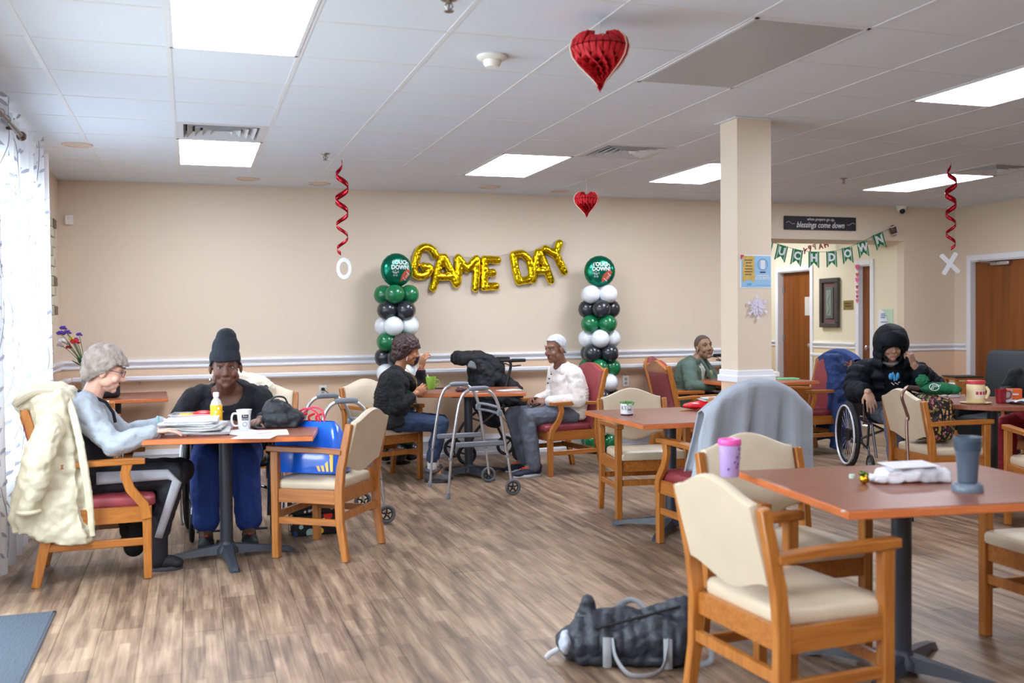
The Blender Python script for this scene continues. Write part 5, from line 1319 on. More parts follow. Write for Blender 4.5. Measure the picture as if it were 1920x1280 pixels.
# outlets, sensor box, camera
def outlet(x, z, label, plug=False):
    t = thing('wall_outlet', label, 'outlet', (x, YB-.001, z))
    MB().box((0, -.004, 0), (.075, .008, .118), bev=.003).build('cover_plate', M_WP, t)
    for s in (-1, 1):
        MB().lathe([(.017, 0), (.016, .003)], 14, Matrix.Translation((0, -.008, s*.022)) @ Matrix.Rotation(pi/2, 4, 'X')).build('socket', mat('socket_grey', (170, 168, 164), .5), t)
    if plug:
        MB().box((0, -.025, .022), (.035, .035, .028), bev=.006).build('plug', M_BLACKP, t)
        MB().tube(bez([(0, -.04, .02), (.05, -.05, -.02), (.13, -.04, -.10), (.20, -.03, -.30), (.22, -.03, -z+.02)], 6), .004, 6).build('cord', M_BLACKP, t)
outlet(1.237, .712, 'white wall outlet with a black plug, left of the balloon column', True)
outlet(4.505, .721, 'white wall outlet right of the right balloon column')
o = MB().box((0, -.02, 0), (.07, .04, .09), bev=.006).lathe([(.012, 0), (.010, .006)], 12, Matrix.Translation((0, -.04, .02)) @ Matrix.Rotation(pi/2, 4, 'X')).build('wall_sensor', M_WP, None, loc=(-1.03, YB, 2.345))
tag(o, 'small white sensor box on the back wall near the left corner', 'sensor')
t = thing('security_camera', 'white dome security camera above the hall opening', 'camera', (8.09, YB-.05, CZ-.0))
MB().lathe([(.06, 0), (.06, -.02), (.05, -.05), (.035, -.075), (.001, -.08)], 20).build('housing', M_WP, t)
MB().ell((-.01, -.03, -.065), .034, nu=14, nv=8).build('lens_dome', M_BLACKP, t)

# wooden sign over the opening
t = thing('wall_sign', 'black plank sign reading blessings come down above the hall opening', 'sign', (wp(1537, 419).x, YB, wp(1537, 419).z))
MB().box((0, -.012, 0), (.97, .022, .155), bev=.002).build('board', mat('black_board', (38, 38, 42), .6, bump=.3, bscale=30), t)
wl = mat('white_lettering', (224, 224, 228), .6)
R0 = Matrix.Rotation(pi/2, 4, 'X')
text_mesh('when prayers go up,', .048, wl, t, Matrix.Translation((0, -.0245, .045)) @ R0, sx=.95)
sh = Matrix(((1, .25, 0, 0), (0, 1, 0, 0), (0, 0, 1, 0), (0, 0, 0, 1)))
text_mesh('blessings come down', .095, wl, t, Matrix.Translation((0, -.0245, -.022)) @ R0 @ sh, sx=.80, bold=.0008)
for s in (-1, 1): MB().tube(bez([(s*.47, -.025, .0), (s*.43, -.025, .012), (s*.39, -.025, -.012), (s*.355, -.025, -.01)], 5), .002, 4).build('flourish', wl, t)

# TOUCHDOWN pennants
GP = mat('pennant_green', (14, 112, 66), .7); 
pens = [('T', 1408, 452, -.1), ('O', 1450, 462, -.35), ('U', 1489, 484, -.2), ('C', 1492+17, 0, 0)]
pen = [('T', 1412, 453, -.28), ('O', 1440, 463, -.28), ('U', 1468, 471, -.25), ('C', 1496, 479, -.18), ('H', 1526, 483, 0), ('D', 1559, 482, .04), ('O', 1588, 475, .12), ('W', 1616, 464, .2), ('N', 1646, 449, .3)]
t = thing('pennant_banner', 'green pennant banner spelling TOUCHDOWN across the hall opening', 'banner', (0, 0, 0))
YP = YB-.04; lp_ = []
for ch, px, py, rot in pen:
    c = wp(px, py-11, YP); B = Matrix.Translation(c) @ Matrix.Rotation(-rot, 4, 'Y')
    w2, hh = .072, .17
    ob = MB().prism([(-w2, 0), (w2, 0), (w2, -hh-.02), (0, -hh+.045), (-w2, -hh-.02)], .0025, B).build('pennant', GP, t, smooth=0)
    st = MB()
    for xx in (-.05, .05): st.prism([(xx-.003, 0), (xx+.003, 0), (xx+.003, -hh+.0), (xx-.003, -hh+.0)], .001, B, off=-.0012)
    st.build('white_line', wl, ob, smooth=0)
    text_mesh(ch, .125, wl, ob, B @ Matrix.Translation((0, -.0035, -.073)) @ R0, bold=.005)
    lp_.append(c)
cf = wp(1672, 432, YP)
MB().tube(bez([wp(1352, 440, YP)]+lp_+[cf+Vector((0, 0, .03))], 5), .0025, 5).build('string', GP, t)
fb = MB(); B = Matrix.Translation(cf) @ Matrix.Rotation(-.35, 4, 'Y'); fb.ell(B @ Vector((0, -.03, 0)), (.048, .035, .065), rot=B.to_3x3()); fo = fb.build('football', mat('football_brown', (84, 52, 42), .5), t)
f2 = MB()
for z in (-.045, .045): f2.tube([B @ Vector((.042*cos(a)*.75, -.03+.036*sin(a)*.85, z)) for a in [2*pi*k/16 for k in range(16)]], .006, 5, closed=True)
f2.tube([B @ Vector((.028, -.062, -.03)), B @ Vector((.03, -.064, .03))], .005, 5); f2.build('white_stripes', wl, fo)

def V_(x, y, z): return Vector((x, y, z))
# second banner farther back in the hall, lettering seen from behind
t = thing('letter_banner', 'red HAPPY letter banner seen from behind inside the hall', 'banner', (0, 0, 0)); YH = 11.2
for k, (ch, px, py, rot, cm) in enumerate([('Y', 1509, 471, -.15, (176, 50, 56)), ('P', 1518, 466, -.1, (186, 30, 40)), ('P', 1527, 463, .1, (206, 160, 140)), ('A', 1539, 462, .2, (196, 110, 104)), ('H', 1549, 459, .35, (176, 30, 40))]):
    c = wp(px, py, YH); B = Matrix.Translation(c) @ Matrix.Rotation(-rot, 4, 'Y') @ R0
    text_mesh(ch, .10, mat('letter_red_%d' % k, cm, .7), t, B @ Matrix.Scale(-1, 4, (1, 0, 0)), .002, bold=.004, name='letter')
MB().tube(bez([V_(OX, YH, wp(1468, 486, YH).z), wp(1490, 480, YH), wp(1518, 461, YH), wp(1549, 453, YH), V_(HX, YH, wp(1556, 452, YH).z+.05)], 5), .002, 5).build('string', mat('white_thread', (220, 220, 222), .6), t)

# framed picture, gold room sign, string of hearts, poster
t = thing('framed_picture', 'tall dark framed picture on the hall wall between the doors', 'picture', (HX, 11.26, 1.585), 0)
fm = mat('dark_bronze_frame', (72, 66, 62), .4, bump=.4, bscale=40, var=.2)
for (a, b, c, d) in ((-.2, -.33, .2, -.27), (-.2, .27, .2, .33), (-.2, -.27, -.14, .27), (.14, -.27, .2, .27)): MB().b2((-.05, a, b), (-.005, c, d), .006).build('frame_rail', fm, t)
MB().b2((-.02, -.14, -.27), (-.005, .14, .27)).build('mat_board', mat('plum_mat', (108, 76, 78), .8), t, smooth=0)
MB().b2((-.035, -.085, -.21), (-.02, .085, .21), .004).build('inner_frame', mat('pewter_panel', (96, 104, 100), .4, bump=.4, bscale=30), t)
MB().b2((-.04, -.05, -.17), (-.035, .05, .17)).tube(bez([(-.042, .02, -.15), (-.042, -.02, -.07), (-.042, .02, .02), (-.042, -.02, .10), (-.042, .01, .15)], 5), .006, 5).build('relief_panel', mat('relief_grey', (134, 140, 132), .5), t)
t = thing('room_sign', 'small gold room sign beside the framed picture', 'sign', (HX, 10.9, 1.55))
MB().b2((-.008, -.11, -.06), (0, .09, .06), .002).build('plate', mat('gold_plate', (150, 128, 74), .35, .5), t)
g_ = MB()
for k, (zz, w_) in enumerate(((.02, .05), (-.015, .065))): 
    for j in range(5): g_.b2((-.010, -.01-w_+j*.026, zz-.009), (-.008, -.01-w_+j*.026+.016, zz+.009))
g_.build('small_lettering', mat('dark_letters', (56, 46, 34), .6), t, smooth=0)
t = thing('heart_garland', 'vertical string of pink and red paper hearts on the hall door frame', 'garland', (HX-.03, 10.68, 0))
hp = [(501, .085, (222, 84, 130)), (515, .06, (216, 70, 66)), (525, .08, (226, 96, 160)), (538, .055, (200, 52, 60)), (548, .055, (228, 110, 150)), (556, .05, (196, 54, 70)), (564, .06, (230, 100, 150))]
for k, (py, sz, cm) in enumerate(hp):
    z = at(1613, py, x=HX-.03).z; h = [(x_, z_+z) for x_, z_ in heart_pts(16, sz)]
    MB().prism(h, .003, Matrix.Rotation(-pi/2, 4, 'Z')).build('paper_heart', mat('heart_%d' % (cm[0]+cm[2]), cm, .7), t, smooth=0)
MB().tube([(.004, 0, at(1613, 492, x=HX-.03).z), (.004, 0, at(1613, 570, x=HX-.03).z)], .001, 4).build('thread', WP_, t)
t = thing('wall_notice', 'white rounded notice with blue print on the opening beside the hood', 'notice', (HX, 10.15, at(1662, 596, x=HX).z))
MB().b2((-.006, -.12, -.10), (-.001, .14, .11), .002).build('sheet', mat('mint_sheet', (188, 214, 188), .7), t)
q = MB().prism([(x_, z_) for x_, z_ in [(-.15, -.13)]+[(-.15+.17*sin(a)+.02, -.13+.24*cos(a)) for a in [pi/2*k/10 for k in range(11)]][::1]], .003, Matrix.Translation((-.012, 0, 0)) @ Matrix.Rotation(-pi/2, 4, 'Z') @ Matrix.Scale(1, 4))
q.build('flyer', WP_, t, smooth=0)
b_ = MB()
for k, (zz, l_) in enumerate(((.05, .05), (.028, .07), (.006, .05), (-.05, .09))): b_.b2((-.0165, .06-l_, zz-.005), (-.0155, .09, zz+.005))
b_.build('printed_lines', mat('notice_blue', (60, 120, 180), .7), t, smooth=0)

# column poster and snowflake ---------------------------------------------
pz = at(1417, 509, y=CY0); t = thing('poster', 'light blue poster with a gold ribbon and the word COUNTS on the column', 'poster', (pz.x, CY0, pz.z))
MB().b2((-.118, -.003, -.109), (.118, -.0, .109)).build('sheet', mat('poster_white', (226, 234, 240), .6), t, smooth=0)
MB().b2((-.111, -.0045, -.103), (.111, -.003, .103)).build('blue_field', mat('poster_blue', (150, 190, 224), .6), t, smooth=0)
gd = mat('ribbon_gold', (206, 172, 92), .5, var=.15, vscale=30)
MB().prism([(-.100, .103), (-.014, .103), (-.012, -.07), (-.055, -.052), (-.103, -.068)], .001, off=-.0056).build('ribbon', gd, t, smooth=0)
dk = mat('dark_letters', (56, 46, 34), .6); q = MB()
for k, (z, l_) in enumerate(((.075, .032), (.058, .02), (.036, .024), (.017, .03), (-.001, .032), (-.019, .028))):
    x = -.056-l_
    while x < -.056+l_-.004: w_ = .006+.004*((k*7+int(x*900)) % 3)/2; q.b2((x, -.0062, z-.003), (x+w_, -.0056, z+.003)); x += w_+.002
q.build('small_lettering', dk, t, smooth=0)
MB().tube([(.05+.036*cos(a), -.0055, .047+.038*sin(a)) for a in [2*pi*k/28 for k in range(28)]], .0016, 5, closed=True).build('globe_ring', mat('globe_teal', (84, 136, 170), .5), t)
MB().b2((.034, -.0062, .018), (.066, -.0045, .074)).build('page_icon', wl, t, smooth=0)
MB().prism([(.026, .0), (.074, .0), (.068, -.009), (.032, -.009)], .001, off=-.0056).build('globe_base', mat('navy_print', (40, 52, 84), .6), t, smooth=0)
text_mesh('COUNTS', .027, wl, t, Matrix.Translation((.05, -.0055, -.045)) @ R0, .0004, bold=.0008)
q = MB()
for j in range(9): q.b2((.003+j*.0105, -.0058, -.029), (.010+j*.0105, -.0045, -.022))
q.build('small_lettering', wl, t, smooth=0)
MB().b2((-.07, -.0055, -.093), (-.035, -.0045, -.077)).b2((.0, -.0055, -.092), (.10, -.0045, -.089)).build('teal_logo', mat('logo_teal', (96, 170, 206), .6), t, smooth=0)
MB().prism([(-.118, .109), (-.09, .109), (-.118, .075)], .001, off=-.0075).build('red_corner', mat('tape_red', (200, 50, 60), .6), t, smooth=0)
pz = at(1418, 576, y=CY0); t = thing('paper_snowflake', 'white folded paper snowflake on the column under the poster', 'snowflake', (pz.x, CY0-.012, pz.z))
sf = mat('snowflake_paper', (222, 218, 236), .6)
for k in range(6):
    a = pi/6+k*pi/3+.08; R = Matrix.Rotation(-a, 4, 'Y')
    pt = MB(); pt.prism([(.004, 0), (.025, .012), (.062, .0), (.025, -.012)], .004, R, off=-.004)
    for s in (-1, 1): pt.prism([(.028, s*.004), (.045, s*.024), (.056, s*.026), (.040, s*.004)], .003, R, off=-.010)
    pt.prism([(.05, .0), (.075, .012), (.082, .0), (.075, -.012)], .003, R, off=-.007); pt.build('point', sf, t, smooth=0)
    R2 = Matrix.Rotation(-a-pi/6, 4, 'Y'); MB().prism([(.004, 0), (.02, .009), (.048, .0), (.02, -.009)], .003, R2, off=-.013).build('inner_point', sf, t, smooth=0)

# wall hanging of small plaques on the left wall
t = thing('wall_plaques', 'tall panel of small beige and brown plaques on the left wall beside the curtain', 'wall art', (XL, 9.15, 0))
cl = [mat('plaque_cream', (206, 198, 172), .7), mat('plaque_taupe', (140, 120, 98), .7), mat('plaque_sage', (176, 176, 156), .7), mat('plaque_white', (220, 218, 206), .7), mat('plaque_brown', (116, 98, 80), .7)]
for k in range(11):
    z = 2.30-.083*k
    for j in range(3):
        if (k*5+j*3) % 7 == 0 and j == 2: continue
        MB().b2((.002, -.30+.19*j, z-.075), (.02+.006*((k+j) % 3), -.12+.19*j, z), .002).build('plaque', cl[(k*3+j*2+k//3) % 5], t)
# ---------------------------------------------------------------- things lying, standing and hanging
TT = TZ
def tp(px, py, z=TT): return at(px, py, z=z)
def place(mbx, name, m, label, cat, loc, rz=0, group=None, smooth=40):
    return tag(mbx.build(name, m, None, smooth, loc, rz), label, cat, group)
PAPER = mat('paper', (222, 220, 222), .8, var=.04, vscale=10)
NEWS = mat('newsprint', (200, 200, 198), .85, var=.16, vscale=60)
PINKN = mat('pink_newsprint', (206, 120, 124), .85, var=.3, vscale=50)
# newspapers on the left table
base = V((.03, 5.97, TT)); z = TT+.0005
labs = ['coloured newspaper at the bottom of the pile on the left table', 'second newspaper from the bottom of the pile', 'third newspaper from the bottom of the pile', 'fourth newspaper from the bottom of the pile', 'fifth newspaper from the bottom of the pile', 'newspaper second from the top of the pile', 'topmost crumpled newspaper of the pile on the left table']
for k, lab in enumerate(labs):
    w_, d_ = .36-.012*k, .29-.006*k; th = .0105; r = random.Random(k); ph = r.random()*6
    t = MB()
    def top(u, v, up):
        x = (u-.5)*w_; y = (v-.5)*d_; e = abs(u-.5)*2
        return V((x, y, (th if up else 0)+(.002+.0015*k)*sin(5*u+ph)*sin(4*v+ph)*(up or k > 0)+(.010 if k == 6 else .0)*up*e*e))
    n = 9; vs = [top(i/(n-1), j/(n-1), 0) for j in range(n) for i in range(n)]+[top(i/(n-1), j/(n-1), 1) for j in range(n) for i in range(n)]
    fs = [(j*n+i, j*n+i+1, (j+1)*n+i+1, (j+1)*n+i) for j in range(n-1) for i in range(n-1)]; fs += [tuple(q+n*n for q in f[::-1]) for f in fs]
    ring = [i for i in range(n)]+[j*n+n-1 for j in range(1, n)]+[(n-1)*n+i for i in range(n-2, -1, -1)]+[j*n for j in range(n-2, 0, -1)]
    for a, b in zip(ring, ring[1:]+ring[:1]): fs.append((a, b, b+n*n, a+n*n))
    o = place(t.add(vs, fs), 'newspaper', [PINKN, NEWS, PAPER, NEWS, PAPER, NEWS, PAPER][k], lab, 'newspaper', (base.x+.02*sin(k*2.2)-.006*k, base.y+.012*cos(k*3), z), radians(-10+r.uniform(-9, 9)), 'newspapers piled on the left table', 60)
    z += th+.0015
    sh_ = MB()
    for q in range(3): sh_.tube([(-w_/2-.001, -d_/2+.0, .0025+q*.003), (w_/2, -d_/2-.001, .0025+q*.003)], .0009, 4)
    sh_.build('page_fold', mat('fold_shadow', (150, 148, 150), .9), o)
# sheets of paper at the front
for k, (px, py, rz, lab) in enumerate([(505, 812, -.05, 'loose white sheet at the right end of the left table'), (480, 820, -.35, 'loose white sheet jutting over the front edge of the left table'), (455, 812, .5, 'loose white sheet beside the mug on the left table')]):
    p = tp(px, py); place(MB().box((0, 0, .001+.0016*k), (.215, .28 if k != 1 else .2, .0012)), 'paper_sheet', PAPER, lab, 'paper', (p.x, p.y+.03, TT), rz, 'loose sheets on the left table', 0)
# clear box with yellow and red lids
p = V((.03, 6.33, TT)); t = thing('plastic_tub', 'clear rectangular plastic tub behind the newspapers', 'container', p, -.18)
cp = mat('clear_plastic', (235, 238, 245), .1, alpha=.35)
q = MB(); 
for (a, b, c, d) in ((-.14, -.09, .14, -.087), (-.14, .087, .14, .09), (-.14, -.087, -.137, .087), (.137, -.087, .14, .087)): q.b2((a, b, .004), (c, d, .085))
q.b2((-.14, -.09, .0), (.14, .09, .004)); q.build('body', cp, t, smooth=0)
q = MB(); 
for (a, b, c, d) in ((-.148, -.098, .148, -.088), (-.148, .088, .148, .098), (-.148, -.088, -.138, .088), (.138, -.088, .148, .088)): q.b2((a, b, .083), (c, d, .088))
q.build('rim', cp, t, smooth=0)
place(MB().lathe([(.001, 0), (.05, .004), (.062, .03), (.06, .045), (.03, .055), (.001, .056)], 18), 'red_scarf', mat('red_plastic', (214, 30, 30), .4), 'bright red item inside the clear tub', 'cloth', p+V((.04, .01, .045)))
place(MB().lathe([(.001, 0), (.035, .003), (.05, .02), (.035, .034), (.001, .036)], 16), 'yellow_lid', mat('yellow_plastic', (240, 190, 30), .4), 'yellow lid lying in the clear tub', 'lid', p+V((-.06, -.01, .055)))
place(MB().lathe([(.001, 0), (.04, .002), (.055, .022), (.04, .04), (.001, .044)], 16), 'pink_item', mat('pink_plastic', (220, 84, 96), .5), 'pink item at the bottom of the clear tub', 'container', p+V((.02, -.0, .006)))
# orange juice bottle
p = tp(406, 798); t = thing('juice_bottle', 'clear juice bottle with a yellow label on the left table', 'bottle', (p.x, 6.13, TT)); s_ = 6.13/p.y; t.location.x = p.x*s_
MB().lathe([(.030, 0), (.034, .006), (.034, .05), (.032, .06), (.034, .15), (.026, .175), (.014, .19), (.014, .2)], 20).build('bottle_body', mat('juice_plastic', (222, 226, 230), .1, alpha=.6), t)
MB().lathe([(.0345, .018), (.035, .02), (.035, .148), (.0345, .15)], 22).build('label', mat('orange_label', (246, 186, 32), .4, var=.1, vscale=40), t)
MB().lathe([(.017, .198), (.017, .222), (.015, .225)], 16).build('cap', M_WP, t)
q = MB()
for a in range(5): q.ell((.012*sin(a*2), -.035, .05+.02*a), (.006, .002, .007), nu=8, nv=6)
q.build('label_print', wl, t)
# small clear cup, mug, black pouch
p = tp(431, 803); t = place(MB().lathe([(.02, 0), (.024, .045), (.026, .047), (.022, .045), (.018, .003), (.001, .003)], 18, cap=False), 'clear_cup', cp, 'small clear plastic cup between the bottle and the mug', 'cup', (p.x, p.y, TT))
p = tp(458, 806); t = thing('mug', 'tall white mug with a dark square print on the left table', 'mug', (p.x, p.y, TT))
MG = mat('white_glaze', (228, 228, 234), .25)
MB().lathe([(.030, 0), (.034, .004), (.036, .03), (.040, .10), (.046, .122), (.043, .122), (.034, .02), (.001, .012)], 24, cap=False).build('cup', MG, t)
MB().tube(bez([(-.037, -.0, .10), (-.065, -.012, .098), (-.072, -.014, .06), (-.058, -.01, .03), (-.034, 0, .028)], 5), .006, 8).build('handle', MG, t)
def wrap(o, R_, M=None):
    for v in o.data.vertices:
        a = v.co.x/R_; r = R_+v.co.z; v.co = V((r*sin(a), -r*cos(a), v.co.y))
    return o
q = MB().grid(lambda u, v: V(((u-.5)*.042+.004, .062+.034*v, .0)), 8, 4); o = wrap(q.build('square_print', mat('print_dark', (52, 50, 56), .5), t, smooth=0), .0405)
for k, tx in enumerate(('Free', 'Support')): wrap(text_mesh(tx, .013, wl, o, Matrix.Translation((.004, .085-.014*k, .0012)), .0002), .0405)
q = MB().tube([(.002+.012*cos(a), .038+.012*sin(a), 0) for a in [2*pi*k/18 for k in range(18)]], .0012, 4, closed=True); wrap(q.build('round_print', mat('print_dark', (52, 50, 56), .5), t), .039)
t = thing('drawstring_pouch', 'black nylon drawstring pouch on the right end of the left table', 'pouch', (.52, 6.13, TT), -.15)
q = MB(); q.ell((0, 0, .055), (.125, .085, .056), nu=24, nv=14).ell((-.02, 0, .10), (.095, .07, .065)).ell((-.045, 0, .135), (.055, .05, .04)).ell((.06, 0, .06), (.08, .075, .05)).box((0, 0, .02), (.2, .13, .04), bev=.015)
blob(q, 'bag_body', mat('black_nylon', (36, 38, 44), .6, bump=.6, bscale=18), .006, 3, .022, .05, t)
MB().tube(bez([(-.06, -.05, .165), (-.03, -.06, .19), (.02, -.05, .185), (.04, -.04, .15)], 5), .006, 6).tube(bez([(-.12, -.06, .03), (-.15, -.06, .015), (-.13, -.1, .01), (-.09, -.1, .012)], 5), .005, 6).build('cord', M_BLACKP, t)
p = tp(476, 806); place(MB().box((0, 0, .012), (.05, .07, .022), bev=.006), 'phone_case', M_BLACKP, 'small black case behind the white mug', 'case', (p.x+.02, p.y+.08, TT), .3)

# middle table
p = tp(812, 727); place(MB().box((0, 0, .005), (.075, .15, .009), bev=.004).box((0, 0, .0098), (.066, .13, .001)), 'phone', M_BLACKP, 'black phone lying by the green mug', 'phone', (p.x+.04, p.y-.15, TT), 1.2)
q = MB(); r = random.Random(3)
for k in range(6): q.ell((r.uniform(-.03, .03), r.uniform(-.02, .02), .02+r.uniform(-.01, .015)), (.028, .02, .018), nu=8, nv=6)
o = blob(q, 'wrapper', mat('brown_wrapper', (108, 76, 78), .4, var=.5, vscale=40), .005, 1, .02, .02, None, loc=(2.30, 8.50, TT)); tag(o, 'crumpled brown snack wrapper on the middle table', 'wrapper')
place(MB().box((0, 0, .001), (.10, .05, .002)).box((.02, .01, .003), (.09, .05, .002), rz=.3), 'paper_napkin', PAPER, 'white napkin beside the crumpled wrapper', 'napkin', (2.38, 8.45, TT), .2, None, 0)
p = tp(950, 727); place(MB().box((0, 0, .001), (.20, .14, .002)).box((.01, .0, .003), (.19, .13, .002), rz=.1), 'folded_paper', PAPER, 'white folded paper at the man\'s end of the middle table', 'paper', (2.74, 8.50, TT), .3, None, 0)

# black jacket over the rollator
def at9(px, py, y=9.42): return at(px, py, y=y)
t = thing('jacket', 'black jacket heaped over the rollator behind the middle table', 'jacket', (2.62, 9.42, 0)); o0 = V((2.62, 9.42, 0)); q = MB()
for (a, b, r1, r2) in (((862, 672), (895, 668), .065, .06), ((895, 668), (925, 690), .06, .09), ((900, 690), (960, 735), .10, .09), ((915, 700), (970, 728), .07, .03), ((905, 700), (900, 745), .11, .10), ((930, 740), (975, 755), .11, .05), ((900, 745), (925, 790), .10, .06), ((885, 672), (905, 700), .06, .09)):
    for dy in (-.12, .0, .12): q.cap(at9(*a)-o0+V((0, dy, 0)), at9(*b)-o0+V((0, dy, 0)), r1, r2)
blob(q, 'shell', mat('black_cotton', (18, 20, 26), .75, bump=.5, bscale=14), .009, 3, .05, .09, t)
q = MB().box(at9(886, 684, 9.265)-o0, (.10, .05, .075), bev=.015, rz=.2, ry=.3); blob(q, 'grey_lining', mat('grey_lining', (120, 126, 134), .8), .008, 2, parent=t)

# potted succulent
p = tp(1181, 779); t = thing('potted_succulent', 'little green succulent in a white printed pot on the right middle table', 'potted plant', (p.x, p.y+.045, TT), atan2(-(p.x), p.y)*1.0)
MB().lathe([(.036, 0), (.041, .002), (.041, .010)], 24).build('pot_base', mat('plum_base', (74, 34, 56), .5), t)
MB().lathe([(.0425, .010), (.0425, .078), (.039, .078), (.037, .066), (.001, .066)], 28, cap=False).build('pot', mat('pot_white', (224, 224, 228), .5), t)
pd = mat('pot_print', (50, 50, 58), .6)
wrap(text_mesh('RT', .036, pd, t, Matrix.Translation((-.022, .048, .0006)), .0002), .0428); wrap(text_mesh('66', .024, pd, t, Matrix.Translation((.018, .040, .0006)), .0002, bold=.0006), .0428)
q = MB().tube([(.018+.019*cos(a)*(1-.12*sin(2*a)**2), .042+.022*sin(a), 0) for a in [2*pi*k/20 for k in range(20)]], .0011, 4, closed=True); wrap(q.build('shield_print', pd, t), .043)
gl = mat('succulent_green', (98, 156, 76), .5, var=.2, vscale=30); r = random.Random(5)
for k in range(34):
    a = k*2.4; el = .25+.9*(k/34); l = .034*(1-.3*k/34); c = V((.012*cos(a)*(k % 3), .012*sin(a)*(k % 3), .068)); d = V((cos(a)*cos(el), sin(a)*cos(el), sin(el)))
    MB().tube([c, c+d*l*.35, c+d*l*.8, c+d*l+V((0, 0, .004))], [.003, .008, .008, .002], 6, flat=.55).build('leaf', gl, t)
# santa-red pouch with paper
p = tp(1322, 768); t = thing('red_pouch', 'shiny red pouch with white papers poking out beside the blanket', 'pouch', (p.x-.03, p.y, TT), -.25)
q = MB().ell((0, 0, .032), (.13, .08, .026)).ell((.05, 0, .045), (.10, .08, .03)).cap((-.12, 0, .03), (-.02, 0, .035), .012, .03); blob(q, 'pouch_body', mat('glossy_red', (222, 22, 38), .4), .006, 3, .01, .05, t)
for k in range(2): MB().box((.06+.02*k, -.01, .072+.012*k), (.15, .10, .003), rz=.3+.2*k, rx=.1).build('paper_insert', PAPER, t, smooth=0)
p = tp(1291, 770); place(MB().tube([(-.07, 0, .004), (.05, .03, .004)], .0035, 6), 'pencil', mat('pencil_yellow', (222, 190, 70), .5), 'yellow pencil beside the red pouch', 'pencil', (p.x, p.y, TT))

# foreground table
p = tp(1358, 893); t = thing('lidded_cup', 'lavender plastic cup with a pink lid on the near table', 'cup', (p.x+.025, p.y, TT))
LV = mat('lavender_plastic', (186, 160, 216), .35, var=.06, vscale=30)
MB().lathe([(.036, 0), (.038, .003), (.0435, .132), (.0435, .134)], 28).build('cup_body', LV, t)
MB().lathe([(.0455, .128), (.047, .13), (.047, .146), (.044, .152), (.03, .150), (.028, .146), (.001, .146)], 28, cap=False).build('lid', mat('pink_lid', (236, 92, 178), .35), t)
q = MB(); r = random.Random(2)
for k in range(9):
    x, y = r.uniform(-.035, .03), r.uniform(.02, .11); q.prism([(x, y), (x+.008, y+.003), (x+.010, y+.012), (x+.002, y+.010)], .0006)
o = q.build('cup_print', mat('print_violet', (104, 62, 128), .5), t, smooth=0)
for v in o.data.vertices: a = v.co.x/.041; rr = .0405+.0035*(v.co.z/.13)+.0015; v.co = V((rr*sin(a), -rr*cos(a), v.co.z))
p = tp(1822, 922); t = thing('tumbler', 'tall dark blue-grey plastic tumbler standing on an upturned lid', 'tumbler', (p.x, p.y+.02, TT))
BG = mat('slate_plastic', (78, 92, 108), .3)
MB().lathe([(.054, 0), (.055, .004), (.053, .022), (.046, .030), (.036, .032), (.001, .032)], 28).build('lid_base', mat('slate_lid', (104, 118, 134), .3), t)
MB().lathe([(.030, .032), (.034, .036), (.037, .09), (.040, .12), (.0405, .122), (.048, .195), (.050, .2), (.047, .2), (.036, .10), (.03, .04), (.001, .04)], 28, cap=False).build('tumbler_body', BG, t)
MB().lathe([(.0455, .150), (.0478, .170), (.0485, .185), (.0462, .186)], 28, cap=False).build('band', mat('slate_dark', (58, 72, 90), .4), t)
p = tp(1718, 905); t = thing('paper_parcel', 'crumpled white paper parcel on the near table', 'parcel', (p.x-.0, p.y+.05, TT), -.28)
q = MB().box((.02, 0, .025), (.26, .13, .045), bev=.012).ell((0, 0, .04), (.12, .06, .024)).box((-.10, -.02, .015), (.12, .10, .026), bev=.01).box((.10, 0, .035), (.07, .12, .04), bev=.01)
blob(q, 'wrap', mat('white_wrap', (232, 230, 238), .6, bump=.5, bscale=14), .006, 2, .022, .045, t)
MB().box((.0, -.01, .066), (.2, .11, .002), rz=.2, rx=.08).build('flap', mat('white_wrap', (232, 230, 238), .6), t, smooth=0)
p = tp(1624, 908); t = thing('bell_ornament', 'small shiny gold bell with green trim on the near table', 'ornament', (p.x, p.y+.01, TT))
MB().ell((0, 0, .019), .019).build('bell', mat('gold_metal', (206, 160, 40), .12, 1), t)
MB().ell((-.01, .0, .042), (.014, .012, .011)).ell((.012, .004, .036), (.010, .010, .010)).build('green_top', mat('olive_metal', (96, 116, 60), .2, .9), t)
p = tp(1608, 898); place(MB().lathe([(.012, 0), (.012, .014), (.009, .016)], 14), 'bottle_cap', mat('mint_cap', (190, 214, 196), .5), 'tiny pale green cap beside the gold bell', 'cap', (p.x-.004, p.y+.03, TT))
p = tp(1592, 962); place(MB().ell((0, 0, .002), (.009, .007, .003)), 'paper_scrap', PAPER, 'tiny white scrap on the front corner of the near table', 'scrap', (p.x, p.y+.03, TT))

# table behind the column
p = tp(1474, 710); place(MB().box((0, 0, .004), (.22, .15, .007)).box((.02, .01, .009), (.20, .14, .003), rz=.15), 'green_booklet', mat('green_cover', (110, 190, 130), .5), 'green and white booklet on the table behind the column', 'booklet', (p.x-.02, p.y-.03, TT), -.2, None, 0)
place(MB().box((0, 0, .03), (.16, .12, .058), bev=.006), 'tissue_box', M_WP, 'white box on the table right behind the column', 'box', (tp(1455, 707).x-.04, tp(1455, 707).y+.05, TT))
p = tp(1455, 708); place(MB().lathe([(.016, 0), (.018, .06), (.008, .10), (.008, .115)], 14), 'small_bottle', mat('orange_cap_bottle', (214, 110, 60), .4), 'small orange-topped bottle right of the column', 'bottle', (p.x+.05, p.y+.2, TT))

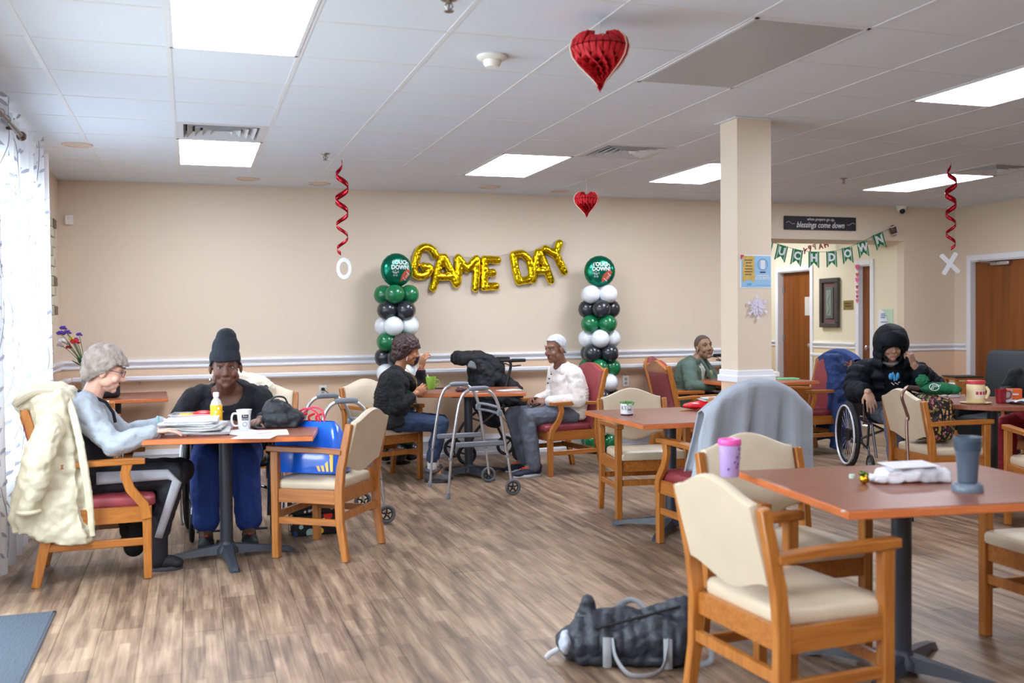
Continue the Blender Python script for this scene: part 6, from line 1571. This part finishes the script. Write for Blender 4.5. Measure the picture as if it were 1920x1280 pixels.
# round table at the right
def q6(px, py): return tp(px, py)
t = thing('creamer_jar', 'cream plastic jar with a red lid and molded handle', 'jar', (5.43, 5.78, TT+.008))
MB().lathe([(.060, 0), (.064, .006), (.062, .09), (.064, .125), (.056, .138)], 26).build('jar_body', mat('cream_plastic', (226, 206, 160), .4), t)
MB().lathe([(.062, .136), (.0655, .138), (.0655, .156), (.060, .160)], 26).build('lid', mat('red_lid', (196, 52, 66), .45), t)
q = MB().grid(lambda u, v: V(((u-.5)*.11, .035+.06*v, 0)), 12, 3); wrap(q.build('label', mat('label_pale', (224, 210, 196), .5), t, smooth=0), .0645)
q = MB()
for k in range(4): q.b2((-.048+.026*k, .060, 0), (-.030+.026*k, .082, .0008))
wrap(q.build('label_print', mat('label_red', (190, 60, 60), .5), t, smooth=0), .0648)
MB().tube(bez([(.045, -.045, .115), (.058, -.062, .08), (.045, -.05, .03)], 5), .012, 8).build('grip', mat('cream_plastic', (226, 206, 160), .4), t)
place(MB().lathe([(.085, 0), (.105, .006), (.108, .010), (.10, .009), (.08, .004), (.001, .004)], 30, cap=False), 'plate', mat('cream_plastic', (226, 206, 160), .4), 'cream plate under the creamer jar', 'plate', (5.43, 5.78, TT))
for k, (px, py, s, c, lab, nm, ct) in enumerate([(1770, 744, (.17, .09, .085), (214, 214, 206), 'open box of sugar packets left of the creamer jar', 'packet_box', 'box'), (1788, 746, (.07, .07, .075), (204, 206, 208), 'small white carton between the packet box and the jar', 'carton', 'carton')]):
    p = q6(px, py); t = thing(nm, lab, ct, (p.x+.05, p.y+.05, TT), -.4)
    MB().box((0, 0, s[2]/2), s, bev=.003).build('box_body', mat('carton_%d' % k, c, .6), t)
    for j in range(3): MB().box((-s[0]*.3+s[0]*.3*j, -s[1]/2-.001, s[2]*.55), (s[0]*.22, .002, s[2]*.5)).build('print_patch', mat('patch_%d' % j, [(216, 110, 60), (196, 178, 120), (120, 130, 150)][j], .6), t, smooth=0)
    if k == 0:
        for j in range(7): MB().box((-.07+.023*j, 0, s[2]+.008), (.004, .06, .03), ry=.15*sin(j)).build('packet', M_WP, t, smooth=0)
t = thing('mug', 'dark red mug beside the creamer jar on the round table', 'mug', (5.60, 5.72, TT), -.9)
RG = mat('red_glaze', (134, 22, 38), .25); MB().lathe([(.028, 0), (.032, .004), (.040, .105), (.037, .105), (.028, .012), (.001, .01)], 22, cap=False).build('cup', RG, t)
MB().tube(bez([(.037, 0, .09), (.065, 0, .085), (.062, 0, .045), (.034, 0, .03)], 4), .006, 6).build('handle', RG, t)
place(MB().lathe([(.030, 0), (.038, .095), (.036, .095), (.028, .004), (.001, .004)], 20, cap=False), 'clear_cup', mat('smoky_plastic', (200, 180, 176), .15, alpha=.6), 'clear plastic cup right of the dark red mug', 'cup', (5.69, 5.75, TT))
t = thing('orange_box', 'small bright orange box on the round table', 'box', (5.86, 5.86, TT), -.5)
MB().box((0, 0, .045), (.10, .06, .09), bev=.003).build('box_body', mat('orange_card', (234, 104, 38), .5), t); MB().box((0, -.031, .05), (.05, .001, .012)).build('white_print', wl, t, smooth=0)
q = MB(); n = 15
def pap(u, v): 
    x = (u-.5)*.34; y = (v-.5)*.24; return V((x, y, .006+.022*abs(sin(3*u*pi+.6))*(1-.4*v)+.008*sin(9*v+3*u)))
q.grid(pap, n, 10); o = place(q, 'open_paper', mat('pale_sheet', (208, 216, 226), .7), 'crumpled open sheet of paper in front of the person at the right edge', 'paper', (5.78, 5.62, TT), -.35, None, 30); solidify(o, .002)

# floor things by the right wall
t = thing('jug', 'white plastic jug on the floor under the round table', 'jug', (8.12, 8.45, 0), -.4)
MB().box((0, 0, .10), (.17, .12, .20), bev=.025).lathe([(.05, .19), (.03, .235), (.03, .25)], 16).build('jug_body', M_WP, t)
MB().tube(bez([(.03, 0, .24), (.10, 0, .23), (.12, 0, .15), (.08, 0, .10)], 5), .012, 8).build('handle', M_WP, t)
t = thing('side_table', 'small wooden side table with a black edge beside the right door', 'table', (8.22, 8.95, 0), -.3)
MB().box((0, 0, .70), (.3, .3, .03), bev=.004).build('top', M_WOODH, t); MB().box((0, 0, .72), (.32, .32, .012)).build('black_edge', M_BLACKP, t)
for sx in (-1, 1):
    for sy in (-1, 1): MB().box((sx*.12, sy*.12, .345), (.04, .04, .69), bev=.004).build('leg', M_WOOD, t)
MB().box((0, -.13, .60), (.22, .02, .14)).build('apron', M_WOODH, t)
t = thing('recliner', 'dark upholstered high-back chair behind the round table at the right edge', 'chair', (7.25, 7.38, 0), 1.9)
DL = mat('dark_leather', (20, 24, 29), .6, bump=.2, bscale=40)
MB().box((0, 0, .36), (.62, .58, .20), bev=.05).build('seat', DL, t); MB().box((0, -.30, .74), (.64, .16, .66), bev=.07, rx=radians(10)).build('backrest', DL, t)
for s in (-1, 1): MB().box((s*.33, 0, .46), (.11, .56, .30), bev=.04).build('armrest', DL, t)
for sx in (-1, 1):
    for sy in (-1, 1): MB().box((sx*.24, sy*.22, .13), (.05, .05, .26), bev=.006).build('leg', M_BLACKP, t)
p = at(1908, 664, z=.98); t = thing('rolling_cart', 'white-topped cart behind the dark chair at the right edge', 'cart', (8.55, 8.02, 0), -1.5)
MB().box((0, 0, .985), (.7, .42, .03), bev=.005).build('top', M_WP, t); MB().box((0, 0, .45), (.66, .38, .02)).build('shelf', M_WP, t)
for sx in (-1, 1):
    for sy in (-1, 1): MB().tube([(sx*.32, sy*.18, .0), (sx*.32, sy*.18, .97)], .014, 8).build('leg', M_STEEL, t)
t = thing('card_reader', 'small black device standing on the white-topped cart', 'device', (8.5, 8.1, 1.0), -.3)
MB().box((0, 0, .045), (.28, .15, .09), bev=.008).build('body', M_BLACKP, t); MB().box((0.02, .05, .115), (.24, .012, .02), bev=.002).build('arm', M_BLACKP, t); MB().box((-.04, -.076, .05), (.07, .003, .05)).build('screen', mat('grey_screen', (96, 104, 112), .3), t, smooth=0); MB().box((-.125, 0, .07), (.03, .12, .14), bev=.003).build('white_side', M_WP, t)

# ---------------------------------------------------------------- clothes and bags on chairs
def drape(name, label, cat, x, y, fx, fy, m, hw=.30, zt=1.01, arch=.10, zb=.35, zf=.50, flare=.25, amp=.022, ky=-.30, lean=.22, nf=7, th=.006, part='cloth', fr=.05, seed=0):
    t = thing(name, label, cat, (x, y, 0), atan2(-fx, fy)); r = random.Random(seed)
    def fn(u, v):
        s = 2*u-1; zc = zt-arch*abs(s)**2.2
        if v < .5: k = v/.46 if v < .46 else 1; z = zb+(zc-zb)*min(1, k); side = -1; off = -.052
        else: k = (1-v)/.46 if v > .54 else 1; z = zf+(zc-zf)*min(1, k); side = 1; off = fr
        if .46 <= v <= .54: f = (v-.46)/.08; off = -.052+(fr+.052)*f; z = zc+.018*sin(pi*f)
        d = zt-z; yb = ky-(z-.45)*lean if z > .42 else ky
        w_ = hw*(1+flare*d) if side < 0 else hw*(1+flare*.4*d)
        fold = amp*min(1, d*2.2+.12)*(sin(nf*s*1.6+1.3*side+seed)+.45*sin(nf*2.7*s+d*2+seed))
        zz = z-(.05*abs(s)**3*(d > .3) if side < 0 else 0)
        return V((s*w_+.02*sin(5*d+seed)*d, yb+off+side*(fold+.02*d)*1.0-(.10*d*d if side < 0 else -.0), zz))
    o = MB().grid(fn, 64, 44).build(part, m, t, smooth=180); solidify(o, th)
    return t
GB = mat('grey_fleece', (168, 174, 186), .95, bump=.3, bscale=70, var=.05)
drape('blanket', 'light grey blanket draped over the armchair by the column', 'blanket', 3.055, 5.35, -.06, 1, GB, hw=.335, zt=1.035, arch=.17, zb=.33, zf=.52, flare=.5, amp=.03, nf=8, seed=1)
NB = mat('navy_jacket', (36, 58, 108), .85, bump=.4, bscale=40, var=.12)
drape('jacket', 'dark blue jacket hung over the burgundy chair next to the wheelchair', 'jacket', 6.06, 8.78, -1, -.05, NB, hw=.30, zt=1.045, arch=.10, zb=.10, zf=.90, flare=.25, amp=.035, nf=5, seed=3)
NBO = (6.42, 8.6)
drape('cardigan', 'pale grey cloth over the chair cut off at the right photo edge', 'cardigan', 5.34, 4.96, .42, .9, mat('pale_fleece', (206, 200, 206), .95), hw=.27, zt=1.0, arch=.30, zb=.30, zf=.6, flare=.1, amp=.015, seed=4)
q = MB().ell((0, 0, 0), (.20, .07, .11)).ell((.10, .01, -.05), (.12, .06, .08)).ell((-.1, 0, .03), (.12, .06, .07))
o = blob(q, 'cushion', mat('cream_quilt', (226, 218, 198), .9, bump=.5, bscale=20), .008, 3, .03, .06, None, loc=(.50, 8.52, .86)); tag(o, 'cream quilted cushion on the chair behind the beanie wearer', 'cushion'); o.rotation_euler = (0, .3, .2)
# cream coat
ox, oy = -.78, 6.03; t = thing('coat', 'cream hooded puffer coat hanging on the back of the left armchair', 'coat', (ox, oy, 0)); q = MB()
def stack(q, rows, yp, y0, y1, o_, th=.035):
    """fill a hanging garment: rows of (py, left px, right px) read on the plane y = yp, from y0 to y1 deep"""
    for (r0, r1) in zip(rows, rows[1:]):
        n = max(2, int(abs(r1[0]-r0[0])/6))
        for i in range(n):
            f = i/n; py = r0[0]+(r1[0]-r0[0])*f; a = at(r0[1]+(r1[1]-r0[1])*f, py, y=yp); b = at(r0[2]+(r1[2]-r0[2])*f, py, y=yp)
            c = (a+b)/2; w_ = b.x-a.x
            q.box((c.x-o_[0], (y0+y1)/2-o_[1], c.z), (w_, (y1-y0), th)); q.box((c.x-o_[0], (y0+y1)/2-o_[1], c.z), (w_*.8, (y1-y0)+.05, th))
stack(q, [(742, 78, 118), (752, 55, 128), (775, 58, 134), (810, 58, 142), (850, 46, 150), (890, 34, 156), (930, 22, 162), (965, 16, 168), (990, 20, 171), (1008, 75, 173), (1020, 130, 173)], 5.75, 5.74, 6.30, (ox, oy))
hc = at(80, 757, y=5.8); q.ell((hc.x-ox, -.08, hc.z-.01), (.165, .20, .09), nu=20); q.ell((hc.x-ox+.02, -.02, hc.z+.05), (.12, .17, .05), nu=20)
s0, s1, s2 = at(96, 800, y=5.70), at(70, 870, y=5.68), at(54, 948, y=5.69)
for a, b, r1, r2 in ((s0, s1, .075, .085), (s1, s2, .085, .06)): q.cap(a-V((ox, oy, 0)), b-V((ox, oy, 0)), r1, r2)
CC = mat('cream_nylon', (206, 197, 172), .55, bump=.7, bscale=9, var=.05)
keepc = lambda p: not (p.z < .0)
blob(q, 'coat_shell', CC, .009, 6, .05, .09, t)
q = MB()
for dx in (0, .035): q.tube(bez([at(122+dx*200, 742, y=5.76)-V((ox, oy, 0)), at(140+dx*200, 800, y=5.72)-V((ox, oy, 0)), at(152+dx*200, 860, y=5.70)-V((ox, oy, 0)), at(164+dx*200, 940, y=5.70)-V((ox, oy, 0)), at(172+dx*100, 1005, y=5.71)-V((ox, oy, 0))], 5), .012, 8)
blob(q, 'placket', CC, .006, 2, .008, .05, t)
MB().tube([s2-V((ox, oy, 0))+V((.052*cos(a), .052*sin(a), -.03)) for a in [2*pi*k/16 for k in range(16)]], .012, 8, closed=True).build('cuff', mat('cream_rib', (206, 196, 170), .9), t)
MB().tube(bez([V((hc.x-ox-.13, -.24, hc.z+.0)), V((hc.x-ox-.04, -.255, hc.z+.055)), V((hc.x-ox+.07, -.24, hc.z+.05)), V((hc.x-ox+.13, -.2, hc.z+.0))], 5), .016, 8).build('hood_seam', mat('taupe_lining', (186, 174, 150), .8), t)

jt = [o for o in bpy.data.objects if o.get('label') == 'dark blue jacket hung over the burgundy chair next to the wheelchair'][0]
jo = V((6.06, 8.78, 0)); q = MB(); stack(q, [(668, 1556, 1580), (700, 1560, 1590), (740, 1562, 1594), (800, 1564, 1596), (842, 1566, 1594)], 8.50, 8.49, 8.60, (jo.x, jo.y), .05)
jb = blob(q, 'sleeve_side', NB, .009, 5, .04, .08, jt); jb.rotation_euler = (0, 0, -jt.rotation_euler.z)
# blue shopping bag on the tan chair
t = thing('tote_bag', 'shiny blue plastic tote bag with a yellow fan pattern on the tan chair', 'bag', (.70, 6.15, .487), atan2(.57, -.82)*0+2.535-pi)
BL = mat('blue_vinyl', (22, 104, 232), .18, bump=.5, bscale=7, coat=.5)
q = MB(); vs = []; W_, D_ = .235, .115
rows = [(0, 1, 1), (.012, 1.01, 1.03), (.10, 1.0, 1.0), (.20, .92, .78), (.27, .78, .45), (.305, .66, .22)]
n = 28; 
for z_, sx, sy in rows:
    for k in range(n):
        a = 2*pi*k/n; cx_ = abs(cos(a))**.35*(1 if cos(a) > 0 else -1); sy_ = abs(sin(a))**.35*(1 if sin(a) > 0 else -1)
        vs.append((W_*sx*cx_, D_*sy*sy_, z_))
fs = [(i*n+k, i*n+(k+1) % n, (i+1)*n+(k+1) % n, (i+1)*n+k) for i in range(len(rows)-1) for k in range(n)]+[tuple(range(n))[::-1]]
q.add(vs, fs).build('bag_body', BL, t, smooth=35)
YL = mat('bag_yellow', (250, 196, 30), .35)
def fan(side):
    f = MB(); 
    for k in range(4):
        a0 = radians(8+22*k); a1 = a0+radians(11); pts = []
        for (r_, a_) in ((.02, a0), (.17, a0-.04), (.175, a1+.02), (.02, a1)): pts.append((r_*cos(a_), r_*sin(a_)))
        f.add([V((-side*(W_*1.0-.005)*1.0+side*0, 0, 0)) + V((-side*.012, -.10+p_[0]*1.15, .01+p_[1]*.75)) for p_ in pts], [(0, 1, 2, 3)])
    return f
for s2_ in (-1, 1):
    for k in range(4):
        x0 = s2_*(-.215+.028*k); dx = -s2_*.024*k; e = s2_*-.016; yy = s2_*(D_+.004)
        solidify(MB().add([(x0*.95, yy, .015), (x0*.95-e, yy, .015), (x0*.93-e*1.6+dx*-.6, yy*.88, .125), (x0*.93+dx*-.6, yy*.88, .125)], [(0, 1, 2, 3)]).build('yellow_stripe', YL, t, smooth=0), .003)
MB().lathe([(.032, 0), (.032, .003)], 20, Matrix.Translation((-.05, .07, .23)) @ Matrix.Rotation(-pi/2-.5, 4, 'X')).build('orange_disc', mat('orange_spot', (250, 170, 40), .4), t)
for s in (-1, 1): MB().tube(bez([(-.08, s*.02, .29), (-.06, s*.04, .36), (0, s*.045, .385), (.06, s*.04, .36), (.08, s*.02, .29)], 5), .006, 6).build('handle', mat('pink_handle', (226, 50, 90), .5), t)
for k in range(3): MB().tube(bez([(-.05+.05*k, 0, .29), (-.06+.05*k, -.01, .33), (-.03+.05*k, .01, .35)], 4), .008, 6).build('tissue', mat('red_tissue_b', (226, 40, 60), .6), t)

# patterned bag under the tan chair
def blotch(name, cols, scale, base, thr=.42):
    m = bpy.data.materials.new(name); m.use_nodes = True; nt = m.node_tree; N = nt.nodes; L = nt.links; b = N['Principled BSDF']; b.inputs['Roughness'].default_value = .6
    tc = N.new('ShaderNodeTexCoord'); v = N.new('ShaderNodeTexVoronoi'); v.inputs['Scale'].default_value = scale; L.new(tc.outputs['Object'], v.inputs[0])
    r = N.new('ShaderNodeValToRGB'); r.color_ramp.interpolation = 'CONSTANT'; e = r.color_ramp.elements; e[0].position = 0; e[0].color = (*srgb(*cols[0]), 1); e[1].position = 1/len(cols); e[1].color = (*srgb(*cols[1]), 1)
    for k in range(2, len(cols)): q_ = r.color_ramp.elements.new(k/len(cols)); q_.color = (*srgb(*cols[k]), 1)
    bw = N.new('ShaderNodeSeparateColor'); L.new(v.outputs['Color'], bw.inputs[0]); L.new(bw.outputs[0], r.inputs[0])
    mx = N.new('ShaderNodeMix'); mx.data_type = 'RGBA'; mx.inputs[7].default_value = (*srgb(*base), 1); mr = N.new('ShaderNodeMath'); mr.operation = 'GREATER_THAN'; mr.inputs[1].default_value = thr
    L.new(v.outputs['Distance'], mr.inputs[0]); L.new(mr.outputs[0], mx.inputs[0]); L.new(r.outputs[0], mx.inputs[6]); L.new(mx.outputs[2], b.inputs['Base Color']); return m
t = thing('shopping_bag', 'black patterned shopping bag with coloured print on the floor under the tan chair', 'bag', (.76, 6.62, 0), .1)
MB().box((0, 0, .07), (.30, .18, .14), bev=.015).build('printed_base', blotch('bag_print', [(220, 50, 40), (240, 200, 60), (170, 210, 210), (230, 230, 225), (40, 60, 110)], 14, (24, 26, 32)), t)
MB().box((0, 0, .215), (.31, .19, .15), bev=.015).build('bag_top', blotch('bag_print_b', [(220, 220, 226), (24, 26, 32), (30, 32, 40), (26, 28, 34)], 40, (24, 26, 32)), t)
for s in (-1, 1): MB().tube(bez([(-.08, s*.08, .28), (-.05, s*.07, .36), (.05, s*.07, .36), (.08, s*.08, .28)], 5), .006, 6).build('handle', M_BLACKP, t)

# floral backpack with beanie, and cane
t = thing('backpack', 'black floral backpack standing on the tan chair at the right', 'backpack', (5.14, 5.90, .487), -1.35)
FL = blotch('floral_print', [(176, 92, 112), (186, 160, 70), (120, 130, 60), (206, 150, 130), (70, 30, 40)], 44, (26, 18, 22), .5)
q = MB().box((0, 0, .16), (.30, .17, .32), bev=.06).ell((0, -.02, .26), (.14, .085, .09)).box((0, -.09, .10), (.24, .07, .17), bev=.03); blob(q, 'pack_body', FL, .007, 3, .012, .08, t)
MB().tube(bez([(-.13, -.06, .05), (-.14, -.07, .22), (-.08, -.08, .33), (.0, -.085, .35), (.08, -.08, .33), (.14, -.07, .22), (.13, -.06, .05)], 5), .006, 6).build('zip', M_BLACKP, t)
for s in (-1, 1): MB().tube(bez([(s*.08, .085, .31), (s*.09, .13, .25), (s*.10, .12, .12), (s*.11, .085, .04)], 5), .012, 6, flat=.4).build('strap', FL, t)
MB().tube([(.02, -.135, .12), (.02, -.14, .08)], .005, 6).build('zip_pull', mat('orange_pull', (230, 110, 40), .5), t)
GR = cloth('green_knit', (14, 98, 62), bump=.6, bscale=70)
t = thing('beanie', 'green knit beanie with a pompom and white emblem on the floral backpack', 'hat', (5.17, 5.86, .845), -.5)
q = MB().ell((0, 0, .03), (.13, .10, .045)).ell((.05, 0, .025), (.11, .09, .04)).cap((.10, -.06, .02), (.10, .06, .02), .03, .03); blob(q, 'knit_body', GR, .006, 3, .012, .03, t)
q = MB().ell((-.11, 0, .085), .045); blob(q, 'pompom', GR, .006, 1, .03, .012, t)
q = MB()
for k in range(5): q.tube([(-.07+.012*k, -.088, .03), (-.055+.012*k, -.085, .062)], .0025, 4)
q.tube([(-.05+.033*cos(a), -.090+.01*sin(a), .045+.024*sin(a)) for a in [2*pi*k/16 for k in range(16)]], .0025, 4, closed=True); q.build('white_emblem', wl, t)
p0 = at(1694, 735, y=5.66); t = thing('cane', 'bronze offset cane with a dark grip leaning on the chair with the backpack', 'cane', (p0.x, p0.y, 0))
g0, g1, g2 = at(1722, 728, y=5.66)-V((p0.x, p0.y, 0)), at(1700, 726, y=5.66)-V((p0.x, p0.y, 0)), at(1691, 742, y=5.66)-V((p0.x, p0.y, 0))
k1, k2 = at(1703, 785, y=5.66)-V((p0.x, p0.y, 0)), at(1700, 800, y=5.64)-V((p0.x, p0.y, 0))
MB().tube(bez([g1+V((.02, 0, 0)), g1, g2, g2+(k1-g2)*.6, k1, k2, V((k2.x-.03, k2.y-.08, .02))], 6), .011, 10).build('shaft', M_BRN, t)
MB().tube([g0, g1+V((.012, 0, 0))], [.016, .015], 12).build('grip', mat('brown_grip', (70, 48, 46), .7), t)
MB().lathe([(.018, 0), (.016, .03)], 12, Matrix.Translation((k2.x-.03, k2.y-.08, 0))).build('rubber_tip', M_RUB, t)

# duffel bag on the floor
cx_, cy_ = 1.70, 3.68; t = thing('duffel_bag', 'black duffel bag with grey handles lying on the floor in front', 'bag', (cx_, cy_, 0), radians(-24))
NY = mat('duffel_nylon', (40, 44, 54), .5, bump=.5, bscale=10, var=.1)
q = MB()
for k in range(9):
    x = -.20+.05*k; h = .088+.008*sin(k*1.3)+.012*(k/8); q.ell((x, 0, h), (.06, .115, h), nu=20, nv=12)
q.box((0, 0, .03), (.44, .20, .05), bev=.02).cap((.12, .03, .20), (.22, .03, .235), .03, .028).cap((-.12, .03, .175), (.12, .03, .195), .03, .03).cap((-.19, .04, .16), (-.175, .03, .225), .04, .034).ell((-.24, 0, .07), (.06, .09, .065))
q.cap((.20, .02, .16), (.225, .03, .23), .05, .03)
blob(q, 'bag_shell', NY, .007, 2, .035, .07, t)
LG = mat('grey_webbing', (150, 152, 158), .85)
MB().tube(bez([(-.075, -.108, .125), (-.06, -.145, .06), (-.01, -.19, .012), (.06, -.20, .012), (.12, -.17, .03), (.145, -.12, .09), (.15, -.105, .13)], 6), .016, 8, flat=.3).build('handle', LG, t)
MB().tube(bez([(-.08, .10, .15), (-.03, .13, .20), (.02, .12, .215), (.08, .10, .17)], 6), .016, 8, flat=.3).build('handle', LG, t)
for x in (-.095, .145): MB().tube(bez([(x, -.118, .012), (x-.0, -.128, .07), (x+.0, -.112, .13)], 4), .017, 8, flat=.25).build('strap_band', LG, t)
MB().tube(bez([(-.16, -.085, .15), (0, -.05, .185), (.20, -.02, .235)], 6), .006, 6).build('zip', M_BLACKP, t)
q = MB().ell((-.262, -.045, .085), (.03, .055, .05)); blob(q, 'end_panel', mat('pale_panel', (176, 182, 196), .4), .006, 2, .012, .03, t)
MB().tube(bez([(-.29, -.02, .05), (-.33, -.03, .03), (-.345, -.04, .015)], 4), .012, 8, flat=.4).build('strap_end', mat('pale_strap', (214, 214, 222), .7), t)
MB().tube(bez([(.235, -.02, .14), (.31, -.04, .09), (.32, -.05, .03), (.27, -.06, .012)], 6), .012, 8, flat=.35).build('end_loop', LG, t)

# flowers in the corner
t = thing('flower_vase', 'glass vase of purple, white and red flowers in the left corner', 'vase', (-.86, 9.22, TT))
MB().lathe([(.035, 0), (.038, .01), (.034, .2), (.045, .27), (.043, .27), (.030, .19), (.032, .015), (.001, .012)], 20, cap=False).build('vase_glass', mat('vase_glass', (200, 214, 210), .08, alpha=.4), t)
r = random.Random(9); stem = mat('stem_green', (52, 92, 48), .7); cols = [mat('bloom_purple', (92, 60, 160), .7), mat('bloom_white', (226, 226, 232), .7), mat('bloom_red', (196, 30, 44), .7), mat('bloom_yellow', (220, 190, 60), .7)]
def bloom(px, py, ci, s, n=9):
    p = at(px, py, y=9.2+r.uniform(-.05, .05))-V((-.86, 9.22, TT)); b = p; MB().tube(bez([(r.uniform(-.01, .01), 0, .03), (0, 0, .24), b*.7+V((0, 0, .1)), b], 4), .0025, 5).build('stem', stem, t)
    q = MB()
    for k in range(n):
        a = k*2.4; l = s*(.4+.6*(k/n)); q.ell(b+V((l*cos(a)*.7, l*sin(a)*.7, s*.5-(k/n)*s*.6)), (s*.38, s*.38, s*.25), nu=8, nv=5)
    q.build('bloom', cols[ci], t)
for (px, py, ci, s) in ((118, 616, 0, .035), (113, 626, 0, .04), (126, 624, 0, .035), (148, 628, 0, .03), (142, 637, 0, .028), (116, 640, 1, .038), (125, 644, 1, .034), (112, 648, 1, .032), (140, 642, 2, .045), (134, 636, 3, .03), (128, 652, 2, .028)): bloom(px, py, ci, s)
for k in range(16):
    a = k*2.4; q = MB(); c = V((.03*cos(a), .03*sin(a), .27)); d = V((cos(a)*.8, sin(a)*.8, .5+.4*(k % 3))).normalized(); sd = d.cross(UPZ).normalized()
    q.add([c, c+d*.05+sd*.02, c+d*.11, c+d*.05-sd*.02], [(0, 1, 2, 3)]); solidify(q.build('leaf', mat('leaf_dark', (44, 84, 44), .6), t, smooth=0), .001)
t = thing('black_handbag', 'black bag on the corner table behind the grey-haired woman', 'bag', (-.70, 9.12, TT), .2)
q = MB().box((0, 0, .10), (.24, .12, .20), bev=.03).box((-.05, 0, .22), (.08, .05, .06), bev=.01); blob(q, 'bag_body', M_BLACKP, .008, 2, .01, .06, t)
MB().tube(bez([(-.08, 0, .2), (-.05, 0, .29), (.05, 0, .29), (.08, 0, .2)], 5), .008, 6).build('handle', M_BLACKP, t)
